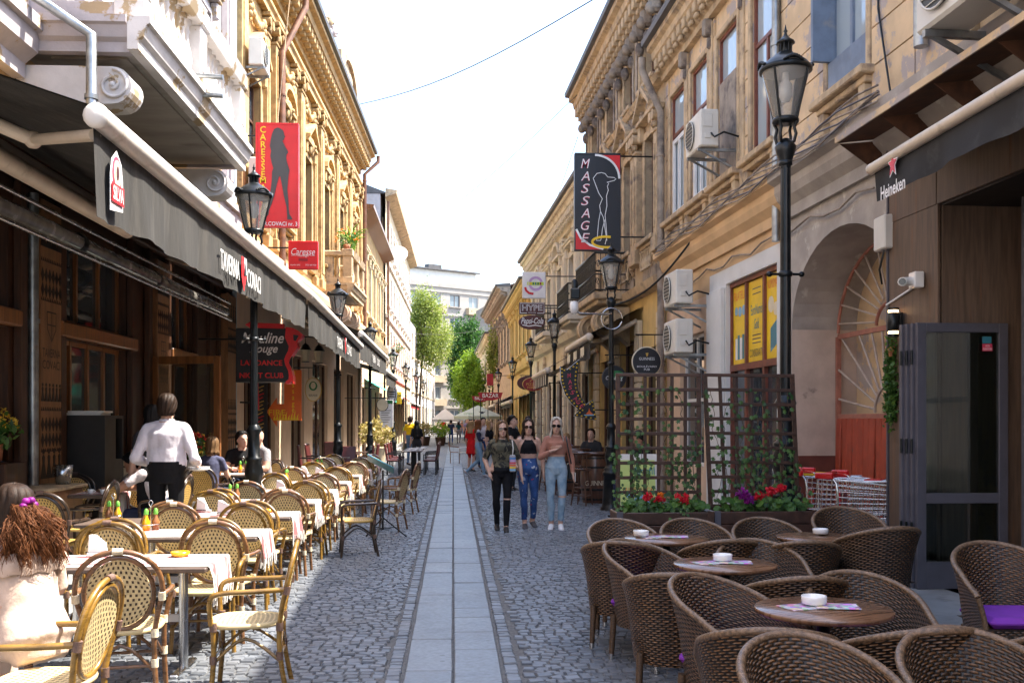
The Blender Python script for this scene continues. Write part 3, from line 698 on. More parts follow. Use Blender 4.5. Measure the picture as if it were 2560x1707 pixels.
# balcony
def balcony_stone(f, s0, s1, d1, z, side_m, m, bays, fl=True):
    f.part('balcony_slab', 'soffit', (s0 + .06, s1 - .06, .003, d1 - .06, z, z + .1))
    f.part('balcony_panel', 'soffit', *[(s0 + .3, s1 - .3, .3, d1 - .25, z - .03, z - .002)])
    f.run('balcony_edge', m, [(d1 - .12, z - .05), (d1, z - .05), (d1, z + .06), (d1 + .05, z + .1), (d1 + .09, z + .22), (d1 + .13, z + .24), (d1 + .13, z + .32), (d1 - .12, z + .32)], s0 - .1, s1 + .1)
    for s, q in ((s0, -1), (s1, 1)):
        mb = MB(); prof = [(0, z - .05), (0, z + .06), (.05, z + .1), (.09, z + .22), (.13, z + .24), (.13, z + .32), (-.12, z + .32), (-.12, z - .05)]
        mb.prism(prof, lambda a, b, d: f.P(s + q * a, d, b), .003, d1 - .125); mb.build('balcony_edge', side_m, f.e)
    zt = z + .32; H = 1.02
    n = bays
    for i in range(n + 1):
        c = s0 + .18 + (s1 - s0 - .36) * i / n
        mb = MB(); f.box(mb, c - .19, c + .19, d1 - .30, d1 + .05, zt, zt + .22, .015); f.box(mb, c - .16, c + .16, d1 - .28, d1 + .02, zt + .22, zt + H - .12, .012); f.box(mb, c - .19, c + .19, d1 - .31, d1 + .06, zt + H - .12, zt + H + .12, .02)
        f.box(mb, c - .10, c + .10, d1 + .02, d1 + .035, zt + .30, zt + H - .2); mb.build('pedestal', m, f.e)
        if i < n:
            c2 = s0 + .18 + (s1 - s0 - .36) * (i + 1) / n; k = max(3, int((c2 - c - .4) / .21))
            for j in range(k):
                mb = MB(); baluster(mb, f.P(c + .2 + (c2 - c - .4) * (j + .5) / k, d1 - .13, zt + .1), H - .22, .075); mb.build('baluster', m, f.e)
            f.part('base_rail', m, (c + .19, c2 - .19, d1 - .26, d1 + .01, zt, zt + .1), bev=.012); 
            f.run('hand_rail', m, [(d1 - .3, zt + H - .12), (d1 + .05, zt + H - .12), (d1 + .09, zt + H - .02), (d1 + .12, zt + H + .06), (d1 - .3, zt + H + .08)], c + .19, c2 - .19)
    for s, q in ((s0 + .16, -1), (s1 - .16, 1)):
        f.part('base_rail', side_m, (s - .14, s + .14, .003, d1 - .30, zt, zt + .2), bev=.012); f.part('hand_rail', side_m, (s - .18, s + .18, .003, d1 - .31, zt + H - .12, zt + H + .06), bev=.03)
        f.part('pedestal', side_m, (s - .13, s + .13, .003, .34, zt + .2, zt + H - .12), bev=.012)
        for dd in (.48, .68, .88):
            if dd < d1 - .4:
                mb = MB(); baluster(mb, f.P(s, dd, zt + .2), H - .32, .075); mb.build('baluster', side_m, f.e)
balcony_stone(A, 8.3, 13.5, 1.40, 5.86, 'plaster_lilac', 'plaster_white', 2)
for s in (8.35, 12.9):
    mb = MB(); volute(A, mb, s, s + .42, .02, 1.25, 5.46, .18); mb.build('scroll_bracket', 'plaster_white', A.e)
mb = MB()
for z in (6.35, 6.1): mb.tube([A.P(10.6, 1.3, z), A.P(10.6, 1.75, z - .02)], .035, 8)
mb.build('drain_spout', 'zinc', A.e)
A.pipe(8.05, 4.6, 5.9, 'zinc', .06, .95, kick=(-.15, .4, .35)); A.pipe(18.25, .13, 12, 'pipe_blue', .07, .14)
A.pipe(8.6, .13, 4.3, 'zinc', .06, .1)
# tavern front: posts, transom bars, doors
for s in (4.4, 8.4, 9.5, 12.1, 12.9, 13.9, 15.7, 16.6, 17.3): A.part('post', 'wood_dark', (s - .09, s + .09, .002, .09, .13, 4.4), bev=.012)
for q in ((9.4, 12.2), (14, 15.6), (4.5, 8.3)): A.part('lintel', 'wood_mid', (q[0], q[1], .003, .12, 2.76, 2.94), bev=.015)
A.part('fascia_beam', 'wood_dark', (.2, 18.3, .004, .14, 4.4, 4.72), bev=.02)
for s in (1.0, 2.6, 16.2, 17.0): A.part('wood_panel', 'wood_dark', (s - .3, s + .3, .003, .03, .5, 2.4), (s - .3, s + .3, .003, .03, 2.6, 4.1), bev=.01)
def glazing(f, h, nx, nz, fm, pm, name='window', dp=.14):
    a, b, c, e = h; mb = MB(); t = .06
    for i in range(nx + 1): x = a + (b - a) * i / nx; f.box(mb, x - t / 2 if 0 < i < nx else (x if i == 0 else x - t), x + t / 2 if 0 < i < nx else (x + t if i == 0 else x), -dp - .04, -dp + .04, c, e)
    for j in range(nz + 1): z = c + (e - c) * j / nz; f.box(mb, a + .01, b - .01, -dp - .03, -dp + .03, z - t / 2 if 0 < j < nz else (z if j == 0 else z - t), z + t / 2 if 0 < j < nz else (z + t if j == 0 else z))
    o = mb.build(name, fm, f.e); mb = MB()
    mb.add([f.P(a, -dp, c), f.P(b, -dp, c), f.P(b, -dp, e), f.P(a, -dp, e)], [(0, 1, 2, 3)]); mb.build('pane', pm, o, recalc=False); return o
for h in (tr, t2, t0): glazing(A, h, 3, 1, 'wood_mid', 'pane')
glazing(A, w2, 2, 1, 'wood_mid', 'pane'); glazing(A, w0, 3, 1, 'wood_mid', 'pane_dark'); glazing(A, doorA, 4, 1, 'wood_mid', 'pane', 'door')
# the open door leaf, standing out from the front
dl = thing('open_door', 'open glazed tavern door leaf with brown wooden frame behind the waiter', 'door', tuple(A.wpt(13.0, .08, .13)), -.25)
mb = MB()
for a, b, c, e in ((0, .11, 0, 2.6), (1.05, 1.16, 0, 2.6), (.11, 1.05, 2.48, 2.6), (.11, 1.05, 0, .35), (.11, 1.05, 1.05, 1.12)): mb.box(a, b, -.025, .025, c, e, .008)
mb.build('leaf_frame', 'wood_mid', dl); mb = MB(); mb.box(.11, 1.05, -.004, .004, .35, 2.48); mb.build('pane', 'glass_door', dl)
mb = MB(); mb.tube([(.98, -.06, 1.0), (.98, -.07, 1.2)], .012, 6); mb.build('handle', 'steel', dl)
# carved panels
def fig(mb, P, c, z, h, m):   # a dancing couple cut into the board
    w = h * .22
    mb.prism([(c - w, z), (c - w * .3, z + h * .5), (c - w * .45, z + h * .7), (c, z + h * .78), (c + w * .45, z + h * .7), (c + w * .3, z + h * .5), (c + w, z)], P, .0, .004)
    mb.prism([(c + h * .09 * math.cos(k * PI / 4), z + h * .88 + h * .09 * math.sin(k * PI / 4)) for k in range(8)], P, .0, .004)
def carved(f, s0, s1, nm='carved_panel', d=.10, words=True):
    o = f.part(nm, 'wood_carved', (s0, s1, .003, d, .95, 4.3), bev=.01); mb = MB(); Pq = lambda a, b, q: f.P(a, d + .001 + q, b); w = s1 - s0; n = 4
    for z in (3.75, 1.05):
        for i in range(n): fig(mb, Pq, s0 + w * (i + .5) / n, z, .36, 0)
    for i in range(6): fig(mb, Pq, s0 + w * (i + .5) / 6, 1.95, .22, 0)
    for z in (3.25, 3.42, 1.5, 1.68):
        k = 6
        for i in range(k):
            c = s0 + w * (i + .5) / k; r = w / k * .46; mb.prism([(c - r, z), (c, z - .085), (c + r, z), (c, z + .085)], Pq, 0, .004)
            mb.prism([(c - r * .5, z), (c, z - .04), (c + r * .5, z), (c, z + .04)], Pq, .004, .007)
    for z in (3.58, 3.12, 1.84, 1.36): 
        for i in range(12): mb.prism([(s0 + w * i / 12 + .006, z), (s0 + w * (i + 1) / 12 - .006, z), (s0 + w * (i + .5) / 12, z + .045)], Pq, 0, .004)
    tag(mb.build('carving', 'wood_black', o), kind='stuff')
    c = (s0 + s1) / 2; FM = frame(f.P(c, d, 0), f.P(1, 0, 0) - f.P(0, 0, 0) if f.o < 0 else (-1, 0, 0), (0, 0, 1))
    if words:
        for tx, z in (('TAVERNA', 2.52), ('COVACI', 2.38)): text(o, tx, w * .84, .10, frame(f.P(c, d, z), (1, 0, 0), (0, 0, 1)), 'wood_black', depth=.003)
        sh = [(c - .13, 3.0), (c + .13, 3.0), (c + .12, 2.8), (c, 2.66), (c - .12, 2.8), (c - .13, 3.0)]
        stroke(o, 'shield', sh, .018, frame(f.P(0, d, 0), (1, 0, 0), (0, 0, 1)), 'wood_black', .004); stroke(o, 'shield', [(c, 2.68), (c, 3.0)], .014, frame(f.P(0, d, 0), (1, 0, 0), (0, 0, 1)), 'wood_black', .004)
        stroke(o, 'shield', [(c - .12, 2.85), (c + .12, 2.85)], .014, frame(f.P(0, d, 0), (1, 0, 0), (0, 0, 1)), 'wood_black', .005)
carved(A, 8.80, 9.40); carved(A, 13.2, 13.8); carved(A, 17.5, 18.25, d=.2, words=False)

B = Fac('ornate_yellow_building', 'ornate ochre yellow palace front with window pediments, pilasters and statues on its roofline', (-4.66, 21.4), (-4.06, 43), 'L')
B.shell('plaster_yellow', 12.6, rise=2.2)
wb = [1.9 + 3.56 * i for i in range(6)]
B.wall('plaster_yellow', 5.4, 12.5, [(s - .62, s + .62, 6.9, 9.6) for s in wb], name='upper_wall')
gd = [(1.0, 2.2, .13, 3.2), (3.0, 4.3, .13, 3.6), (6.5, 8.5, .13, 3.6), (10, 13, .13, 3.6), (14.5, 17, .13, 3.6), (18, 20.6, .13, 3.6)]
B.wall('plaster_peach', 0, 5.4, gd, name='ground_floor_wall', depth=.3)
for h in gd: glazing(B, h, 2, 1, 'frame_brown', 'pane_dark', 'shop_door')
for i, s in enumerate(wb): B.window(s, 6.9, 1.24, 2.7, 'console', 'frame_brown', 'stone_yellow', 'pane', ped='tri' if i % 2 == 0 else 'seg', surround=.2)
for i in range(7):
    s = .3 + 3.5 * i
    B.pilaster(s, 5.9, 11.55, .55, 'stone_yellow', .2); 
    if 0 < i: B.pilaster(s - .75, 5.9, 11.55, .32, 'stone_yellow', .12)
def swag(mb, f, w, seed):
    r = random.Random(seed)
    for k in range(9):
        t = k / 8; mb.ball(f.P(-w / 2 + w * t, .09, -.28 * math.sin(PI * t)), .09 + .03 * r.random(), .07, .09 + .04 * r.random(), 7, 5)
    for q in (-1, 1):
        for k in range(3): mb.ball(f.P(q * w / 2, .1, -.05 - .15 * k), .07, .07, .09, 7, 5)
B.repeat('garland', 1, lambda mb: swag(mb, B, 1.5, 3), [(s, 11.15) for s in wb], 'stone_yellow')
B.repeat('mask_relief', 1, lambda mb: (mb.ball(B.P(0, .12, 0), .16, .12, .22, 10, 7), mb.ball(B.P(0, .22, -.02), .05, .08, .07), mb.ball(B.P(0, .1, .16), .22, .1, .1), [mb.ball(B.P(q * .16, .1, -.12), .08, .09, .16) for q in (-1, 1)]), [(s, 9.98) for s in wb], 'stone_yellow')
B.run('string_course', 'plaster_peach', [(.002, 5.1), (.15, 5.12), (.15, 5.25), (.32, 5.4), (.36, 5.55), (.36, 5.68), (.002, 5.74)], 0, B.L)
B.run('string_course', 'stone_yellow', [(.002, 6.25), (.12, 6.25), (.16, 6.36), (.002, 6.4)], 0, B.L)
B.run('architrave', 'stone_yellow', [(.002, 11.55), (.16, 11.55), (.16, 11.7), (.22, 11.75), (.22, 11.84), (.002, 11.86)], 0, B.L)
B.repeat('frieze_panel', 1, lambda mb: (B.box(mb, -.7, .7, .002, .05, 0, .34, .02), B.box(mb, -.6, .6, .05, .075, .06, .28, .02)), [(s, 11.9) for s in wb], 'plaster_brown')
B.cornice(12.25, 'stone_yellow', .72, .85, .42, modm='stone_yellow')
B.pipe(3.75, 5.0, 10.9, 'pipe_brown', .085, .3, kick=(.9, .72, 1.5)); B.pipe(21.4, 5, 12.2, 'pipe_brown', .08, .3, kick=(.25, .85, .6))
# gable and busts on the roofline
mb = MB(); n = 12; arc = [(14.6 + 1.9 * math.cos(PI * k / n), 13.3 + 1.15 * math.sin(PI * k / n)) for k in range(n + 1)]
mb.prism(arc, lambda a, b, d: B.P(a, d, b), .05, .5); arc2 = [(14.6 + 2.1 * math.cos(PI * k / n), 13.3 + 1.35 * math.sin(PI * k / n)) for k in range(n + 1)]
for k in range(n): mb.prism([arc[k], arc[k + 1], arc2[k + 1], arc2[k]], lambda a, b, d: B.P(a, d, b), .0, .62)
mb.ball(B.P(14.6, .52, 13.75), .3, .14, .38); B.box(mb, 12.3, 12.8, 0, .6, 13.2, 14.2, .03); B.box(mb, 16.4, 16.9, 0, .6, 13.2, 14.2, .03); mb.build('roof_gable', 'plaster_brown', B.e)
def bust(f, s, d, z, k=1.0):
    mb = MB(); c = lambda a, b, h: f.P(s + a * k, d + b * k, z + h * k)
    mb.lathe([(.22 * k, 0), (.24 * k, .08 * k), (.14 * k, .14 * k), (.14 * k, .3 * k)], 12, c(0, 0, 0))
    mb.ball(c(0, 0, .5), .36 * k, .22 * k, .26 * k, 12, 8); mb.cyl(c(0, 0, .62), c(0, .04, .9), .11 * k, .1 * k)
    mb.ball(c(0, .06, 1.02), .16 * k, .19 * k, .22 * k, 12, 8); mb.ball(c(0, .24, .99), .035 * k, .05 * k, .06 * k); mb.ball(c(0, .19, .88), .08 * k, .06 * k, .05 * k)
    mb.ball(c(0, -.02, 1.14), .20 * k, .22 * k, .15 * k, 12, 8)
    for q in (-1, 1): mb.ball(c(q * .17, -.02, .95), .08 * k, .12 * k, .2 * k)
    return mb.build('bust_statue', 'plaster_lilac', f.e)
B.part('parapet_block', 'plaster_brown', (10.1, 11.9, .05, .6, 13.12, 13.5), bev=.03); bust(B, 10.6, .35, 13.5, .85); bust(B, 11.4, .35, 13.5, .85)
balcony_stone(B, 11.9, 15.4, .95, 5.95, 'trim_beige', 'trim_beige', 2)
for s in (12.1, 14.6):
    mb = MB(); volute(B, mb, s, s + .4, .02, .85, 5.3, .3); mb.build('scroll_bracket', 'plaster_peach', B.e)

Cc = Fac('low_ochre_house', 'low ochre house with deep wooden eaves beside the grey gable wall', (-4.0, 43), (-3.95, 57), 'L')
Cc.shell('plaster_yellow', 10.7, rise=1.5)
cw = [1.8, 4.6, 7.4, 10.2, 12.8]
Cc.wall('plaster_yellow', 5.6, 10.7, [(s - .55, s + .55, 6.6, 9.0) for s in cw], name='upper_wall'); gc = [(1, 3, .13, 3.2), (4, 6.4, .13, 3.2), (8, 10, .13, 3.2), (11, 13, .13, 3.2)]
Cc.wall('plaster_peach', 0, 5.6, gc, name='ground_floor_wall'); [glazing(Cc, h, 2, 1, 'frame_brown', 'pane_dark', 'shop_door') for h in gc]
for s in cw: Cc.window(s, 6.6, 1.1, 2.4, 'plain', 'frame_white', 'plaster_cream', ped='flat')
Cc.run('string_course', 'trim_beige', [(.002, 5.4), (.2, 5.45), (.3, 5.7), (.002, 5.8)], 0, Cc.L)
Cc.run('eaves', 'wood_mid', [(.002, 10.6), (.6, 10.85), (.62, 10.95), (.002, 11.0)], -.1, Cc.L)
mb = MB(); [mb.ball(Cc.P(1 + i * .55, .14, 5.0 + .2 * math.sin(i * 2.1)), .2, .14, .24, 7, 5) for i in range(22)]; mb.build('stucco_relief', 'trim_beige', Cc.e)
D = Fac('tall_cream_building', 'tall cream building with a grey side gable and wide eaves', (-3.85, 57), (-3.62, 84), 'L')
D.shell('plaster_greyside', 14.6, rise=1.6)
dw = [1.6 + 2.65 * i for i in range(10)]
D.wall('plaster_cream', 0, 14.6, [(s - .5, s + .5, z, z + 1.9) for s in dw for z in (5.2, 8.4, 11.6)] + [(s - .8, s + .8, .13, 3.0) for s in dw])
for s in dw:
    for z in (5.2, 8.4, 11.6): D.window(s, z, 1.0, 1.9, 'plain', 'frame_brown', 'plaster_white', surround=.1)
    glazing(D, (s - .8, s + .8, .13, 3.0), 2, 1, 'frame_white', 'pane', 'shop_window')
for z in (4.3, 7.6, 10.8): D.run('string_course', 'plaster_white', [(.002, z), (.12, z), (.16, z + .16), (.002, z + .2)], 0, D.L)
D.run('eaves', 'trim_beige', [(.002, 14.4), (.62, 14.62), (.66, 14.8), (.002, 14.9)], -.1, D.L); D.pipe(.15, 6, 14.2, 'pipe_brown', .07, .15)
E = Fac('white_far_building', 'bright white building at the far bend on the sunny side', (-3.6, 84), (-2.3, 126), 'L'); E.shell('plaster_white', 10, rise=1)
ew = [2 + 3.6 * i for i in range(11)]
E.wall('plaster_white', 0, 10, [(s - .6, s + .6, z, z + 2) for s in ew for z in (1.0, 4.2, 7.2)])
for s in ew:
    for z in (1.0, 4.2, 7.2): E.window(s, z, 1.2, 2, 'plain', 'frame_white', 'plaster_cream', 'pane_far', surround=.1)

# ============================================================ END OF THE STREET
H = Fac('apartment_block', 'beige concrete apartment block with flat roof closing the street', (-18, 116), (9, 134), 'L')
H.shell('concrete_flat', 18.6, 10); hs = [1.6 + 2.9 * i for i in range(11)]; hz = [.6 + 2.95 * i for i in range(6)]
H.wall('concrete_flat', 0, 18.6, [(s - .75, s + .75, z + .9, z + 2.4) for s in hs for z in hz])
for i, s in enumerate(hs):
    for j, z in enumerate(hz):
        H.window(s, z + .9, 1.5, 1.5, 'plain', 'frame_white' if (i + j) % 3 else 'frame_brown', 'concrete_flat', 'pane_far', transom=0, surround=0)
    for z in hz:
        if i % 2 == 0: H.part('balcony_front', 'concrete_panel', (s - 1.2, s + 1.2, .003, .75, z, z + .85)); 
for z in hz: H.part('floor_band', 'concrete_flat', (0, H.L, .003, .1, z + 2.62, z + 2.86))
H.part('penthouse', 'white_wall', (1, 26, -4.5, -1.2, 18.62, 20.9)); H.part('penthouse_roof', 'roof_metal', (.6, 26.4, -5, -.7, 20.92, 21.1)); H.part('parapet', 'concrete_flat', (0, H.L, -.25, .12, 18.62, 19.2))
H.part('glazed_loggia', 'pane_far', (7, 18, .003, .12, 15.9, 17.3)); H.part('chimney', 'roof_metal', (8, 9.6, -3.5, -2.5, 21.1, 21.9), (19.5, 21.5, -3.5, -2.5, 21.1, 21.9))
H2 = Fac('grey_apartment_wing', 'lower grey apartment wing behind the maple with small windows', (4.2, 118), (16, 120), 'L'); H2.shell('concrete_flat', 15.5, 8)
H2.wall('concrete_flat', 0, 15.5, [(s - .6, s + .6, z + .9, z + 2.3) for s in (1.4, 4, 6.6, 9.2) for z in hz[:5]])
for s in (1.4, 4, 6.6, 9.2):
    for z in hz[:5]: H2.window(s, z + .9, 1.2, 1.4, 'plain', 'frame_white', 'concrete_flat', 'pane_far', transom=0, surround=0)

# ============================================================ RIGHT SIDE
Rr = Fac('beige_corner_house', 'weathered beige house with block joints, arched gateway and white shop', (4.95, 3.4), (4.315, 19.9), 'R')
S = lambda Y: (Y - 3.4) * Rr.L / 16.5
Rr.shell('plaster_beige', 8.7, 8, inset=.9, rise=2.0)
wy = [(19.02, 'white'), (17.55, 'white'), (15.95, 'board'), (14.25, 'red'), (11.45, 'blue'), (8.2, 'red'), (5.6, 'red')]
hl = [(S(y) - .53, S(y) + .53, 5.68, 8.1) for y, _ in wy]
Rr.wall('plaster_beige', 5.05, 8.7, hl, name='upper_wall', depth=.3)
for y, k in wy:
    o = Rr.window(S(y), 5.68, 1.06, 2.42, 'console', {'white': 'frame_red', 'board': 'frame_red', 'red': 'frame_red', 'blue': 'paint_blue'}[k], 'trim_beige', 'pane_painted_sky', surround=.10, mull=k != 'white', deep=.05)
    if k == 'white':
        mb = MB()
        for a, b, c, e in ((-.46, -.38, .06, 1.55), (.38, .46, .06, 1.55), (-.38, .38, .06, .14), (-.38, .38, 1.47, 1.55), (-.03, .03, .14, 1.47)): Rr.box(mb, a, b, -.045, .0, c, e)
        mb.build('inner_frame', 'frame_white', o)
    if k == 'board':
        for i in range(6):
            mb = MB(); Rr.box(mb, -.42 + i * .14, -.285 + i * .14, -.03 + .012 * (i % 2), .02, .0, 1.62); mb.build('shutter_board', 'trim_dark', o)
    if k == 'blue':
        mb = MB(); Rr.box(mb, -.53, .53, -.03, .03, .0, .42, .01); Rr.box(mb, .46, .52, -.03, .25, .42, 2.3); mb.build('shutter', 'paint_blue', o)
# block courses standing a little proud of the joints
zc = 5.2; k = 0
gaps = sorted([(a - .12, b + .12) for a, b, _, _ in hl])
while zc < 8.4:
    lo = 0.0
    segs = []
    for a, b in gaps + [(Rr.L, Rr.L)]:
        if a - lo > .1: segs.append((lo, a))
        lo = b
    if zc + .42 < 5.1 or zc > 8.3: segs = [(0, Rr.L)]
    for a, b in segs:
        n = max(1, round((b - a) / 1.25))
        for i in range(n): Rr.part('stone_course', 'plaster_beige', (a + (b - a) * i / n + .014, a + (b - a) * (i + 1) / n - .014, .002, .035, zc + .014, min(zc + .425, 8.52)))
    zc += .43; k += 1
Rr.cornice(8.55, 'trim_beige', .42, .68, .34)
for y in (18.28, 16.75, 15.12): Rr.part('strip_pilaster', 'trim_beige', (S(y) - .09, S(y) + .09, .023, .07, 5.2, 8.5), bev=.01)
Rr.repeat('frieze_bracket', 1, lambda mb: (Rr.box(mb, -.07, .07, .02, .2, -.3, 0, .03), Rr.box(mb, -.055, .055, .02, .12, -.5, -.3, .03)), [(S(y), 8.55) for y in (18.28, 16.75, 15.12, 13.3, 12.4)], 'trim_dark')
# ledge above the shops, orange west part, grimy over the arch
prof = [(.002, 4.45), (.06, 4.45), (.06, 4.6), (.16, 4.7), (.2, 4.8), (.2, 4.9), (.3, 4.95), (.3, 5.05), (.002, 5.1)]
Rr.run('ledge', 'plaster_orange', prof, S(13.35), Rr.L); Rr.run('ledge', 'plaster_dirty', prof, 0, S(13.35))
a0, a1 = S(10.15), S(13.2); sp = 2.95; rad = (a1 - a0) / 2; ac = (a0 + a1) / 2
Rr.wall('plaster_orange', 4.2, 4.5, s0=S(13.35), name='frieze'); Rr.wall('plaster_dirty', 4.2, 4.5, s1=S(13.35), name='frieze')
Rr.wall('plaster_orange', 3.9, 4.2, s0=S(16.95), name='frieze')
shopw = (S(13.75), S(16.05), 2.62, 3.95)
Rr.wall('white_wall', 0, 4.2, [(shopw[0], shopw[1], .11, 3.95)], S(13.35), S(16.95), name='shop_wall', d=.012)
px = (S(17.3), S(18.9), .9, 3.3)
Rr.wall('plaster_peach', 0, 3.9, [px], S(16.95), Rr.L, name='ground_floor_wall', d=.006); glazing(Rr, px, 2, 2, 'frame_white', 'pane')
# spandrel wall with the round arch
mb = MB(); n = 20
arc = [(ac - rad * math.cos(PI * k / n), sp + rad * .72 * math.sin(PI * k / n)) for k in range(n + 1)]
for k in range(n):
    (xa, za), (xb, zb_) = arc[k], arc[k + 1]; mb.add([Rr.P(xa, .008, za), Rr.P(xb, .008, zb_), Rr.P(xb, .008, 4.2), Rr.P(xa, .008, 4.2)], [(0, 1, 2, 3)])
    mb.add([Rr.P(xa, .008, za), Rr.P(xb, .008, zb_), Rr.P(xb, -.9, zb_), Rr.P(xa, -.9, za)], [(0, 1, 2, 3)])
mb.add([Rr.P(a1, .008, 0), Rr.P(S(13.35), .008, 0), Rr.P(S(13.35), .008, 4.2), Rr.P(a1, .008, 4.2)], [(0, 1, 2, 3)])
mb.add([Rr.P(S(9.9), .008, 0), Rr.P(a0, .008, 0), Rr.P(a0, .008, 4.2), Rr.P(S(9.9), .008, 4.2)], [(0, 1, 2, 3)]); mb.build('arch_wall', 'plaster_dirty', Rr.e, recalc=False)
for a in (a0, a1):
    q = 1 if a == a0 else -1
    mb = MB(); mb.add([Rr.P(a, .008, 1.25), Rr.P(a, -.9, 1.25), Rr.P(a, -.9, sp), Rr.P(a, .008, sp)], [(0, 1, 2, 3)]); mb.add([Rr.P(a, .008, 0), Rr.P(a, -.9, 0), Rr.P(a, -.9, .55), Rr.P(a, .008, .55)], [(0, 1, 2, 3)]); mb.build('arch_jamb', 'pink_wall', Rr.e, recalc=False)
    mb = MB(); mb.add([Rr.P(a, .009, .55), Rr.P(a, -.9, .55), Rr.P(a, -.9, 1.25), Rr.P(a, .009, 1.25)], [(0, 1, 2, 3)]); mb.build('jamb_dado', 'oxblood', Rr.e, recalc=False)
Rr.part('passage_back', 'pink_wall', (a0 - .3, a1 + .3, -2.6, -2.5, 0, 4.6)); Rr.part('passage_side', 'pink_wall', (a1 + .002, a1 + .2, -2.5, -.9, 0, 4.6), (a0 - .2, a0 - .002, -2.5, -.9, 0, 4.6)); Rr.part('passage_ceiling', 'pink_wall', (a0 - .2, a1 + .2, -2.6, -.9, 4.2, 4.4))
for i in range(24):
    zz = 1.45 + (i // 4) * .085; Rr.part('brick', 'brick_red', (a1 - .9 + (i % 4) * .22 + (.1 if (i // 4) % 2 else 0), a1 - .70 + (i % 4) * .22 + (.1 if (i // 4) % 2 else 0), -2.5, -2.46, zz, zz + .072), bev=.008)
# the red gate
gt = thing('arched_gate', 'faded red metal gate with fan bars and bent sheet panels in the archway', 'gate', tuple(Rr.wpt(ac, -.62, .11)), Rr.e.rotation_euler[2])
gw = rad - .02; sg = -Rr.o
def gp(x, z, d=0): return Vector((x, Rr.o * d, z - .11))
for q in (-1, 1):
    for x in (q * .03, q * (gw - .03)): mb = MB(); mb.bar(gp(x, .15), gp(x, 2.85), .06, .05, (1, 0, 0)); mb.build('gate_post', 'gate_rail', gt)
    for z in (1.78, 2.85): mb = MB(); mb.bar(gp(q * .06, z), gp(q * (gw - .06), z + (.0 if z < 2 else 0)), .05, .06); mb.build('gate_rail', 'gate_rail', gt)
    for i in range(9):
        x0 = q * (.1 + (gw - .2) * i / 8); x1 = x0 + (rnd.uniform(-.05, .05) if 1 < i < 7 else 0); mb = MB()
        mb.bar(gp(x0, 1.76, .01), gp(x1, .2, .01 + rnd.uniform(0, .05)), (gw - .2) / 8 * rnd.uniform(.7, .92), .035, (0, 1, 0), .01); mb.build('gate_strip', 'gate_red', gt)
    for i in range(6):
        an = R(8 + i * 15); c0 = gp(q * .08, 1.82); r1 = min((gw - .1) / max(math.cos(an), .01), 1.0 / max(math.sin(an), .01)); mb = MB()
        mb.tube([c0 + Vector((q * .32 * math.cos(an), 0, .32 * math.sin(an))), c0 + Vector((q * r1 * math.cos(an), 0, r1 * math.sin(an)))], .016, 7); mb.build('fan_bar', 'gate_bar', gt)
    mb = MB(); mb.tube([gp(q * .08 + q * .32 * math.cos(R(a)), 1.82 + .32 * math.sin(R(a))) for a in range(0, 91, 15)], .018, 7); mb.build('fan_arc', 'gate_bar', gt)
for i in range(13):
    an = PI * (i + .5) / 13; mb = MB(); mb.tube([gp(.36 * math.cos(an), 2.9 + .34 * math.sin(an)), gp((gw - .03) * math.cos(an), 2.9 + (gw * .72 - .03) * math.sin(an))], .014, 7); mb.build('fan_bar', 'gate_bar', gt)
for r in (.36, gw - .03): mb = MB(); mb.tube([gp(r * math.cos(PI * k / 16), 2.9 + r * .72 * math.sin(PI * k / 16)) for k in range(17)], .022, 7); mb.build('fan_arc', 'gate_rail', gt)
# coin shop window: yellow posters above, glass below
mb = MB()
for y in (13.75, 14.5, 15.3, 16.05):
    Rr.box(mb, S(y) - .04 + (.04 if y < 13.8 else 0), S(y) + .04 - (.04 if y > 16 else 0), -.14, -.06, .11, 3.95)
Rr.box(mb, shopw[0] + .02, shopw[1] - .02, -.13, -.05, 2.52, 2.62); Rr.box(mb, shopw[0] + .02, shopw[1] - .02, -.13, -.05, 3.88, 3.95); Rr.box(mb, shopw[0] + .02, shopw[1] - .02, -.13, -.05, .11, .45); sf = mb.build('shop_window', 'frame_red', Rr.e)
mb = MB(); mb.add([Rr.P(shopw[0], -.12, .11), Rr.P(shopw[1], -.12, .11), Rr.P(shopw[1], -.12, 2.55), Rr.P(shopw[0], -.12, 2.55)], [(0, 1, 2, 3)]); mb.build('pane', 'pane', sf, recalc=False)
PO = []
for y0, y1 in ((13.8, 14.46), (14.54, 15.26), (15.34, 16.0)):
    mb = MB(); Rr.box(mb, S(y0), S(y1), -.115, -.10, 2.63, 3.87); PO.append(mb.build('poster', 's_yellow', sf))
def FR(s, d, z): return frame(Rr.P(s, d, z), (-1, 0, 0), (0, 0, 1))
for o, y, lines in ((PO[2], 15.67, (('FILATELIE', .58, .13, 3.72, 's_orange'),)), (PO[1], 14.9, (('EuroNumis', .5, .16, 3.42, 's_teal'), ('Gold', .2, .16, 3.2, 's_teal'), ('CONSIGNATIE', .6, .12, 2.76, 's_grey'))), (PO[0], 14.13, (('NUMISMATICA', .58, .13, 3.72, 's_orange'),))):
    for tx, w, h, z, m_ in lines: text(o, tx, w, h, FR(S(y), -.1, z), m_, depth=.003)
for z in (3.74, 3.66, 3.03, 2.97, 2.91): plate(PO[1], 'print_line', rect(-.18, .18, -.008, .008), FR(S(14.9), -.1, z), 's_grey', .003)
for (y, z, r) in ((15.85, 3.48, .07), (15.67, 3.46, .08), (15.49, 3.47, .08), (14.28, 3.42, .12), (14.08, 3.34, .10)): plate(PO[2] if y > 15 else PO[0], 'coin_print', ellipse(r, r, 18), FR(S(y), -.1, z), 's_skyblue' if y > 15 else 's_cream', .003)
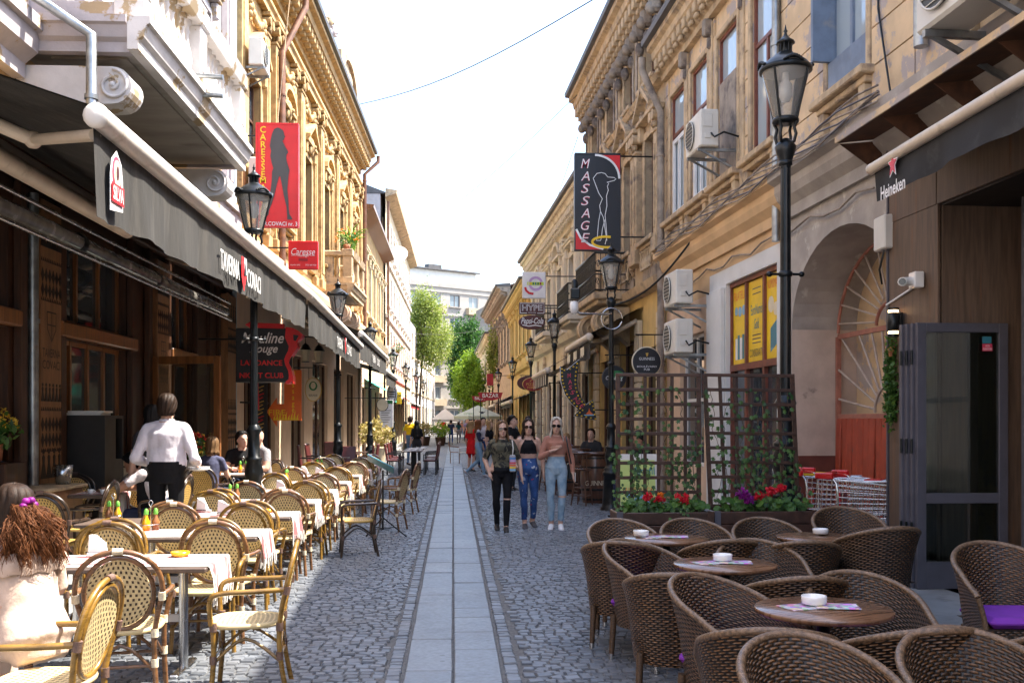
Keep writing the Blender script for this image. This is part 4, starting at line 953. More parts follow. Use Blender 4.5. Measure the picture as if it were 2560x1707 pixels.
for i in range(4): plate(PO[2], 'album_print', rect(-.22 + i * .11, -.13 + i * .11, -.22, .12 + .05 * (i % 2)), FR(S(15.67), -.1, 2.92), 's_teal' if i % 2 else 's_white', .003)
plate(PO[0], 'album_print', [(-.2, -.2), (.03, -.1), (.03, .25), (-.2, .15)], FR(S(14.1), -.1, 2.92), 's_teal', .003); plate(PO[0], 'album_print', [(.04, -.1), (.24, .0), (.24, .35), (.04, .25)], FR(S(14.1), -.1, 2.92), 's_skyblue', .003)
Rr.part('shop_cill', 'white_wall', (shopw[0], shopw[1], .013, .06, 0, .11)); Rr.part('white_pier', 'white_wall', (S(16.1), S(16.9), .013, .09, 0, 3.9), bev=.01)
mb = MB(); mb.tube([Rr.P(S(13.4), .1, 1.05), Rr.P(a1 - .02, .06, 1.02), Rr.P(a1 - .05, -.85, .98)], .035, 8); mb.tube([Rr.P(S(13.4), .1, 1.05), Rr.P(S(13.5), .1, .95), Rr.P(S(13.5), .1, .15)], .035, 8); mb.build('gas_pipe', 'pipe_yellow', Rr.e)
Rr.pipe(Rr.L - .12, .11, 7.9, 'trim_dark', .075, .16, kick=(.2, .5, .9)); Rr.pipe(S(13.55), 4.2, 9.0, 'zinc', .06, .1); Rr.pipe(S(9.55), 5.4, 9, 'zinc', .07, .12)
# cable bundles along the ledge
for j in range(7):
    mb = MB(); r2 = random.Random(j); mb.tube([Rr.P(S(10) + i * .5, .33 + .02 * r2.random(), 5.0 + .03 * j + .05 * math.sin(i * 1.3 + j) - (.0)) for i in range(20)], .012, 5); mb.build('cable', 'frame_grey' if j % 2 else 'trim_dark', Rr.e)
mb = MB(); mb.tube([Rr.P(S(10.7) + i * .45, .05, 4.28 + .06 * math.sin(i * 1.9)) for i in range(19)], .014, 5); mb.build('cable', 'trim_dark', Rr.e)
# brown pub front with steel canopy
Pb = Fac('brown_pub_front', 'rust-streaked brown clad pub front with dark doorway and steel canopy', (4.95 - .03, 3.4), (4.68 - .03, 10.36), 'R')
Sp = lambda Y: (Y - 3.4) * Pb.L / 6.96
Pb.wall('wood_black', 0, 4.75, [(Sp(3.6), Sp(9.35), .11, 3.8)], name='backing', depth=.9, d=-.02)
x = 0.0; kk = 0
while x < Pb.L - .05:
    w = min(1.2, Pb.L - x)
    for z0, z1 in ((3.82, 4.75),): Pb.part('cladding_panel', 'clad_brown', (x + .004, x + w - .004, -.015, .012 + .004 * (kk % 2), z0, z1 - .004), bev=.004)
    x += w; kk += 1
for z0, z1 in ((.11, 1.9), (1.9, 3.82)): Pb.part('cladding_panel', 'clad_brown', (Sp(9.37), Pb.L - .004, -.015, .014, z0 + .003, z1 - .003), bev=.004)
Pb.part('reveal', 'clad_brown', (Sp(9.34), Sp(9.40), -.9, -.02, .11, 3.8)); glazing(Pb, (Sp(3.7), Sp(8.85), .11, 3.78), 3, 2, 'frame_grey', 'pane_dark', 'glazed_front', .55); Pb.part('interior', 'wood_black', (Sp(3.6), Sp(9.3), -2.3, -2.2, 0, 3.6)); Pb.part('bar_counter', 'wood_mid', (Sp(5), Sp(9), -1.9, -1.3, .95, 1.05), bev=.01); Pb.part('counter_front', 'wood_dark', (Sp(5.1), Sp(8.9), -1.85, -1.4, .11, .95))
Pb.run('canopy_sheet', 'rust', [(.02, 4.755), (.55, 4.69), (.55, 4.73), (.02, 4.80)], -.1, Pb.L + .1); Pb.run('canopy_edge', 'plaster_beige', [(.552, 4.685), (.57, 4.685), (.57, 4.75), (.552, 4.75)], -.1, Pb.L + .1)
for i in range(8):
    mb = MB(); s = .3 + i * .97; mb.prism([(.02, 4.74), (.5, 4.69), (.02, 4.36)], lambda a, b, d: Pb.P(d, a, b), s, s + .012); mb.build('gusset', 'rust', Pb.e)
Pb.part('rail_box', 'frame_grey', (Pb.L + .003, Pb.L + .03, -.02, .03, .11, 4.7))

R2 = Fac('old_stucco_palace', 'grimy brown stucco palace with bracketed cornice and triangular pediments', (4.305, 19.9), (3.965, 29), 'R')
R2.shell('plaster_brown', 10.5, 8, rise=1.6, inset=.31)
bw = [1.3, 3.5, 5.7, 7.9]
R2.wall('plaster_brown', 4.6, 10.5, [(s - .5, s + .5, z, z + h) for s in bw for z, h in ((5.65, 2.2), (9.0, 1.1))], name='upper_wall', depth=.3)
g2 = [(.5, 2.0, .11, 3.3), (2.6, 4.4, .11, 3.6), (5.2, 7.2, .11, 3.3), (7.9, 8.8, .11, 3.2)]
R2.wall('plaster_gold', 0, 4.6, g2, name='ground_floor_wall'); [glazing(R2, h, 2, 1, 'frame_brown', 'pane_dark', 'shop_door') for h in g2]
for s in (.25, 2.3, 4.8, 7.55):
    R2.part('rusticated_pier', 'plaster_cream', *[(s - .2, s + .2, .002, .12, .11 + .35 * i + .012, .11 + .35 * (i + 1)) for i in range(11)], bev=.02)
for s in bw:
    R2.window(s, 5.65, 1.0, 2.2, 'console', 'frame_brown', 'trim_beige', 'pane', ped='tri', surround=.17); R2.window(s, 9.0, 1.0, 1.1, 'plain', 'frame_brown', 'trim_beige', 'pane', surround=.14, ped=None)
    for q in (-1, 1):
        R2.pilaster(s + q * .93, 5.2, 8.2, .26, 'trim_beige', .16); R2.part('strip', 'trim_beige', (s + q * .92 - .14, s + q * .92 + .14, .002, .1, 8.85, 10.3), bev=.02); R2.part('strip', 'trim_dark', (s + q * .92 - .06, s + q * .92 + .06, .1, .14, 8.95, 10.2), bev=.02)
    R2.part('relief_panel', 'trim_dark', (s - .6, s + .6, .002, .06, 4.72, 5.0), bev=.02)
    for j in range(5): 
        mb = MB(); baluster(mb, R2.P(s - .4 + .2 * j, .13, 4.98), .4, .05); mb.build('baluster', 'trim_beige', R2.e)
R2.repeat('garland', 1, lambda mb: swag(mb, R2, 1.2, 8), [(s, 8.7) for s in (2.4, 4.6, 6.8)], 'trim_dark')
R2.run('string_course', 'trim_beige', [(.002, 4.45), (.2, 4.5), (.26, 4.66), (.002, 4.74)], 0, R2.L); R2.run('string_course', 'trim_beige', [(.002, 8.62), (.18, 8.65), (.24, 8.76), (.002, 8.82)], 0, R2.L)
R2.cornice(10.28, 'trim_beige', .6, .85, .36, modm='trim_beige')
R2.repeat('frieze_scroll', 1, lambda mb: (R2.box(mb, -.12, .12, .02, .3, -.34, .02, .06), mb.ball(R2.P(0, .26, -.26), .12, .12, .14), mb.ball(R2.P(0, .14, -.55), .09, .1, .16)), [(.3 + i * .77, 10.42) for i in range(12)], 'trim_dark')
def iron_balcony(f, s0, s1, d1, z, slab_m, hgt=.92, step=.11):
    f.part('balcony_slab', slab_m, (s0, s1, .003, d1, z - .16, z), (s0 + .1, s1 - .1, .003, d1 - .1, z - .26, z - .16), bev=.02)
    mb = MB(); ring = [f.P(s0 + .05, .02, 0), f.P(s0 + .05, d1 - .05, 0), f.P(s1 - .05, d1 - .05, 0), f.P(s1 - .05, .02, 0)]
    for zz in (.06, .42, hgt): mb.tube([p + Vector((0, 0, z + zz)) for p in ring], .018 if zz < hgt else .028, 6)
    for a, b in ((0, 1), (1, 2), (2, 3)):
        L = (ring[b] - ring[a]).length; n = max(2, int(L / step))
        for i in range(n + 1):
            p = ring[a].lerp(ring[b], i / n); mb.tube([p + Vector((0, 0, z + .02)), p + Vector((0, 0, z + hgt))], .010, 5)
            if i < n and i % 2 == 0:
                q = ring[a].lerp(ring[b], (i + .5) / n); dr = (ring[b] - ring[a]).normalized(); mb.tube([q + dr * .05 * math.cos(t * .7) * (1 - t / 14) + Vector((0, 0, z + .24 + .10 * math.sin(t * .7) * (1 - t / 14))) for t in range(12)], .008, 4)
                mb.tube([q + dr * .05 * math.cos(t * .7) * (1 - t / 14) + Vector((0, 0, z + .66 + .10 * math.sin(t * .7) * (1 - t / 14))) for t in range(12)], .008, 4)
    mb.build('railing', 'iron_black', f.e)
iron_balcony(R2, 3.2, 6.1, .92, 4.72, 'trim_beige')
for s in (3.4, 5.5):
    mb = MB(); volute(R2, mb, s, s + .36, .02, .85, 4.05, .3); mb.build('scroll_bracket', 'trim_beige', R2.e)
R3 = Fac('cream_balcony_house', 'cream house with red tiled roof, round pediment and black iron balconies', (4.2, 29.1), (3.62, 46), 'R'); R3.shell('plaster_ivory', 8.8, 8, rise=1.3, roofm='roof_tile', over=.5)
b3 = [1.7, 4.6, 7.5, 10.4, 13.2, 15.6]
R3.wall('plaster_ivory', 4.6, 8.8, [(s - .55, s + .55, 5.2, 7.3) for s in b3], name='upper_wall'); g3 = [(.8, 2.6, .11, 3.2), (3.7, 5.5, .11, 3.2), (6.6, 8.4, .11, 3.2), (9.5, 11.3, .11, 3.2), (12.2, 14, .11, 3.2), (14.8, 16.4, .11, 3.2)]
R3.wall('plaster_ivory', 0, 4.6, g3, name='ground_floor_wall'); [glazing(R3, h, 2, 1, 'frame_brown', 'pane', 'shop_door') for h in g3]
for i, s in enumerate(b3): R3.window(s, 5.2, 1.1, 2.1, 'plain', 'frame_brown', 'plaster_ivory', ped='seg' if i % 2 == 0 else 'flat', surround=.2)
for s in (.2, 3.1, 6, 9, 11.8, 14.2): R3.pilaster(s, 4.8, 8.1, .4, 'plaster_ivory', .12); R3.part('rusticated_pier', 'plaster_ivory', *[(s - .2, s + .2, .002, .12, .11 + .35 * i + .012, .11 + .35 * (i + 1)) for i in range(12)], bev=.02)
R3.run('string_course', 'plaster_ivory', [(.002, 4.4), (.2, 4.45), (.3, 4.65), (.002, 4.75)], 0, R3.L); R3.cornice(8.2, 'plaster_ivory', .55, .75, .4); iron_balcony(R3, .5, 3, .8, 4.9, 'plaster_ivory'); iron_balcony(R3, 6.3, 9, .8, 4.9, 'plaster_ivory'); R3.pipe(.1, .11, 8.1, 'zinc', .07, .15)
R4 = Fac('golden_yellow_house', 'golden yellow two-storey house with dark shutters', (3.62, 46), (3.45, 60), 'R'); R4.shell('plaster_gold', 8.2, 8, rise=1.6, roofm='roof_metal')
b4 = [1.4, 3.9, 6.4, 8.9, 11.4, 13]
R4.wall('plaster_gold', 0, 8.2, [(s - .5, s + .5, z, z + h) for s in b4 for z, h in ((5.1, 2.2), (.6, 2.4))])
for s in b4: R4.window(s, 5.1, 1.0, 2.2, 'plain', 'paint_blue', 'plaster_gold', surround=.12, ped='flat'); R4.window(s, .6, 1.0, 2.4, 'plain', 'frame_brown', 'plaster_gold', 'pane_dark', surround=.12)
R4.cornice(7.7, 'plaster_gold', .5, .55, .5); R4.run('string_course', 'plaster_gold', [(.002, 4.2), (.2, 4.25), (.26, 4.4), (.002, 4.5)], 0, R4.L)
R5 = Fac('derelict_brown_house', 'derelict brown house with crumbling cornice and rusty eaves', (3.45, 60), (3.0, 78), 'R'); R5.shell('plaster_brown', 9.8, 8, rise=1.8, roofm='rust')
b5 = [1.5 + 2.6 * i for i in range(7)]
R5.wall('plaster_brown', 0, 9.8, [(s - .5, s + .5, z, z + 2.3) for s in b5 for z in (.7, 5.4)])
for s in b5:
    for z in (.7, 5.4): R5.window(s, z, 1.0, 2.3, 'plain', 'frame_brown', 'trim_dark', ped='tri' if z > 4 else None)
R5.cornice(9.1, 'trim_dark', .8, .7, .5)
R6 = Fac('far_pale_house', 'pale house beyond the derelict one on the shaded side', (3.0, 78), (2.75, 102), 'R'); R6.shell('plaster_cream', 8.5, 8, rise=1.4)
b6 = [2 + 3 * i for i in range(7)]; R6.wall('plaster_cream', 0, 8.5, [(s - .5, s + .5, z, z + 2) for s in b6 for z in (.8, 4.8)])
for s in b6:
    for z in (.8, 4.8): R6.window(s, z, 1.0, 2, 'plain', 'frame_brown', 'plaster_cream', surround=.1)
R6.cornice(8, 'plaster_cream', .5, .5, .6)
# the rows carry on behind the viewer and shade the terraces from that side
N1 = Fac('neighbour_house', 'plain lilac house next before the tavern building', (-5.2, -24), (-4.97, 2.96), 'L'); N1.shell('plaster_lilac', 12, 8, inset=.01)
N2 = Fac('neighbour_house', 'plain beige house next before the brown pub front', (5.6, -24), (4.99, 3.36), 'R'); N2.shell('plaster_beige', 9.4, 8, inset=.01)
# ============================================================ AWNINGS
def awning(label, x_w, z_w, x_f, z_f, y0, y1, drop, cm='canvas_grey', bar_m='white_metal', seed=0, sag=.03, arms=True, bar_r=.085, name='awning', zf1=None, under=True, xw1=None):
    "sloping canvas from the wall (x_w,z_w) to a front bar (x_f,z_f), hanging valance of height drop"
    q = 1 if x_f > x_w else -1; zf1 = z_f if zf1 is None else zf1; xw1 = x_w if xw1 is None else xw1
    t = thing(name, label, 'awning', (x_f, y0, 0)); L = lambda x, y, z: Vector((x - x_f, y - y0, z)); rg = random.Random(seed)
    n = max(8, int((y1 - y0) / .22)); m = 7; zz = lambda k: z_f + (zf1 - z_f) * k; mb = MB(); rings = []
    for lay in (0, .012):
        vs = []
        for i in range(n + 1):
            k = i / n; y = y0 + (y1 - y0) * k
            for j in range(m + 1):
                w = j / m; xw = x_w + (xw1 - x_w) * k
                vs.append(L(xw + (x_f - xw) * w, y, z_w + (zz(k) + .05 - z_w) * w - sag * math.sin(PI * w) * (1 + .3 * math.sin(i * 1.7)) + lay))
        mb.add(vs, [(i * (m + 1) + j, (i + 1) * (m + 1) + j, (i + 1) * (m + 1) + j + 1, i * (m + 1) + j + 1) for i in range(n) for j in range(m)], True)
    mb.build('canopy', cm, t, recalc=False)
    mb = MB(); mb.tube([L(x_f, y0, z_f), L(x_f, y1, zf1)], bar_r, 14); 
    for y, z in ((y0, z_f), (y1, zf1)): mb.lathe([(0.001, -.03), (bar_r * .7, -.025), (bar_r * 1.03, 0), (bar_r * 1.03, .05), (.001, .05)], 14, M=Matrix.Translation(L(x_f, y - .01, z)) @ Matrix.Rotation(-PI / 2, 4, 'X'))
    mb.build('front_bar', bar_m, t)
    if drop:
        ny = n * 2; nz = 5; vs = []
        for i in range(ny + 1):
            k = i / ny; y = y0 + (y1 - y0) * k; a = .4 * math.sin(i * .6 + seed) + .25 * math.sin(i * 1.3 + 1) + .12 * rg.uniform(-1, 1)
            dd = drop * (1 + .02 * math.sin(i * .33 + seed) + .012 * math.sin(i * .9) + .05 * math.exp(-k * 12) - .06 * k)
            for j in range(nz + 1):
                w = j / nz; vs.append(L(x_f - q * .02 + q * .055 * a * w, y, zz(k) - bar_r * .6 - dd * w))
        mb = MB(); mb.add(vs, [(i * (nz + 1) + j, (i + 1) * (nz + 1) + j, (i + 1) * (nz + 1) + j + 1, i * (nz + 1) + j + 1) for i in range(ny) for j in range(nz)], True); mb.build('valance', cm, t, recalc=False)
    if arms:
        k = 0
        for y in (y0 + .12, (y0 + y1) / 2, y1 - .15):
            e = Vector(((x_w * .35 + x_f * .65), y + (.9 if y < y1 - 1 else -.9), z_w * .35 + z_f * .65 - .22)); mb = MB(); mb.tube([L(x_f - q * .05, y, z_f - .1), L(*e)], .045, 8); mb.tube([L(*e), L(x_w + q * .1, y, z_w - .3)], .055, 8); mb.ball(L(*e), .07); mb.build('folding_arm', 'cream_metal', t)
    return t, L
XW = -4.85
AW = []
t1, L1 = awning('long dark grey tavern awning with white lettering, red crest and white front bar', XW, 4.75, -2.45, 3.82, 7.0, 16.95, .60, seed=1, zf1=3.86)
tw = lambda t, L, s, y, z, w, h, m_, **k: text(t, s, w, h, frame(L(-2.437, y, z), (0, 1, 0), (0, 0, 1)), m_, **k)
tw(t1, L1, 'TAVERNA', 11.03, 3.42, .92, .21, 's_white', depth=.012, bold=.006); tw(t1, L1, 'COVACI', 12.33, 3.42, .82, .21, 's_white', depth=.012, bold=.006)
def crest(t, L, y, z, k=1):
    FM = frame(L(-2.44, y, z), (0, 1, 0), (0, 0, 1))
    plate(t, 'crest', [(-.15 * k, .22 * k), (.15 * k, .22 * k), (.15 * k, -.05 * k), (0, -.24 * k), (-.15 * k, -.05 * k)], FM, 's_red', .026); plate(t, 'crest', [(0, .22 * k), (.15 * k, .22 * k), (.15 * k, 0), (0, 0)], FM, 's_white', .031); plate(t, 'crest', [(-.02 * k, -.02 * k), (.1 * k, -.02 * k), (.06 * k, .14 * k), (.02 * k, .14 * k)], FM, 's_black', .035)
crest(t1, L1, 11.68, 3.42, .85)
# brewery badge on the near end of the valance
FM = frame(L1(-2.44, 7.33, 3.42), (0, 1, 0), (0, 0, 1)) @ Matrix.Scale(.85, 4)
plate(t1, 'badge', [(-.16, -.24), (.16, -.20), (.16, .06), (.12, .2), (0, .29), (-.12, .2), (-.16, .06)], FM, 's_white', .024); plate(t1, 'badge', ellipse(.115, .15, 20, 0, .09), FM, 's_pinkred', .028); plate(t1, 'badge', ellipse(.085, .12, 20, 0, .09), FM, 's_cream', .032); plate(t1, 'badge', ellipse(.03, .06, 12, 0, .10), FM, 's_maroon', .036)
plate(t1, 'badge', rect(-.15, .15, -.16, .0), FM, 's_red', .037); text(t1, 'SILVA', .26, .12, FM @ Matrix.Translation((0, -.08, 0)), 's_white', bold=.01, depth=.041)
t2_, L2 = awning('second dark grey awning hanging between two lamp posts, past the tavern one', XW + .3, 4.72, -2.45, 3.86, 17.15, 26.5, .60, seed=3, zf1=3.68)
tw(t2_, L2, 'TAVERNA', 21.6, 3.38, 1.1, .22, 's_white', depth=.012); tw(t2_, L2, 'COVACI', 23.5, 3.36, 1.0, .22, 's_white', depth=.012); crest(t2_, L2, 22.6, 3.40, .8)
t3_, L3 = awning('third dark grey awning at the end of the terrace row', XW + .5, 4.9, -2.45, 4.02, 26.7, 37, .62, seed=5, zf1=4.0)
tw(t3_, L3, 'TAVERNA', 30.8, 3.6, 1.1, .22, 's_white', depth=.012); tw(t3_, L3, 'COVACI', 32.6, 3.6, 1.0, .22, 's_white', depth=.012)
t4_, L4 = awning('small slate awning beyond the terrace awnings', -4.2, 4.1, -2.5, 3.55, 37.6, 44, .45, cm='canvas_grey', seed=6, arms=False)
awning('green and white striped shop awning on the sunny side', -4.0, 3.6, -2.8, 2.9, 45, 54, .25, cm='canvas_green', seed=7, arms=False); awning('red shop awning far down the sunny side', -3.8, 3.5, -2.6, 2.8, 62, 76, .25, cm='canvas_red', seed=8, arms=False)
# rolled blind and gutter under the tavern awning
o = thing('rolled_blind', 'rolled clear plastic blind under the tavern awning', 'blind', (-4.45, 5, 0)); mb = MB(); mb.tube([(0, 0, 3.82), (.05, 14.5, 3.82)], .10, 12); mb.build('roll', 'plastic_clear', o)
mb = MB(); mb.tube([(.12, 0, 3.66), (.17, 14.5, 3.66)], .03, 8); mb.tube([(.1, 0, 3.98), (.15, 14.5, 3.98)], .025, 8); mb.build('rail', 'steel', o); mb = MB()
for y in (1.5, 4.2, 7, 10, 13): mb.tube([(0, y, 3.82), (.01, y + .12, 3.82)], .13, 12)
mb.build('clamp', 'iron_black', o)
o = thing('folded_awning', 'folded cream awning cassette above the rolled blind', 'awning', (-4.0, 5, 0)); mb = MB(); mb.tube([(-.02, 0, 4.05), (.0, 7.5, 4.05)], .09, 12); mb.tube([(-.12, 0, 4.22), (-.1, 7.5, 4.22)], .06, 10); mb.build('cassette', 'cream_metal', o); mb = MB(); mb.tube([(-.2, .2, 4.25), (-.8, .4, 4.5)], .03, 8); mb.tube([(-.2, 6.2, 4.25), (-.8, 6.4, 4.5)], .03, 8); mb.build('bracket', 'steel', o)
# right side
def ra(label, xw, zw, xf, zf, y0, y1, drop, cm='canvas_black', bar='cream_metal', **k): return awning(label, xw, zw, xf, zf, y0, y1, drop, cm=cm, bar_m=bar, **k)
tH, LH = ra('black pub awning with a red star and pale lettering', 4.86, 4.42, 3.98, 4.12, 3.4, 9.25, .30, seed=11, sag=.005, arms=False, xw1=4.66, bar_r=.052)
FMh = frame(LH(3.985, 8.75, 3.93), (0, -1, 0), (0, 0, 1))
st5 = [(.085 * (1 if k % 2 == 0 else .42) * math.sin(k * PI / 5), .10 + .105 * (1 if k % 2 == 0 else .42) * math.cos(k * PI / 5)) for k in range(10)]
plate(tH, 'star', [(a * 1.25, b + (b - .1) * .25) for a, b in st5], FMh, 's_white', .035); plate(tH, 'star', st5, FMh, 's_pinkred', .04); text(tH, 'Heineken', .50, .125, FMh @ Matrix.Translation((0, -.11, 0)), 's_white', bold=.018, depth=.036)
ta, La = ra('black pub awning with pale lettering on its short valance', 4.2, 4.25, 3.02, 3.58, 22, 26.1, .42, seed=12, sag=.0)
for i, tx in enumerate(('GUEST', 'PUB', 'MUSIC')): [plate(ta, 'faded_print', rect(-.3 + j * .16, -.2 + j * .16, -.12 + .03 * (j % 2), .1), frame(La(3.0, 25.5 - i * 1.35, 3.3), (0, -1, 0), (0, 0, 1)), 's_cream', .035) for j in range(4)]
tb, Lb = ra('striped black awning sloping over the yellow pub front', 4.0, 3.95, 2.57, 3.08, 27, 31.5, .36, seed=13, sag=.0)
for i in range(8): mb = MB(); mb.add([Lb(2.53, 27.2 + i * .55, 3.03), Lb(2.53, 27.42 + i * .55, 3.03), Lb(2.53, 27.42 + i * .55, 2.70), Lb(2.53, 27.2 + i * .55, 2.70)], [(0, 1, 2, 3)]); mb.build('stripe', 'canvas_cream', tb, recalc=False)
ra('wide black awning before the golden yellow house', 3.85, 3.1, 2.55, 2.55, 44, 53, .2, seed=14, arms=False); ra('dark awning before the derelict house', 3.5, 3.2, 2.4, 2.6, 58, 68, .2, seed=15, arms=False)

# ============================================================ LAMP POSTS
def make_lamp(k=1.0):
    t = thing('street_lamp', '', 'street lamp', group='old lantern lamp posts along the street')
    mb = MB(); mb.lathe([(.22, 0), (.22, .05), (.185, .1), (.175, .16), (.15, .7), (.17, .73), (.17, .78), (.14, .80), (.15, .84), (.11, .88), (.10, .95), (.125, 1.04), (.128, 1.10), (.10, 1.22), (.115, 1.25), (.115, 1.28), (.085, 1.30), (.078, 1.5), (.075, 1.6), (.105, 1.66), (.10, 1.68), (.062, 1.74)], 20); mb.build('base', 'iron_black', t)
    mb = MB(); n = 20; vs = []
    for z, r in ((1.72, .055), (4.12, .048)):
        for i in range(n): a = 2 * PI * i / n; rr = r * (1.0 if i % 2 else .90); vs.append((rr * math.cos(a), rr * math.sin(a), z))
    mb.add(vs, [(i, (i + 1) % n, n + (i + 1) % n, n + i) for i in range(n)])
    for z in (2.92, 4.0): mb.lathe([(.05, z - .03), (.066, z - .02), (.066, z + .02), (.05, z + .03)], 16)
    mb.tube([(-.16, 0, 2.92), (.16, 0, 2.92)], .013, 8); [mb.ball((q * .16, 0, 2.92), .03) for q in (-1, 1)]
    mb.lathe([(.05, 3.95), (.055, 4.0), (.09, 4.1), (.105, 4.16), (.075, 4.2), (.03, 4.24)], 16)
    for i in range(4):
        a = PI / 4 + i * PI / 2; c, s = math.cos(a), math.sin(a); mb.tube([(c * r, s * r, z) for r, z in ((.03, 4.18), (.09, 4.2), (.11, 4.27), (.09, 4.34), (.12, 4.4))], .016, 6)
    mb.build('post', 'iron_black', t)
    la = MB(); la.lathe([(.06, 4.38), (.125, 4.39), (.13, 4.42), (.115, 4.44), (.06, 4.44)], 20); la.lathe([(.24, 4.88), (.255, 4.89), (.255, 4.92), (.235, 4.94)], 24)
    for i in range(4): a = PI / 4 + i * PI / 2; la.tube([(.12 * math.cos(a), .12 * math.sin(a), 4.42), (.235 * math.cos(a), .235 * math.sin(a), 4.9)], .012, 6)
    lo = la.build('lantern_frame', 'iron_black', t)
    mb = MB(); mb.lathe([(.113, 4.43), (.228, 4.89)], 24); fixd = mb.mesh('lantern_glass'); obj('lantern_glass', fixd, 'glass_lantern', lo)
    mb = MB(); mb.lathe([(.03, 4.9), (.035, 4.8), (.06, 4.77), (.065, 4.65), (.04, 4.6), (.001, 4.59)], 12); mb.build('bulb', 'porcelain', lo)
    mb = MB(); mb.lathe([(.25, 4.915), (.22, 4.96), (.15, 5.02), (.085, 5.06), (.07, 5.075)], 24)
    ro = mb.build('lantern_roof', 'iron_black', t); mb = MB()
    mb.lathe([(.05, 5.075), (.05, 5.16), (.09, 5.165), (.085, 5.185), (.05, 5.21), (.022, 5.24), (.012, 5.27), (.022, 5.285), (.012, 5.3), (.002, 5.35)], 14)
    for i in range(9):
        a = 2 * PI * i / 9; mb.tube([(.06 * math.cos(a), .06 * math.sin(a), 5.075), (.06 * math.cos(a), .06 * math.sin(a), 5.165)], .007, 4)
    for i in range(4):
        a0 = i * PI / 2
        for j in range(-4, 5): a = a0 + j * .085; mb.ball((.25 * math.cos(a), .25 * math.sin(a), 4.935 + .03 * math.cos(j * .4)), .022, .022, .024 - abs(j) * .002, 6, 4)
    tag(mb.build('finial', 'iron_black', ro), kind='stuff')
    return t
lamp0 = make_lamp()
lps = [('fluted lantern lamp post behind the ivy trellis', 3.51, 10.35, 1.085), ('lantern lamp post in front of the tavern awning, its base among the chairs', -2.64, 13.4, 1.0), ('lantern lamp post with the bent camera arm beside the round stout sign', 3.0, 18.8, 1.0),
       ('lantern lamp post rising between the first and third awnings', -2.75, 24.0, 1.0), ('lantern lamp post beside the arrow shaped massage sign', 3.2, 31.4, 1.0), ('lantern lamp post at the far end of the third awning', -2.8, 33.8, 1.0),
       ('lantern lamp post beside the oval pizza sign', 3.2, 41, 1.0), ('lantern lamp post beside the green awning', -2.75, 46, 1.0), ('lantern lamp post before the golden yellow house', 3.1, 52, 1.0), ('lantern lamp post beyond the green awning', -2.7, 57, 1.0), ('lantern lamp post before the derelict brown house', 2.9, 64, 1.0), ('lantern lamp post by the red shop awning', -2.5, 68, 1.0), ('lantern lamp post beside the red umbrellas', 2.75, 76, 1), ('lantern lamp post by the bright white far building', -2.4, 80, 1)]
for i, (lb, x, y, k) in enumerate(lps):
    o = lamp0 if i == 0 else copy_tree(lamp0); o['label'] = lb; o.location = (x, y, RPZ - .005 if x > 3.12 else 0); k = k if i == 0 else .96; o.scale = (k, k, k); o.rotation_euler = (0, 0, i * .7)
o = thing('surveillance_camera', 'white round camera on a bent steel arm on a lamp post', 'camera', (3.0, 18.8, 3.75)); mb = MB(); mb.tube([(0, -.06, 0), (-.1, -.1, -.02), (-.62, -.1, 0), (-.68, -.1, .06)], .02, 8); mb.tube(smooth_pts([(.2 * math.cos(a * .6), -.08, -.1 + .2 * math.sin(a * .6)) for a in range(11)]), .014, 6); mb.build('arm', 'steel', o); mb = MB(); mb.lathe([(.001, -.12), (.06, -.1), (.085, -.02), (.085, .08), (.06, .12)], 14, (-.72, -.1, .1)); mb.build('dome', 'white_gloss', o); mb = MB(); mb.box(-.80, -.62, -.2, 0, .26, .46, .02); mb.lathe([(.06, 0), (.06, .14), (.02, .18)], 12, (-.71, -.1, .46)); mb.build('housing', 'iron_black', o)

# ============================================================ SIGNS
def sign(name, label, x0, x1, z0, z1, y, m_, thick=.12, wall=None, cat='sign', edge=None, arm_z=None, bevel=.012):
    t = thing(name, label, cat, ((x0 + x1) / 2, y, z0)); w = x1 - x0; h = z1 - z0; mb = MB(); mb.box(-w / 2, w / 2, 0, thick, 0, h, bevel); mb.build('panel', m_, t)
    if edge:
        mb = MB(); e = .03
        for a, b, c, d in ((-w / 2, w / 2, -.005, e), (-w / 2, w / 2, h - e, h + .005), (-w / 2 - .004, -w / 2 + e, e, h - e), (w / 2 - e, w / 2 + .004, e, h - e)): mb.box(a, b, -.012, thick + .006, c, d)
        mb.build('frame', edge, t)
    if wall is not None:
        mb = MB(); s = -1 if wall < x0 else 1; xs = w / 2 * s; xe = wall - (x0 + x1) / 2
        for zz in (arm_z or (.12 * h, .9 * h)): mb = MB(); mb.tube([(xs - s * .02, thick / 2, zz), (xe, thick / 2, zz)], .018, 7); mb.build('bracket', 'iron_black', t)
    return t, (lambda a, b, d=0: FCAM((a, -d, b)))
def wall_x(f, Y): (a, b), (c, d) = f.p0, f.p1; return a + (c - a) * (Y - b) / (d - b)
Y = 20.9; x0, x1 = XA(647, Y), XA(751, Y); z0, z1 = ZA(574, Y), ZA(317, Y)
t, Fm = sign('banner_sign', 'tall red banner with yellow upright lettering and a dark standing figure', x0, x1, z0, z1, Y, 's_red', .1, wall_x(A, Y) + .3, edge='s_red', arm_z=(1.55, 1.9))
w, h = x1 - x0, z1 - z0
text(t, '\n'.join('CARESSE'), .13, 1.06, FCAM((-w * .33, 0, h * .72)), 's_yellow', bold=.015, depth=.013, vert=True); text(t, '\n'.join('MASSAGE'), .13, .95, FCAM((-w * .33, 0, h * .255)), 's_yellow', bold=.015, depth=.013, vert=True); text(t, 'STR.COVACI nr. 3', w * .9, .085, FCAM((.02, 0, .07)), 's_white', bold=.01, depth=.013)
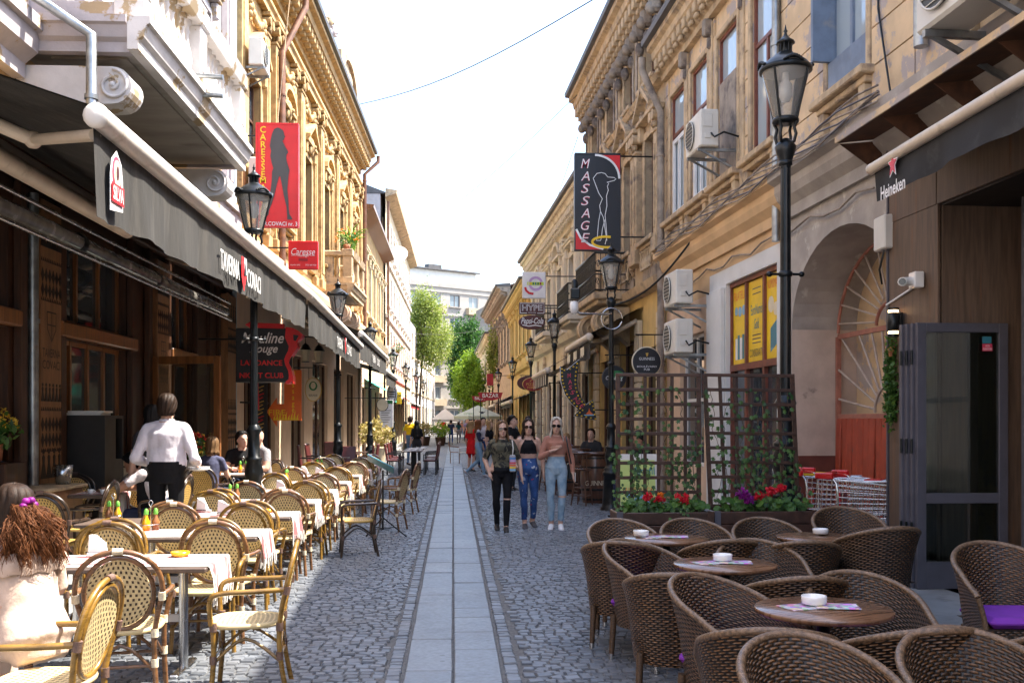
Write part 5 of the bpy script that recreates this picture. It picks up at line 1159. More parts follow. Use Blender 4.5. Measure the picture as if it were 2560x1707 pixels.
body = [(.50, .955), (.56, .95), (.635, .93), (.66, .905), (.665, .885), (.695, .868), (.665, .86), (.665, .84), (.625, .83), (.66, .80), (.70, .765), (.735, .745), (.76, .72), (.72, .695), (.715, .66), (.74, .61), (.79, .55), (.77, .50), (.755, .44), (.74, .36), (.765, .26), (.775, .18), (.79, .125), (.84, .095), (.86, .075), (.74, .075), (.735, .115), (.72, .2), (.66, .3), (.615, .40), (.575, .485), (.545, .487), (.50, .42), (.43, .30), (.37, .22), (.31, .16), (.30, .12), (.24, .10), (.25, .13), (.31, .25), (.35, .36), (.375, .45), (.38, .53), (.41, .565), (.37, .62), (.34, .68), (.36, .73), (.33, .78), (.35, .84), (.385, .90), (.43, .94)]
plate(t, 'figure', [((a - .5) * w, b * h) for a, b in body], FCAM((0, 0, 0)), 's_grey', .013)
Y = 23.2; x0, x1 = XA(726, Y), XA(799, Y); z0, z1 = ZA(677, Y), ZA(607, Y); w, h = x1 - x0, z1 - z0
t, Fm = sign('square_sign', 'small square red sign with white massage script', x0, x1, z0, z1, Y, 's_red', .12, wall_x(B, Y), arm_z=(.5,))
text(t, 'Caresse', w * .8, h * .24, FCAM((0, 0, h * .62)), 's_white', shear=.3, depth=.008); text(t, 'massage', w * .38, h * .09, FCAM((0, 0, h * .46)), 's_white', shear=.3, depth=.008); text(t, 'Interfon 60C', w * .33, h * .05, FCAM((-w * .26, 0, h * .15)), 's_white', depth=.008); text(t, '0721 661 050', w * .36, h * .05, FCAM((w * .26, 0, h * .15)), 's_white', depth=.008)
plate(t, 'rule', rect(-w * .4, -w * .22, h * .475, h * .485), FCAM((0, 0, 0)), 's_white', .008); plate(t, 'rule', rect(w * .22, w * .4, h * .475, h * .485), FCAM((0, 0, 0)), 's_white', .008); plate(t, 'blank_strip', rect(-w * .15, w * .15, h * .29, h * .38), FCAM((0, 0, 0)), 's_darkred', .008)
Y = 18.6; x0, x1 = XA(598, Y), XA(735, Y); z0, z1 = ZA(957, Y), ZA(823, Y); w, h = x1 - x0, z1 - z0
t, Fm = sign('night_club_sign', 'black night club sign with white script and a red dancing leg', x0, x1, z0, z1, Y, 's_black', .16, wall_x(A, Y), arm_z=(.8,))
text(t, 'Mouline', w * .76, h * .2, FCAM((-w * .02, 0, h * .82)), 's_white', shear=.35, bold=.012, depth=.008); text(t, 'Rouge', w * .5, h * .2, FCAM((0, 0, h * .60)), 's_white', shear=.35, bold=.012, depth=.008); text(t, 'LAP DANCE', w * .74, h * .1, FCAM((-w * .04, 0, h * .36)), 's_red', bold=.02, depth=.008); text(t, 'NIGHT CLUB', w * .78, h * .1, FCAM((-w * .04, 0, h * .13)), 's_red', bold=.02, depth=.008)
leg = [(.40, 1.02), (.52, 1.0), (.62, .95), (.70, .88), (.67, .82), (.61, .76), (.60, .71), (.61, .66), (.58, .60), (.53, .53), (.47, .44), (.45, .36), (.49, .27), (.51, .18), (.53, .10), (.535, -.02), (.515, -.02), (.51, .03), (.46, -.02), (.39, -.02), (.40, .02), (.45, .06), (.455, .13), (.44, .22), (.39, .32), (.37, .42), (.40, .50), (.44, .58), (.455, .66), (.42, .74), (.385, .82), (.39, .90)]
mb = MB(); mb.prism([(a * w, b * h) for a, b in leg], lambda a, b, d: (a, d, b), -.06, .22); lg = mb.build('red_leg', 's_red', t); plate(t, 'garter', [(.53 * w, .88 * h), (.63 * w, .86 * h), (.58 * w, .76 * h), (.54 * w, .77 * h)], FCAM((0, -.06, 0)), 's_black', .006)
arr = [(-.34, 1.06), (-.2, 1.14), (-.2, 1.10), (.36, 1.08), (.36, .99), (-.2, 1.005), (-.2, .97)]
mb = MB(); mb.prism([(a * w, b * h) for a, b in arr], lambda a, b, d: (a, d, b), 0, .12); mb.build('red_arrow', 's_red', t)
Y = 22; sx = lambda u: XA(u, Y); sz = lambda v: ZA(v, Y)
t = thing('fire_arrow_sign', 'orange massage sign bent into an arrow with painted flames', 'sign', (XA(715, Y), Y, sz(1066))); cx, zb_ = XA(715, Y), sz(1066)
o_ = [(673, 1029), (698, 994), (698, 1010), (716, 1010), (716, 926), (758, 926), (758, 1051), (698, 1051), (698, 1066)]
mb = MB(); mb.prism([(sx(u) - cx, sz(v) - zb_) for u, v in o_], lambda a, b, d: (a, d, b), 0, .08); mb.build('panel', 's_orange', t)
text(t, 'FIRE', .36, .12, FCAM((sx(699) - cx, 0, sz(1031) - zb_)), 's_yellow', depth=.006); text(t, '\n'.join('massage'), .085, .9, FCAM((sx(738) - cx, 0, sz(980) - zb_)), 's_yellow', bold=.01, depth=.006, vert=True)
for i in range(9):
    a = sx(692 + i * 7) - cx; b = sz(1050) - zb_; hh = .12 + .13 * ((i * 37) % 5) / 5; plate(t, 'flame', [(a - .03, b), (a + .03, b), (a + .015, b + hh * .5), (a + .03, b + hh), (a - .005, b + hh * .6)], FCAM((0, 0, 0)), 's_yellow', .005)
mb = MB(); mb.tube([(sx(676) - cx, .04, sz(1008) - zb_), (-1.2, .04, sz(1005) - zb_)], .02, 7); mb.build('bracket', 'iron_black', t)
# oval beer sign and two wall lanterns
def disc_sign(name, label, u, v, Y, rx, rz, m_, rim, wall, arm_dz=.25, thick=.07):
    t = thing(name, label, 'sign', (XA(u, Y), Y, ZA(v, Y))); mb = MB(); mb.prism(ellipse(rx, rz, 36), lambda a, b, d: (a, d, b), 0, thick); mb.build('disc', m_, t)
    mb = MB(); mb.tube([(a, thick / 2, b) for a, b in ellipse(rx, rz, 36)], .022, 8, closed=True); mb.build('rim', rim, t)
    if wall is not None:
        mb = MB(); z = rz + arm_dz; xw = wall - XA(u, Y); mb.tube([(-rx * .8 * (1 if xw > 0 else -1), thick / 2, z), (xw, thick / 2, z)], .015, 6)
        for q in (-.6, .6): mb.tube([(q * rx, thick / 2, z), (q * rx, thick / 2, rz * .8)], .007, 5)
        mb.build('bracket', 'iron_black', t)
    return t
t = disc_sign('oval_beer_sign', 'cream oval beer sign hanging beside the dark pub door', 787, 974, 24, .18, .27, 's_cream', 's_gold', wall_x(B, 24)); plate(t, 'emblem', ellipse(.10, .11, 16, 0, .08), FCAM((0, 0, 0)), 's_green', .006); plate(t, 'emblem', ellipse(.06, .08, 16, 0, .09), FCAM((0, 0, 0)), 's_cream', .009); text(t, 'BERARIE', .2, .05, FCAM((0, 0, -.14)), 's_grey', depth=.006)
for i, (u, v) in enumerate(((768, 893), (801, 896))):
    t = thing('wall_lantern', 'small black wall lantern with beer badge under the second awning', 'lantern', (XA(u, 25), 25, ZA(v + 12, 25)), group='wall lanterns under the second awning'); mb = MB(); mb.lathe([(.08, 0), (.12, .28), (.14, .3), (.07, .4), (.02, .43)], 6, sm=False); mb.build('lantern_body', 's_cream', t); mb = MB(); mb.lathe([(.1, -.02), (.1, .0)], 6); mb.lathe([(.15, .285), (.08, .41), (.02, .45)], 6); mb.tube([(0, 0, .42), (0, 0, .62), (-.7, 0, .66)], .014, 6); mb.build('lantern_cap', 'iron_black', t)
# right banner
Y = 21; x0, x1 = XA(1438, Y), XA(1554, Y); z0, z1 = ZA(623, Y), ZA(379, Y); w, h = x1 - x0, z1 - z0
t, Fm = sign('massage_banner', 'tall black banner with pink MASSAGE lettering and an outlined figure', x0, x1, z0, z1, Y, 's_black', .14, wall_x(R2, Y), edge='s_black', arm_z=(.3, 2.02))
I4 = FCAM((0, 0, 0))
cr = [(w / 2 * .97, h * .98), (-.02, h * .98)] + [(-.02 + (w / 2 * .97 + .02) * math.sin(k * PI / 16), h * .98 - (h * .22) * (1 - math.cos(k * PI / 16))) for k in range(1, 9)]
plate(t, 'corner', cr, I4, 's_red', .014); stroke(t, 'corner_line', [(-.06 + (w / 2 + .03) * math.sin(k * PI / 24), h * .98 - h * .24 * (1 - math.cos(k * PI / 24))) for k in range(13)], .045, I4, 's_white', .018)
plate(t, 'corner', [(-w / 2 + .02, .015), (.1, .015), (-.15, .08), (-.32, .22), (-w / 2 + .02, .42)], I4, 's_red', .014); stroke(t, 'corner_line', [(-w / 2 + .03, .44), (-.36, .25), (-.17, .11), (.12, .025)], .045, I4, 's_white', .018)
for i, ch in enumerate('MASSAGE'): text(t, ch, .19, .20, FCAM((-w * .27, 0, h * .89 - i * .262)), 's_pinkred', shear=.25, bold=.02, depth=.014, name='letter'); text(t, ch, .185, .195, FCAM((-w * .27, 0, h * .89 - i * .262)), 's_white', shear=.25, bold=-.012, depth=.018, name='letter')
out = [(.66, .06), (.70, .14), (.68, .26), (.66, .36), (.70, .46), (.69, .56), (.73, .62), (.71, .66), (.74, .69), (.70, .70), (.86, .72), (.90, .735), (.86, .75), (.72, .755), (.66, .79), (.58, .80), (.48, .79), (.40, .74), (.44, .69), (.52, .59), (.60, .53), (.54, .46), (.56, .40), (.62, .34), (.66, .22), (.70, .10)]
stroke(t, 'figure', [((a - .5) * w, b * h) for a, b in out], .014, I4, 's_white', .014); stroke(t, 'figure', [((a - .5) * w, b * h) for a, b in [(.56, .40), (.52, .30), (.50, .20), (.49, .13), (.47, .10), (.56, .10), (.58, .13), (.60, .22), (.66, .32)]], .014, I4, 's_white', .015)
stroke(t, 'ring', [(.18 * w + .30 * w * math.cos(a), .085 * h + .055 * h * math.sin(a)) for a in [R(70 + 6 * k) for k in range(38)]], .05, I4, 's_yellow', .019)
t = disc_sign('stout_sign', 'round black stout sign with cream rim and gold harp', 1621, 903, 18.95, .27, .275, 's_black', 's_cream', wall_x(R2, 20) + .05); text(t, 'GUINNESS', .30, .055, FCAM((0, 0, .06)), 's_white', depth=.006); text(t, 'BOULÉVARD', .38, .042, FCAM((0, 0, -.085)), 's_white', depth=.006); text(t, 'PUB', .11, .042, FCAM((0, 0, -.145)), 's_white', depth=.006); plate(t, 'harp', [(-.025, .17), (.03, .175), (.02, .12), (-.005, .10)], I4, 's_gold', .006)
t = disc_sign('beer_disc_sign', 'round dark green beer sign with white script behind a lamp post', 1538, 943, 22.2, .26, .26, 's_black', 's_grey', wall_x(R2, 22.2)); plate(t, 'green_oval', ellipse(.17, .10, 20, .06, .06), I4, 's_green', .005); text(t, 'Carlsberg', .38, .11, FCAM((0, 0, -.02)), 's_white', shear=.2, depth=.009)  # flat green oval set on the black disc
# bulb-lit arrow
Y = 23.2; P2 = lambda u, v: (XA(u, Y), ZA(v, Y)); c0 = P2(1446, 1045)
t = thing('bulb_arrow_sign', 'curved black arrow sign studded with yellow bulbs and red MASSAGE letters', 'sign', (c0[0], Y, c0[1]))
z2 = lambda a, b: (lambda p: (p[0] - c0[0], p[1] - c0[1]))(P2(1180 + a / 4.355, 760 + b / 4.355))
ol = [(965, 675), (1040, 715), (1175, 600), (1160, 740), (1150, 840), (1165, 940), (1200, 1020), (1250, 1095), (1325, 1040), (1365, 1265), (1115, 1215), (1175, 1155), (1090, 1080), (1020, 980), (975, 850)]
pl = [z2(a, b) for a, b in ol]; mb = MB(); mb.prism(pl, lambda a, b, d: (a, d, b), 0, .1); mb.build('panel', 's_black', t); mb = MB(); mb.tube([(a, .05, b) for a, b in pl], .012, 5, closed=True); mb.build('rim', 's_white', t)
bl = [(985, 705), (1010, 718), (983, 745), (985, 785), (990, 825), (997, 862), (1008, 900), (1020, 940), (1038, 980), (1062, 1015), (1088, 1050), (1117, 1080), (1148, 1110), (1182, 1135), (1210, 1155), (1072, 705), (1110, 680), (1150, 645), (1145, 690), (1138, 735), (1132, 780), (1130, 825), (1132, 870), (1136, 910), (1146, 955), (1160, 995), (1180, 1030), (1204, 1062), (1230, 1090), (1290, 1085), (1315, 1065), (1325, 1110), (1335, 1150), (1342, 1200), (1352, 1250), (1300, 1240), (1250, 1228), (1200, 1218), (1150, 1208), (1180, 1180)]
for a, b in bl: p = z2(a, b); mb = MB(); mb.ball((p[0], -.01, p[1]), .022, .022, .022, 8, 5); mb.build('bulb', 's_yellow', t)
for ch, a, b, rz in (('M', 1062, 775, .15), ('A', 1068, 845, .2), ('S', 1075, 905, .1), ('S', 1098, 960, -.2), ('A', 1130, 1025, -.45), ('G', 1165, 1065, -.6), ('E', 1205, 1108, -.7)): p = z2(a, b); text(t, ch, .095, .10, FCAM((p[0], 0, p[1])) @ Matrix.Rotation(rz, 4, 'Z'), 's_pinkred', shear=.2, bold=.01, depth=.006, name='letter')
p = z2(1283, 1175); plate(t, 'lotus', [(p[0] - .09, p[1] - .05), (p[0] + .09, p[1] - .05), (p[0] + .02, p[1] + .02), (p[0], p[1] + .1), (p[0] - .02, p[1] + .02)], I4, 's_orange', .006); plate(t, 'lotus', rect(p[0] - .12, p[0] + .12, p[1] - .08, p[1] - .055), I4, 's_skyblue', .006)
for v in (745, 1150): mb = MB(); mb.tube([z2(1150, v)[0:1] + (.05,) + z2(1150, v)[1:], (1.6, .05, z2(1150, v)[1])], .016, 6); mb.build('bracket', 'iron_black', t)
# far right cluster
Y = 31; x0, x1 = XA(1306, Y), XA(1365, Y); z0, z1 = ZA(745, Y), ZA(679, Y); w, h = x1 - x0, z1 - z0
t, _ = sign('round_logo_sign', 'white square sign with a lilac ring and red swoosh', x0, x1, z0, z1, Y, 's_white', .1, 3.85, arm_z=(.7,)); 
stroke(t, 'ring', [(.05 + .19 * math.cos(2 * PI * k / 30), h * .56 + .19 * math.sin(2 * PI * k / 30)) for k in range(31)], .075, I4, 's_lilac', .008); plate(t, 'band', rect(-.22, .30, h * .50, h * .62), I4, 's_lime', .012); [plate(t, 'band', rect(-.2 + k * .075, -.15 + k * .075, h * .515, h * .605), I4, ('s_cream', 's_yellow', 's_green', 's_teal', 's_green', 's_darkred')[k % 6], .016) for k in range(6)]; stroke(t, 'swoosh', [(-.28, h * .42), (-.25, h * .3), (-.16, h * .2), (-.02, h * .17)], .07, I4, 's_red', .008)
x0, x1 = XA(1298, Y), XA(1363, Y); z0, z1 = ZA(785, Y), ZA(755, Y); w, h = x1 - x0, z1 - z0
t, _ = sign('pub_name_sign', 'maroon sign with four outlined white letters', x0, x1, z0, z1, Y, 's_maroon', .1, 3.85, arm_z=(.2,)); text(t, 'HYPE', w * .8, h * .52, FCAM((0, 0, h * .55)), 's_white', bold=.03, depth=.008); text(t, 'HYPE', w * .79, h * .5, FCAM((0, 0, h * .55)), 's_maroon', bold=-.02, depth=.011); text(t, 'PUB & MORE', w * .3, h * .08, FCAM((0, 0, h * .14)), 's_white', depth=.008)
stroke(t, 'border', [(-w * .46, h * .1), (-w * .46, h * .92), (w * .46, h * .92), (w * .46, h * .1)], .02, I4, 's_white', .008); stroke(t, 'border', [(-w * .46, h * .1), (-w * .2, h * .1)], .02, I4, 's_white', .009); stroke(t, 'border', [(w * .2, h * .1), (w * .46, h * .1)], .02, I4, 's_white', .009)
t = disc_sign('cola_sign', 'maroon oval sign with white cola script below the outlined letters', 1330, 805, 31, .40, .205, 's_maroon', 's_maroon', None); text(t, 'Pepsi-Cola', .70, .25, FCAM((.01, 0, .02)), 's_white', shear=.35, bold=.012, depth=.008); stroke(t, 'swoosh', [(-.3, -.08), (-.1, -.12), (.1, -.09), (.3, -.12)], .03, I4, 's_white', .008)
t = disc_sign('pizza_sign', 'dark red oval pizza sign with gold lettering', 1333, 960, 36, .37, .24, 's_darkred', 's_gold', 3.8, .05); text(t, 'PIZZ AL', .5, .09, FCAM((0, 0, 0)), 's_gold', depth=.008); text(t, 'FORNO', .42, .09, FCAM((0, 0, -.12)), 's_gold', depth=.008); stroke(t, 'oven', [(-.12 + .24 * k / 8, .09 + .08 * math.sin(PI * k / 8)) for k in range(9)], .025, I4, 's_gold', .008)
disc_sign('dark_oval_sign', 'darker maroon oval sign half hidden behind the pizza sign', 1318, 957, 37.5, .36, .24, 's_maroon', 's_maroon', 3.8, .05)
t = disc_sign('white_oval_sign', 'white oval shop sign with black border on the sunny side', 981, 985, 43, .21, .40, 's_white', 's_black', -3.95, .05); stroke(t, 'border', ellipse(.16, .34, 30) + [(.16, 0)], .03, I4, 's_black', .008); [plate(t, 'bar', rect(-.12, .12, z, z + .05), I4, 's_black', .008) for z in (-.14, -.04, .06)]
Y = 47; t, _ = sign('yellow_shop_sign', 'yellow shop sign under the green awning', XA(992, Y), XA(1004, Y), ZA(1010, Y), ZA(980, Y), Y, 's_yellow', .1, -3.9, arm_z=(.3,)); text(t, 'on', .15, .1, FCAM((.02, 0, .38)), 's_black', bold=.02, depth=.008)
Y = 39; t, _ = sign('menu_sign', 'tall white menu panel with green head on the sunny side', XA(950, Y), XA(984, Y), ZA(1068, Y), ZA(1000, Y), Y, 's_white', .08, None); plate(t, 'head', rect(.0, .25, .92, 1.06), I4, 's_green', .008); [plate(t, 'text_line', rect(-.2, .08 + .05 * (k % 3), .2 + k * .09, .22 + k * .09), I4, 's_grey', .006) for k in range(7)]
mb = MB(); [mb.tube([(q * .22, .04, 0), (q * .22, .04, -1.32)], .02, 6) for q in (-1, 1)]; mb.build('leg', 'iron_black', t)
t = disc_sign('hotel_disc_sign', 'cream round sign with dark rim near the menu panel', 957, 1012, 37, .20, .22, 's_cream', 's_black', -4.0, .03)
# red cloth tassel, price boards by the massage door
o = thing('red_tassel', 'red cloth tassel hanging by the massage parlour door', 'tassel', (XA(647, 20.5), 20.5, ZA(1025, 20.5))); mb = MB(); rg = random.Random(4)
for i in range(26): x, y = rg.uniform(-.055, .055), rg.uniform(-.03, .03); mb.tube([(x * .6, y, .62), (x, y, .3), (x * 1.15, y, rg.uniform(-.02, .06))], .012, 5)
mb.build('threads', 'cloth_red', o); mb = MB(); mb.tube([(0, 0, .62), (0, 0, .9)], .012, 5); mb.build('cord', 'cloth_red', o)
o, _ = sign('flame_board', 'narrow black board with flame coloured lettering beside the tavern corner', -4.25, -3.98, .9, 2.6, 21.6, 's_black', .05, None); [stroke(o, 'flame_mark', [(-.07, .3 + k * .16), (.05, .36 + k * .16), (-.05, .4 + k * .16), (.07, .44 + k * .16)], .02, FCAM((0, 0, 0)), 's_gold' if k % 3 else 's_red', .008) for k in range(8)]

# ============================================================ AIR CONDITIONERS, WIRES, DISHES
def ac_unit(label, loc, rz, k=1.0, fan_front=True):
    t = thing('air_conditioner', label, 'air conditioner', loc, rz); t.scale = (k, k, k); mb = MB(); mb.box(-.42, .42, -.15, .15, 0, .58, .02); mb.build('casing', 'ac_white', t)
    mb = MB(); mb.lathe([(.22, 0), (.22, .02)], 24, M=Matrix.Translation((-.12, -.155, .29)) @ Matrix.Rotation(PI / 2, 4, 'X')); g = mb.build('fan_opening', 'ac_dark', t); mb = MB()
    for i in range(7): mb.tube([(-.12 - .22 * math.cos(math.asin((i - 3) / 3.6)), -.18, .29 + (i - 3) * .06), (-.12 + .22 * math.cos(math.asin((i - 3) / 3.6)), -.18, .29 + (i - 3) * .06)], .005, 4)
    mb.tube([(-.12 + .225 * math.cos(a * PI / 12), -.178, .29 + .225 * math.sin(a * PI / 12)) for a in range(24)], .008, 5, closed=True); mb.build('grille', 'ac_white', g)
    mb = MB(); mb.box(.421, .43, -.11, .04, .30, .5, .004); mb.box(.421, .435, -.08, .02, .12, .22, .01); mb.build('service_cover', 'ac_white', t)
    mb = MB()
    for x in (-.3, .3): mb.box(x - .02, x + .02, -.16, .5, -.05, -.005); mb.bar((x, -.1, -.04), (x, .5, -.35), .03, .03)
    mb.build('bracket', 'zinc', t); mb = MB(); mb.tube([(.43, .02, .2), (.5, .05, .12), (.5, .2, .2), (.45, .45, .15)], .016, 6); mb.build('hose', 'iron_black', t)
    return t
rzR = Rr.e.rotation_euler[2] - PI / 2; fr = lambda y, d, z: tuple(Rr.wpt(S(y), d, z))
ac_unit('upper of two stacked white air conditioners beside the coin and stamp shop', fr(17.2, .5, 3.72), rzR - PI / 2); ac_unit('lower of two stacked white air conditioners beside the coin and stamp shop', fr(17.2, .5, 2.88), rzR - PI / 2); ac_unit('white air conditioner with yellow label between upper windows', fr(15.75, .5, 6.0), rzR - PI / 2); ac_unit('large air conditioner above the pub canopy', fr(7.75, .62, 5.0), rzR - PI / 2, 1.35)
ac_unit('air conditioner with dark grille high on the ochre palace', (-4.2, 21.9, 9.3), PI / 2); ac_unit('air conditioner by the red banner, below the high one', (-4.2, 21.9, 6.75), PI / 2)
def wire(label, pts, r=.012, m_='iron_black', sag=0):
    p = [Vector(q) for q in pts]; out = []
    for i in range(len(p) - 1):
        for k in range(12): t_ = k / 12; out.append(p[i].lerp(p[i + 1], t_) - Vector((0, 0, sag * math.sin(PI * t_))))
    out.append(p[-1]); o = p[0]; t = thing('overhead_wire', label, 'wire', tuple(o)); mb = MB(); mb.tube([q - o for q in out], r, 5); mb.build('strand', m_, t)
wire('overhead wire from the ochre palace roof to the grimy palace cornice', [(-4.2, 40, 14.2), (4.0, 24, 12.3)], .016, sag=.5); wire('thin overhead wire lower across the sky', [(-3.9, 58, 11.8), (3.8, 27, 11)], .010, sag=.6); wire('thin wire hanging from the palace end to the far houses', [(3.9, 31, 10.6), (3.4, 60, 7.5), (-3.6, 84, 9)], .012, sag=.3)
wire('black cable looping between the lamp post and the orange ledge', [(3.0, 18.8, 3.9), (4.25, 17.5, 4.95)], .02, sag=.25); wire('loose cable hanging on the upper beige wall', [fr(10.6, .08, 9), fr(10.6, .05, 6.2), fr(10.2, .1, 5.1)], .012)
wire('pale cable running down the ochre palace front', [(-3.95, 24.6, 12.4), (-4.2, 24.2, 9), (-4.3, 23.5, 5.6)], .012, 'trim_beige')
o = thing('satellite_dish', 'white satellite dish on the tall cream building', 'satellite dish', (-3.25, 60, 11.6)); mb = MB(); mb.lathe([(.001, 0), (.3, .05), (.55, .18)], 20, M=Matrix.Rotation(1.1, 4, 'X')); mb.build('dish', 'white_metal', o); mb = MB(); mb.tube([(0, 0, 0), (-.5, .1, -.3)], .03, 6); mb.tube([(0, 0, -.1), (0, -.5, .3)], .02, 6); mb.build('mount', 'steel', o)
o = thing('wall_camera', 'white security camera on a bracket bar above the wall lamp', 'camera', tuple(Pb.wpt(Sp(9.65), .03, 3.12))); mb = MB(); mb.tube([(.0, 0, -.02), (-.02, .75, -.16)], .013, 6); mb.build('conduit', 'white_gloss', o); mb = MB(); mb.box(-.10, .0, -.07, .07, -.08, .08, .01); mb.build('back_box', 'white_gloss', o); mb = MB(); mb.tube([(-.1, 0, -.01), (-.2, -.02, -.02), (-.24, -.1, -.03)], .045, 10); mb.build('body', 'white_gloss', o); mb = MB(); mb.tube([(-.245, -.105, -.03), (-.25, -.125, -.032)], .035, 10); mb.build('lens', 'lens_black', o)
o = thing('wall_lamp', 'black cylindrical wall lamp glowing up and down on the brown cladding', 'lamp', tuple(Pb.wpt(Sp(10.05), .03, 2.62))); mb = MB(); mb.lathe([(.055, .03), (.06, .035), (.06, .215), (.055, .22)], 16, (-.09, 0, 0)); mb.lathe([(.058, -.03), (.058, .0)], 16, (-.09, 0, 0)); mb.lathe([(.058, .245), (.058, .27)], 16, (-.09, 0, 0)); mb.box(-.04, -.005, -.05, .05, .03, .22, .004); mb.build('body', 'iron_black', o)
for z in (.001, .222): mb = MB(); mb.lathe([(.05, z), (.05, z + .026)], 16, (-.09, 0, 0)); mb.build('glow_ring', 'wall_lamp_glow', o)
o = thing('junction_box', 'small white junction box at the arch edge under the canopy', 'box', fr(10.42, .05, 3.55)); mb = MB(); mb.box(-.08, .06, -.14, .14, 0, .36, .015); mb.build('casing', 'ac_white', o); mb = MB(); mb.tube([(-.02, 0, 0), (-.05, .05, -.2), (.0, .1, -.35)], .012, 5); mb.build('lead', 'iron_black', o)
# ============================================================ TREES AND UMBRELLAS
def leafcloud(mb, c, rx, ry, rz, n, size, seed, clumps=40, holes=.0, core=.35):
    r = np.random.default_rng(seed); cl = []
    while len(cl) < clumps:
        p = r.uniform(-1, 1, 3); d = np.linalg.norm(p)
        if core < d < 1: cl.append(p * np.array((rx, ry, rz)))
    cl = np.array(cl); k = r.integers(0, clumps, n); sp = r.normal(0, .17, (n, 3)) * np.array((rx, ry, rz)); p = cl[k] + sp + np.array(c)
    a = r.normal(0, 1, (n, 3)); a /= np.linalg.norm(a, axis=1)[:, None]; b = r.normal(0, 1, (n, 3)); b -= a * (a * b).sum(1)[:, None]; b /= np.linalg.norm(b, axis=1)[:, None]
    s = size * r.uniform(.6, 1.3, n)[:, None]; q = np.stack([p - a * s, p + b * s * .5, p + a * s, p - b * s * .5], 1).reshape(-1, 3); base = len(mb.v)
    mb.v += [tuple(x) for x in q.tolist()]; mb.f += [[base + 4 * i, base + 4 * i + 1, base + 4 * i + 2, base + 4 * i + 3] for i in range(n)]; mb.s += [False] * n
    return cl + np.array(c)
def tree(label, x, y, h, rx, rz, m_, seed, n=5000, size=.22, lean=0, group=None, clumps=45, th=.14):
    t = thing('tree', label, 'tree', (x, y, 0), group=group); rg = random.Random(seed); mb = MB(); cz = h - rz; tr_ = [(0, 0, 0), (lean * .3, .05, cz * .4), (lean * .7, 0, cz * .8), (lean, 0, cz + rz * .4)]
    mb.tube(smooth_pts(tr_, 4), [th - th * .7 * i / 12 for i in range(13)], 8)
    cr = MB(); cl = leafcloud(cr, (lean, 0, cz), rx, rx, rz, n, size, seed, clumps)
    for p in cl[::2]:
        a = Vector((lean * .8, 0, cz * .75 + rg.uniform(0, rz * .5))); mb.tube([a, a.lerp(Vector(p), .5) + Vector((0, 0, .1)), Vector(p)], [.05, .03, .012], 5)
    mb.build('trunk', 'bark', t); cr.build('crown', m_, t, recalc=False); return t
tree('airy light green tree leaning over the street beside the white far building', -3.2, 92, 13.2, 2.3, 3.5, 'leaf_light', 21, 14000, .11, .5, clumps=60); tree('dark green maple in front of the apartment block', 1.6, 108, 12.4, 2.1, 4.0, 'leaf_dark', 22, 20000, .15, 0, clumps=90); tree('low bright green tree in front of the maple', 1.3, 88, 7.2, 1.4, 2.3, 'leaf_bright', 23, 13000, .10, .15, clumps=60); tree('slim birch-like tree before the derelict house', 2.75, 71, 8.6, .55, 2.0, 'leaf_light', 24, 2500, .08, .1, clumps=30, th=.08)
def umbrella(label, x, y, r, z0, zr, m_, n=8, marks=None, group=None):
    t = thing('umbrella', label, 'umbrella', (x, y, .012), group=group); mb = MB(); vs = [(0, 0, z0 + zr)] + [(r * math.cos(2 * PI * (i + .5) / n), r * math.sin(2 * PI * (i + .5) / n), z0) for i in range(n)] + [(r * .99 * math.cos(2 * PI * (i + .5) / n), r * .99 * math.sin(2 * PI * (i + .5) / n), z0 - .18) for i in range(n)]
    mb.add(vs, [(0, 1 + i, 1 + (i + 1) % n) for i in range(n)] + [(1 + i, 1 + n + i, 1 + n + (i + 1) % n, 1 + (i + 1) % n) for i in range(n)]); mb.build('canopy', m_, t, recalc=False); mb = MB(); mb.tube([(0, 0, 0), (0, 0, z0 + zr)], .03, 8); mb.lathe([(.3, 0), (.3, .08), (.04, .1)], 12); mb.build('pole', 'iron_black', t)
    mb = MB(); [mb.tube([(0, 0, z0 + zr - .02), (r * math.cos(2 * PI * (i + .5) / n), r * math.sin(2 * PI * (i + .5) / n), z0 - .01)], .012, 4) for i in range(n)]; mb.build('rib', 'iron_black', t); return t
umbrella('white parasol at the square end of the street', -.58, 72, 1.35, 1.78, .8, 'canvas_cream', 4)
tu = umbrella('pale sage beer parasol with dark eagle and script', 1.42, 57, 1.5, 1.95, .62, 'canvas_sage', 8)
text(tu, 'Carlsberg', .62, .17, frame((-.52, -1.13, 2.06), (.92, -.38, 0), (.1, .3, .95)), 's_green', shear=.2, depth=.06); plate(tu, 'eagle', [(-.28, .12), (-.1, .06), (0, .12), (.1, .06), (.28, .12), (.12, -.02), (.05, -.12), (0, -.06), (-.05, -.12), (-.12, -.02)], frame((.2, -1.22, 2.12), (.98, .0, 0), (0, .4, .92)) @ Matrix.Scale(.75, 4), 's_black', .06)
def red_pagoda(label, x, y, k=1.0):
    t = thing('red_pub_sign', label, 'sign', (x, y, 2.78)); mb = MB(); n = 10; top = [(-1 + 2 * i / n, .55 + .0 * i) for i in range(n + 1)]; bot = [(.85 - 1.7 * i / n, .12 - .22 * math.sin(PI * i / n)) for i in range(n + 1)]; mb.prism([(a * k, b * k) for a, b in top + bot], lambda a, b, d: (a, d, b), 0, .12); mb.build('panel', 'canvas_red', t); text(t, 'BAZAR', 1.3 * k, .32 * k, FCAM((0, 0, .3 * k)), 's_white', depth=.01); mb = MB(); [mb.tube([(q, .06, .2), (q, .06, -2.76)], .025, 6) for q in (-.8 * k, .8 * k)]; mb.build('post', 'iron_black', t)
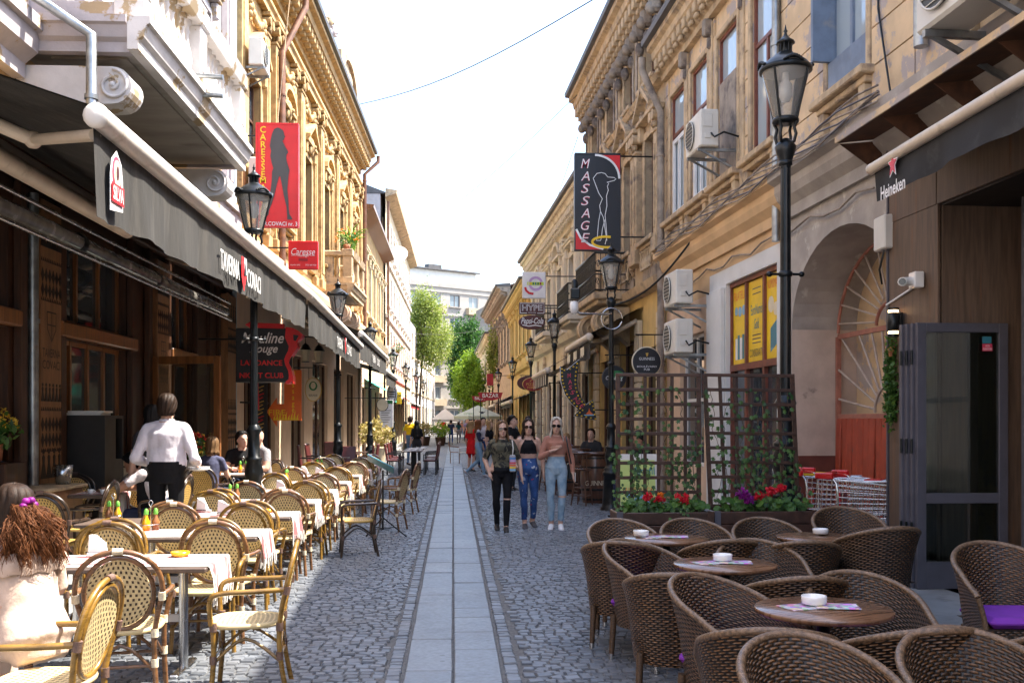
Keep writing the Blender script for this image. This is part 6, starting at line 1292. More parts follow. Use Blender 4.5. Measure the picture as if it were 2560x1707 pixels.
red_pagoda('large red shield shaped sign with white capitals', 1.87, 50, .62); red_pagoda('smaller red shield sign behind the large one', 1.52, 55, .5)
Y = 56; t, _ = sign('red_flag_sign', 'upright red flag sign on the derelict house', XA(1217, Y), XA(1233, Y), ZA(963, Y), ZA(934, Y), Y, 'canvas_red', .05, 3.5, arm_z=(.55,))
# ============================================================ BISTRO CHAIRS (left terrace)
def uvgrid(name, fn, nu, nv, su, sv, m_, parent, keep=None):
    "surface fn(a,b), a,b in 0..1, with UVs in metres"
    vs = [fn(i / nu, j / nv) for j in range(nv + 1) for i in range(nu + 1)]; fs = []
    for j in range(nv):
        for i in range(nu):
            if keep is None or keep((i + .5) / nu, (j + .5) / nv): fs.append((j * (nu + 1) + i, j * (nu + 1) + i + 1, (j + 1) * (nu + 1) + i + 1, (j + 1) * (nu + 1) + i))
    me = bpy.data.meshes.new(name); me.from_pydata([tuple(v) for v in vs], [], fs); ul = me.uv_layers.new(name='UVMap')
    for p in me.polygons:
        p.use_smooth = True
        for li in p.loop_indices:
            k = me.loops[li].vertex_index; ul.data[li].uv = ((k % (nu + 1)) / nu * su, (k // (nu + 1)) / nv * sv)
    return obj(name, me, m_, parent)
def bistro(fm, wm, wrap, label):
    t = thing('bistro_chair', label, 'chair', group='woven bistro chairs of the tavern terrace')
    bk = lambda z: .20 + (z - .45) * .22 if z > .45 else .20 - (.45 - z) * -.08         # back rakes away from the sitter
    def disc(a, b):
        x = 2 * a - 1; y = 2 * b - 1; k = math.sqrt(max(1e-9, 1 - y * y / 2)); l = math.sqrt(max(1e-9, 1 - x * x / 2)); X, Yd = x * k, y * l
        z = .685 + Yd * .205; return Vector((X * .178, bk(z) + .012 - .02 * (1 - X * X), z))
    uvgrid('backrest', disc, 14, 14, .36, .42, wm, t)
    def st(a, b):
        x = 2 * a - 1; y = 2 * b - 1; k = math.sqrt(1 - .72 * y * y / 2 * abs(y)); l = math.sqrt(1 - .72 * x * x / 2 * abs(x)); return Vector((x * k * (.225 - .012 * (y + 1)), y * l * .215 - .01, .455 - .014 * (1 - x * x) * (1 - y * y)))
    uvgrid('seat', st, 12, 12, .45, .43, wm, t)
    mb = MB(); rim = [st(.5 + .5 * math.cos(a) / max(abs(math.cos(a)), abs(math.sin(a))), .5 + .5 * math.sin(a) / max(abs(math.cos(a)), abs(math.sin(a)))) for a in [2 * PI * k / 28 for k in range(28)]]
    mb.tube([p - Vector((0, 0, .012)) for p in rim], .017, 8, closed=True); mb.build('seat_rim', wm, t)
    mb = MB(); mb.tube([Vector((.195 * math.sin(a), bk(.685 - .222 * math.cos(a)), .685 - .222 * math.cos(a))) for a in [2 * PI * k / 26 for k in range(26)]], .015, 8, closed=True); mb.build('oval_frame', fm, t)
    mb = MB(); pts = [(-.19, bk(.42), .42), (-.215, bk(.56), .56), (-.245, bk(.70), .70), (-.215, bk(.83), .83), (-.12, bk(.915), .915), (0, bk(.94), .94), (.12, bk(.915), .915), (.215, bk(.83), .83), (.245, bk(.70), .70), (.215, bk(.56), .56), (.19, bk(.42), .42)]
    mb.tube(smooth_pts(pts, 3), .0165, 8); mb.build('back_loop', fm, t)
    for q in (-1, 1):
        mb = MB(); mb.tube(smooth_pts([(q * .19, .205, .46), (q * .195, .21, .25), (q * .215, .255, 0)], 3), .0165, 8); mb.build('leg', fm, t)
        mb = MB(); mb.tube(smooth_pts([(q * .215, -.19, .47), (q * .215, -.185, .25), (q * .225, -.205, 0)], 3), .0165, 8); mb.build('leg', fm, t)
        mb = MB(); mb.tube(smooth_pts([(q * .236, bk(.67), .67), (q * .265, .06, .665), (q * .27, -.12, .66), (q * .258, -.20, .62), (q * .225, -.20, .46)], 4), .0165, 8); mb.build('arm', fm, t)
        mb = MB(); mb.tube(smooth_pts([(q * .205, -.19, .22), (q * .17, 0, .36), (q * .2, .215, .22)], 4), .011, 6); mb.build('stretcher', fm, t)
    for y in (-.19, .212): mb = MB(); mb.tube(smooth_pts([(-.2, y, .2), (0, y, .37), (.2, y, .2)], 4), .011, 6); mb.tube([(-.2, y, .24), (.2, y, .24)], .010, 6); mb.build('stretcher', fm, t)
    mb = MB()
    for x, y, z, dz in [(q * .195, .208, z, .05) for q in (-1, 1) for z in (.41, .23)] + [(q * .214, -.188, z, .05) for q in (-1, 1) for z in (.42, .22)] + [(q * .24, bk(.67), .64, .05) for q in (-1, 1)]: mb.tube([(x, y, z), (x, y + (.01 if y > 0 and z > .5 else 0), z + dz)], .0225, 8)
    mb.tube([(-.03, bk(.94), .941), (.03, bk(.94), .941)], .021, 8); tag(mb.build('binding', wrap, t), kind='stuff'); return t
BL = 'woven bistro chair with golden bamboo frame at the sunlit tavern tables'; BL2 = 'woven bistro chair with brown bamboo frame at the sunlit tavern tables'; BL3 = 'woven bistro chair with blackish frame in the shade of the tavern awning'
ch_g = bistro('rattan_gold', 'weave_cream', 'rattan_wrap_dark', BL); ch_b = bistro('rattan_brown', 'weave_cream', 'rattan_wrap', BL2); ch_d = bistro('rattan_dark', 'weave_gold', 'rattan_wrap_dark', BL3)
usedc = set(); PL = {c.name: c['label'] for c in (ch_g, ch_b, ch_d)}
def chair(proto, x, y, rz, z=0, label=None):
    c = proto if proto.name not in usedc else copy_tree(proto)
    if proto.name not in usedc: usedc.add(proto.name)
    c.location = (x, y, z + .018 if z == 0 else z); c.rotation_euler = (0, 0, rz); 
    c['label'] = label or PL[proto.name]
    return c
NEAR = (0, 0)
ON = ['first', 'second', 'third', 'fourth', 'fifth', 'sixth', 'seventh', 'eighth', 'ninth']
TY = [6.95, 8.62, 10.3, 11.95, 13.65, 15.5, 17.4, 19.4, 21.4]
for i, y in enumerate(TY):
    for j, x in enumerate((-1.86, -2.62)):
        if i == 0 and j == 1:
            pass
        jx = lambda: rnd.uniform(-.05, .05)
        a, b = (ch_b, ch_g) if (i + j) % 2 else (ch_g, ch_b)
        if not (i == 0 and j == 1):
            chair(a if not (i == 0) else ch_b, x + (-.17 if i == 0 else 0) + jx(), y - .66 + (-.02 if i == 0 else jx()), PI + jx() * 2 + (.12 if i == 0 else 0), label='brown bamboo bistro chair with honey coloured back, beside the woman in cream' if i == 0 else f"bistro chair at {ON[i]} sunlit table from the woman in cream, {('street', 'tavern')[j]} side, facing away")
        if not (i == 3 and j == 1): chair(b if i else ch_g, x + jx(), y + .66 + jx(), jx() * 2, label=f"bistro chair at {ON[i]} sunlit table from the woman in cream, {('street', 'tavern')[j]} side, facing her")
chair(ch_g, -1.30, 6.42, -PI / 2 + .1, label='golden bamboo armchair turned sideways at the street end of a table'); chair(ch_g, -1.98, 4.98, -PI / 2 - .05, label='golden bamboo armchair under the woman in the cream blouse')
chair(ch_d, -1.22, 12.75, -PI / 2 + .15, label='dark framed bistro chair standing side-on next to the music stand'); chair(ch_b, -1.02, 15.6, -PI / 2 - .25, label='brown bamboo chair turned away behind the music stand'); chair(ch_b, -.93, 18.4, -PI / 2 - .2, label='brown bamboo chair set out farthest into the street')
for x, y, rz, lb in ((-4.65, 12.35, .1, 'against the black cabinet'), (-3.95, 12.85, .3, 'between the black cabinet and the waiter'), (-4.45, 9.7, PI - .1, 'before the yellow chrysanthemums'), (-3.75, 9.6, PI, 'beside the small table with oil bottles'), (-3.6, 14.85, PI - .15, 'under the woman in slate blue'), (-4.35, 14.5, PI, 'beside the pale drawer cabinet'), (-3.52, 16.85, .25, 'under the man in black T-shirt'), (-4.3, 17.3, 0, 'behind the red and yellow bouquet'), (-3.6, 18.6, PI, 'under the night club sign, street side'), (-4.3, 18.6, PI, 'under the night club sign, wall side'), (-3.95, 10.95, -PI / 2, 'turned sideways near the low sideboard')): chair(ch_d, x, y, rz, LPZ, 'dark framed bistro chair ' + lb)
# ------------------------------------------------------------ terrace tables with striped runners
def terrace_table(label, x, y, rz=0, z=0, w=1.18, d=.70):
    t = thing('terrace_table', label, 'table', (x, y, z + (.018 if z == 0 else 0)), rz, 'tavern terrace tables'); mb = MB(); mb.box(-w / 2, w / 2, -d / 2, d / 2, .715, .75, .008); mb.build('tabletop', 'table_edge', t)
    for q in (-1, 1): mb = MB(); mb.tube([(q * w * .3, 0, .02), (q * w * .3, 0, .715)], .032, 12); mb.box(q * w * .3 - .03, q * w * .3 + .03, -.26, .26, 0, .03, .01); mb.build('leg', 'steel', t)
    mb = MB(); mb.bar((-w * .3, 0, .36), (w * .3, 0, .36), .03, .05); mb.build('brace', 'white_metal', t); return t
def cloth(label, x, y, z0=0, w=1.18, d=.70, lace=True, hang=.20):
    t = thing('table_runner', label, 'tablecloth', (x, y, z0 + .752 + (.018 if z0 == 0 else 0)), 0, 'striped runners on the terrace tables'); mb = MB(); n = 10; h = d * .42; rg = random.Random(int(x * 100 + y * 10)); vs = []
    prof = [(-w / 2 + .02 + (w - .02) * k / 8, .002) for k in range(9)] + [(w / 2 + .012, -.01), (w / 2 + .02, -hang * .4), (w / 2 + .025, -hang * .75), (w / 2 + .03, -hang)]
    for i, (px, pz) in enumerate(prof):
        for j in range(n + 1): yy = -h + 2 * h * j / n; vs.append((px + (.025 * math.sin(j * 1.9 + x * 3 + y) * min(1, -pz * 5) if pz < -.02 else 0), yy * (1 - .12 * (pz < -.05)), pz + .001 * rg.random() - (.04 * rg.random() if i == len(prof) - 1 else 0)))
    mb.add(vs, [(i * (n + 1) + j, i * (n + 1) + j + 1, (i + 1) * (n + 1) + j + 1, (i + 1) * (n + 1) + j) for i in range(len(prof) - 1) for j in range(n)], True); mb.build('cloth', 'runner', t, recalc=False)
    if lace:
        mb = MB()
        for k in range(26): yy = -h * .88 + 2 * h * .88 * k / 25; xx = w / 2 + .03 + .025 * math.sin(k / 25 * n * 1.9 + x * 3 + y); l = rg.uniform(.05, .12); mb.tube([(xx, yy, -hang + .01), (xx + rg.uniform(-.01, .01), yy + rg.uniform(-.02, .02), -hang - l)], .006, 4)
        tag(mb.build('fringe', 'cloth_white', t), kind='stuff')
    return t
def napkins(x, y, z, w='first'): 
    t = thing('napkin_holder', f'white paper napkins on {w} sunlit table from the woman in cream', 'napkins', (x, y, z), rnd.uniform(-.6, .6), 'napkin holders on the terrace tables'); mb = MB()
    for k in range(5): mb.prism([(-.07, 0), (.07, 0), (.055 - .02 * k, .10 + .012 * k), (-.06, .15)], lambda a, b, d: (a, d, b), -.03 + k * .013, -.022 + k * .013)
    mb.build('napkin', 'paper_white', t); mb = MB(); mb.box(-.075, .075, -.04, .045, -.001, .03, .004); mb.build('holder', 'steel', t)
def cruet(x, y, z, w='small table before the waiter'):
    t = thing('cruet_set', f'oil and vinegar cruet stand with green caps on {w}', 'cruet', (x, y, z), rnd.random() * 3, 'cruet stands on the terrace tables')
    for q, m_ in ((-.045, 'oil_yellow'), (.045, 'wood_mid')):
        mb = MB(); mb.lathe([(.001, 0), (.032, .002), (.034, .075), (.016, .11), (.014, .14)], 12, (q, 0, 0)); b = mb.build('bottle', m_, t); mb = MB(); mb.lathe([(.017, .135), (.02, .14), (.018, .175), (.008, .19)], 10, (q, 0, 0)); mb.build('cap', 'plastic_green', b)
    mb = MB(); mb.tube(smooth_pts([(0, 0, 0), (0, 0, .2), (.02, 0, .235), (0, 0, .26), (-.02, 0, .235), (0, 0, .2)], 4), .004, 5); mb.tube([(.085 * math.cos(a * PI / 8), .045 * math.sin(a * PI / 8), .05) for a in range(16)], .003, 4, closed=True); mb.build('stand', 'chrome', t)
def dish(x, y, z, m_='plastic_yellow', label='yellow plastic ashtray on a terrace table', name='ashtray', cat='ashtray', grp='yellow ashtrays on the terrace'):
    t = MB(); t.lathe([(.001, .006), (.045, .006), (.055, .03), (.066, .034), (.062, .012), (.05, 0), (.001, 0)], 18); tag(t.build(name, m_, None, (x, y, z)), label, cat, grp)
TZ = .768
for i, y in enumerate(TY):
    terrace_table(f'dark edged terrace table on steel legs, {ON[i]} sunlit one from the woman in cream', -2.2, y); cloth(f'white runner with red stripes on {ON[i]} sunlit table from the woman in cream', -2.2, y)
for i, y in enumerate(TY):
    (napkins if i % 2 == 0 else cruet)(-2.62 + rnd.uniform(-.05, .05) + (.12 if i == 0 else 0), y + .22, TZ + .006, ON[i] if i % 2 == 0 else ON[i] + ' sunlit table from woman in cream')
    dish(-2.05 + rnd.uniform(-.15, .15), y + .18, TZ + .006, label=f'yellow plastic ashtray on {ON[i]} sunlit table from the woman in cream')
    if i in (2, 4, 6): napkins(-2.3, y - .1, TZ + .006, 'middle of ' + ON[i])
for x, y, lb in ((-4.3, 11.85, 'with the coffee cups'), (-4.25, 15.7, 'behind the bouquet'), (-3.5, 16.0, 'of the woman in slate blue'), (-3.95, 17.95, 'under the night club sign')):
    terrace_table('dark edged tavern table in the shade ' + lb, x, y, 0, LPZ, .9, .66); cloth('white runner with red stripes on the shaded table ' + lb, x, y, LPZ, .9, .66, False, .26)
cruet(-3.25, 9.75, .0 + TZ); cruet(-3.3, 15.9, .9, 'table of the woman in slate blue')
terrace_table('small terrace table with oil bottles just before the waiter', -3.2, 9.7, 0, 0, .6, .6)
for x, y in ((-3.99, 11.62), (-4.14, 11.66)):
    t = MB(); t.lathe([(.001, 0), (.022, .001), (.036, .055), (.033, .055), (.02, .006), (.001, .006)], 14); t.tube([(.034, 0, .045), (.055, 0, .035), (.03, 0, .015)], .005, 5); tag(t.build('coffee_cup', 'porcelain', None, (x, y, LPZ + .755)), 'white coffee cup before the seated man in the white shirt', 'cup', 'coffee cups on the shaded table')
# sideboard furniture against the tavern front
o = thing('black_cabinet', 'tall black service cabinet with open shelf before the tavern door', 'cabinet', (-4.62, 13.0, LPZ)); mb = MB()
for b in ((-.3, .3, -.35, .35, 0, .05), (-.3, .3, -.35, .35, 1.62, 1.66), (-.3, .3, .31, .35, .05, 1.62), (-.3, .3, -.35, .05, .05, 1.62), (-.3, .3, .05, .31, .05, 1.1), (-.3, -.27, .05, .31, 1.1, 1.62)): mb.box(*b)
mb.build('carcass', 'wood_black', o); mb = MB(); mb.box(-.25, .22, -.25, .1, 1.66, 1.69); mb.box(-.2, .24, -.22, .12, 1.692, 1.715); tag(mb.build('menu_pile', 'paper_white', None, (-4.62, 13.0, LPZ + .002)), 'pile of menus on top of the black cabinet', 'menus')
o = thing('drawer_cabinet', 'pale drawer cabinet beside the black cabinet', 'cabinet', (-4.3, 13.9, LPZ)); mb = MB(); mb.box(-.45, .3, -.3, .3, 0, 1.12, .01); mb.build('carcass', 'trim_beige', o)
for z in (.15, .48, .82): mb = MB(); mb.box(-.42, .27, -.32, -.301, z, z + .28, .006); d = mb.build('drawer', 'plaster_cream', o); mb = MB(); mb.tube([(-.12, -.335, z + .16), (-.02, -.335, z + .16)], .012, 6); mb.build('handle', 'iron_black', d)
o = thing('low_sideboard', 'low wooden sideboard under the carved panel', 'cabinet', (-4.6, 11.3, LPZ)); mb = MB(); mb.box(-.3, .25, -.7, .7, 0, .82, .01); mb.build('carcass', 'wood_carved', o); mb = MB(); mb.box(-.33, .3, -.73, .73, .822, .86, .01); mb.build('top', 'trim_beige', o)
mb = MB(); mb.lathe([(.001, 0), (.08, 0), (.11, .22), (.105, .22), (.075, .01), (.001, .01)], 16); tag(mb.build('ice_bucket', 'steel', None, (-4.5, 11.8, LPZ + .862)), 'steel ice bucket on the low sideboard', 'bucket'); 
def bouquet(label, x, y, z, cols, n=60, r=.2, pot='plaster_white', seed=1):
    t = thing('flower_pot', label, 'flowers', (x, y, z)); rg = random.Random(seed); mb = MB(); mb.lathe([(.07, 0), (.1, .02), (.12, .2), (.11, .2), (.09, .04), (.001, .04)], 14); mb.build('pot', pot, t); lf = MB(); leafcloud(lf, (0, 0, .34), r, r, r * .8, 260, .045, seed, 26); tag(lf.build('foliage', 'leaf_ger', t, recalc=False), kind='stuff')
    for ci, c in enumerate(cols):
        fl = MB()
        for k in range(n // len(cols)):
            a = rg.uniform(0, 2 * PI); e = rg.uniform(-.1, 1.3); p = Vector((math.cos(a) * math.cos(e), math.sin(a) * math.cos(e), math.sin(e))) * r * rg.uniform(.9, 1.12) + Vector((0, 0, .34)); leafcloud(fl, p, .03, .03, .03, 9, .022, seed * 50 + k + ci * 31, 5, core=0)
        tag(fl.build('blossom', c, t, recalc=False), kind='stuff')
    return t
bouquet('bouquet of red and yellow flowers in a white pot beside the waiter', -3.95, 15.35, .93, ('petal_red', 'petal_yellow', 'petal_red'), 75, .26, seed=5); bouquet('pot of yellow chrysanthemums at the left tavern wall', -5.0 + .12, 10.85, 1.28, ('petal_yellow', 'petal_yellow'), 60, .22, 'terracotta', 6)
mb = MB(); mb.box(-.25, .2, -.25, .25, 0, 1.15, .01); tag(mb.build('flower_stand', 'wood_dark', None, (-4.83, 10.85, LPZ)), 'dark wooden stand carrying yellow chrysanthemums', 'stand'); mb = MB(); mb.lathe([(.16, 0), (.13, .06), (.09, .1), (.08, .7), (.17, .8)], 16); tag(mb.build('pedestal_stand', 'plaster_white', None, (-3.95, 15.35, LPZ)), 'white pedestal carrying the red and yellow bouquet', 'stand')
# balcony flowers
for lb, x, y, z, c, sd in (('pot of orange lilies on the stone balcony of the ochre palace', -3.55, 33.6, 7.4, 'petal_orange', 9), ('flower box hanging on the tall cream building', -3.2, 58, 5.6, 'petal_red', 10)): bouquet(lb, x, y, z, (c,), 30, .4, 'terracotta', sd)
o = thing('spiky_plant', 'long-leaved spiky plants on the stone balcony rail', 'plant', (-3.5, 34.6, 7.36)); mb = MB(); rg = random.Random(3); mb.box(-.12, .12, -.5, .5, 0, .16, .02); mb.build('trough', 'terracotta', o); mb = MB()
for k in range(46): a = rg.uniform(0, 2 * PI); l = rg.uniform(.4, .9); y = rg.uniform(-.45, .45); c, s_ = math.cos(a), math.sin(a); p = [Vector((0, y, .14)), Vector((c * l * .25, y + s_ * l * .25, .14 + l * .8)), Vector((c * l * .7, y + s_ * l * .7, .14 + l * .95))]; mb.tube(smooth_pts(p, 3), [.03, .032, .03, .026, .02, .013, .003], 3)
tag(mb.build('blades', 'leaf_bright', o), kind='stuff')
# ------------------------------------------------------------ maroon padded chairs and their tables further on
def padded():
    t = thing('padded_chair', '', 'chair', group='maroon padded chairs'); mb = MB(); mb.box(-.21, .21, -.2, .2, .42, .485, .02); mb.build('seat', 'leather_maroon', t); mb = MB(); mb.bar((0, .2, .46), (0, .27, .98), .42, .05, (0, 1, 0), .018); mb.build('backrest', 'leather_maroon', t)
    for x, y in ((-.18, -.17), (.18, -.17), (-.18, .2), (.18, .2)): mb = MB(); mb.bar((x, y, 0), (x, y * .95, .43), .032, .032); mb.build('leg', 'wood_black', t)
    for q in (-1, 1): mb = MB(); mb.bar((q * .22, -.18, .64), (q * .22, .22, .66), .04, .025); mb.bar((q * .22, -.17, .44), (q * .22, -.17, .64), .03, .03); mb.build('arm', 'wood_black', t)
    return t
pc = padded(); n = 0
for lb, lst in (('maroon padded chair at the long table set out into the street', [(-1.85, 31.2, PI / 2), (-1.85, 32.6, PI / 2), (-1.85, 34.0, PI / 2), (-.72, 31.2, -PI / 2), (-.72, 32.6, -PI / 2), (-.72, 34.0, -PI / 2)]), ('maroon padded chair beside the dark pub door under the second awning', [(-3.6, 25.2, PI / 2), (-3.6, 26.6, PI / 2), (-2.9, 27.8, 0), (-3.5, 29.2, PI), (-2.6, 29.4, -PI / 2), (-2.55, 30.6, -PI / 2)])):
    for x, y, rz in lst:
        o = pc if n == 0 else copy_tree(pc); n += 1; o.location = (x, y, .022 if x > -3.06 else LPZ); o.rotation_euler = (0, 0, rz + rnd.uniform(-.1, .1)); o['label'] = lb
def cafe_table(label, x, y, w=.62, d=.62, z=.02, grp='small dark cafe tables'):
    t = thing('cafe_table', label, 'table', (x, y, z), 0, grp); mb = MB(); mb.box(-w / 2, w / 2, -d / 2, d / 2, .72, .75, .008); mb.build('tabletop', 'wood_dark', t); mb = MB(); mb.tube([(0, 0, .02), (0, 0, .72)], .035, 10); mb.build('pedestal', 'iron_black', t); mb = MB(); mb.bar((-.24, -.24, .015), (.24, .24, .015), .05, .03); mb.bar((-.24, .24, .016), (.24, -.24, .016), .05, .028); mb.build('foot', 'iron_black', t); return t
for y in (31.2, 32.6, 34.0): cafe_table('dark cafe table with open menus between maroon chairs', -1.28, y); mb = MB(); [mb.bar((-.2 + .2 * k, -.15, .012 * k), (-.08 + .2 * k, .15, .012 * k + .004), .14, .01) for k in range(3)]; tag(mb.build('menu_card', 'paper_white', None, (-1.28, y, .778)), 'open menu cards on the dark cafe tables', 'menu', 'menus on the cafe tables')
for x, y, z in ((-3.0, 25.9, .02), (-3.0, 29.0, .02), (-2.95, 30.6, .02)): cafe_table('dark cafe table beside the pub door under the second awning', x, y, z=z)
o = thing('music_stand', 'black tripod menu stand holding a green menu board beside the chairs', 'stand', (-1.02, 14.55, .02)); mb = MB(); mb.tube([(0, 0, .12), (0, 0, .98)], .014, 8); mb.build('pole', 'iron_black', o)
for k in range(3): a = 2 * PI * k / 3 + .3; mb = MB(); mb.tube([(0, 0, .3), (.36 * math.cos(a), .36 * math.sin(a), 0)], .010, 6); mb.tube([(0, 0, .14), (.18 * math.cos(a), .18 * math.sin(a), .15)], .007, 5); mb.build('leg', 'iron_black', o)
mb = MB(); mb.bar((-.22, .03, 1.17), (.16, -.03, .98), .26, .015, (0, .4, 1)); mb.build('menu_board', 's_teal', o); mb = MB(); mb.bar((-.21, .027, 1.182), (.15, -.03, .992), .23, .006, (0, .4, 1)); mb.build('menu_sheet', 'print', o)
# planters further along, left
for lb, x, y, m_, pm, h in (('pale stone planter with dry feathery grass by the lamp post', -2.75, 36.0, 'leaf_straw', 'plaster_cream', .75), ('dark planter with bright green shrub at the square', -.85, 66.5, 'leaf_bright', 'wood_dark', .6), ('dark planter with yellow flowering shrub at the square', -1.9, 67.5, 'leaf_straw', 'wood_dark', .6), ('dark planter with white blossoms at the square', -2.7, 66, 'leaf_light', 'wood_dark', .6)):
    t = thing('planter', lb, 'planter', (x, y, .02)); mb = MB(); mb.lathe([(.26, 0), (.36, h - .05), (.38, h), (.33, h), (.3, h - .06), (.001, h - .06)], 4 if pm == 'wood_dark' else 16, sm=pm != 'wood_dark'); mb.build('pot', pm, t); lf = MB(); leafcloud(lf, (0, 0, h + .45), .55, .5, .5, 900, .07, int(y * 10), 40, core=.1); tag(lf.build('foliage', m_, t, recalc=False), kind='stuff')
# ============================================================ RIGHT TERRACE: WICKER TUBS
def tub(cushion):
    t = thing('wicker_armchair', '', 'chair', group='brown wicker tub chairs'); r = .275; sd = .27; Lp = 2 * sd + PI * r
    def path(a):
        s = a * Lp
        if s < sd: return Vector((-r, -sd + s, 0)), Vector((-1, 0, 0)), 0
        if s > Lp - sd: return Vector((r, -(s - Lp + sd), 0)), Vector((1, 0, 0)), 0
        th = (s - sd) / r; return Vector((-r * math.cos(th), r * math.sin(th), 0)), Vector((-math.cos(th), math.sin(th), 0)), math.sin(th)
    def rimh(a):
        k = min(1, max(0, 1 - abs(a - .5) / .5)); e = k * k * (3 - 2 * k); return .615 + .245 * e ** .8 - (.02 if k < .03 else 0)
    def outer(off):
        def f(a, b):
            p, n, bk = path(a); zt = rimh(a); z = .27 + (zt - .27) * b; fl = -.035 + .05 * b + .05 * max(0, b - .55) ** 1.5 * (1 + bk); return p + n * (fl + off) + Vector((0, .05 * b * bk, z))
        return f
    uvgrid('shell', outer(.016), 60, 16, Lp, .56, 'wicker', t); uvgrid('inner_shell', outer(-.012), 60, 16, Lp, .56, 'wicker', t)
    mb = MB(); mb.tube([outer(.002)(k / 50, 1.0) for k in range(51)], .019, 8); mb.tube([outer(.002)(0, 1 - k / 8) for k in range(9)], .017, 8); mb.tube([outer(.002)(1, 1 - k / 8) for k in range(9)], .017, 8); mb.build('rim', 'wicker_rim', t)
    uvgrid('seat', lambda a, b: Vector(((2 * a - 1) * .255, -.285 + .53 * b * (1 - .12 * (2 * a - 1) ** 2), .40)), 10, 10, .51, .53, 'wicker', t); uvgrid('seat_front', lambda a, b: Vector(((2 * a - 1) * .26, -.288, .25 + .15 * b)), 10, 4, .52, .15, 'wicker', t)
    for x, y in ((-.235, -.25), (.235, -.25), (-.2, .19), (.2, .19)):
        mb = MB(); mb.tube([(x, y, .34), (x * 1.05, y * 1.08, .045)], [.024, .019], 8); l = mb.build('leg', 'wicker_leg', t); mb = MB(); mb.tube([(x * 1.05, y * 1.08, .048), (x * 1.055, y * 1.09, 0)], .0205, 8); mb.build('foot_cap', 'steel', l)
    if cushion: mb = MB(); mb.box(-.235, .235, -.285, .21, .404, .47, .028); mb.build('cushion', 'cushion_purple', t)
    return t
tub0, tub1 = tub(False), tub(True); usedt = set()
TL = {0: 'brown wicker tub chair seen from inside, facing down the terrace', 1: 'brown wicker tub chair turned with its rounded back outwards', 2: 'brown wicker tub chair with a purple cushion'}
TT = {8.1: ('round table next to the planters', 1.75), 6.62: ('middle round table', 1.83), 5.02: ('brightest card table', 1.9), 3.4: ('unseen table under the last wicker row', 1.8)}
for x, y, rz, c, tn in ((1.47, 8.58, .05, 0, 8.1), (2.11, 8.6, 0, 0, 8.1), (2.74, 8.6, 0, 0, 9), (3.46, 8.62, -.08, 0, 9), (1.30, 7.5, PI - .25, 0, 8.1), (2.04, 7.52, PI, 0, 8.1), (2.62, 7.42, PI - .1, 0, 9), (3.25, 7.5, PI + .1, 0, 9), (1.42, 7.14, .6, 1, 6.62), (2.19, 7.06, -.05, 0, 6.62), (1.36, 5.98, PI - .3, 0, 6.62), (2.03, 5.85, PI, 0, 6.62), (1.52, 5.45, .6, 1, 5.02), (2.27, 5.45, -.1, 0, 5.02), (3.42, 6.05, -.15, 1, 10), (1.43, 4.42, PI - .2, 0, 5.02), (2.07, 4.42, PI + .05, 1, 5.02), (1.42, 3.82, .15, 0, 11), (2.09, 3.9, -.05, 0, 11), (2.92, 4.55, PI + .35, 0, 10)):
    p = (tub0, tub1)[c]; o = p if p.name not in usedt else copy_tree(p); usedt.add(p.name); o.location = (x, y, .02 if x < 3 else RPZ + .003); o.rotation_euler = (rnd.uniform(-.012, .012), 0, rz + rnd.uniform(-.06, .06)); o.scale = (1, 1, .955); o.location[1] += -.12 if abs(rz) < 1 else .05
    nm, mid = TT.get(tn, {9: ('round table before the trolleys', 3.03), 10: ('the pub doorway', 3.9), 11: ('unseen last round table', 1.75)}.get(tn))
    o['label'] = f"wicker tub chair{' with purple cushion' if c else ''}{' on street' if x < mid else ' on pub'} side of {nm}, {'front' if abs(rz) < 1 else 'back'} showing"
def round_table(label, x, y, card, ash=(0, 0), z=.02):
    t = thing('round_table', label, 'table', (x, y, z), .4); mb = MB(); mb.lathe([(.001, .715), (.33, .715), (.345, .722), (.347, .738), (.342, .745), (.001, .746)], 48); mb.build('tabletop', 'wood_table', t); mb = MB(); mb.lathe([(.22, 0), (.22, .015), (.06, .03), (.035, .05), (.033, .7), (.12, .714)], 18); mb.build('pedestal', 'iron_black', t)
    if card:
        for k, (a, b, r_) in enumerate(((-.1, .02, .3), (.07, .0, -.2))): mb = MB(); mb.box(-.11, .11, -.075, .075, 0, .004); tag(mb.build('table_card', 'print', None, (x + a, y + b, z + .747 + .005 * k), r_), 'printed card on the ' + ' '.join(label.split()[:9]), 'card', 'printed cards on the round tables')
    mb = MB(); mb.lathe([(.001, .012), (.05, .012), (.058, .042), (.064, .044), (.066, .04), (.064, .005), (.055, 0), (.001, 0)], 26); a = tag(mb.build('ashtray', 'porcelain', None, (x + ash[0], y + ash[1], z + .757)), 'white porcelain ashtray on the ' + ' '.join(label.split()[:9]), 'ashtray', 'white ashtrays on the round tables')
    return t
round_table('round wooden table with ashtray and bright cards, largest in the wicker terrace', 1.9, 5.02, True, (-.03, .05)); round_table('round wooden table between the first and last wicker rows', 1.83, 6.62, True, (.0, .06)); round_table('round wooden table next to the planters, with ashtray at its edge', 1.75, 8.1, True, (-.2, .05)); round_table('round wooden table in front of the shopping trolleys', 3.03, 8.1, False, (.05, .1))
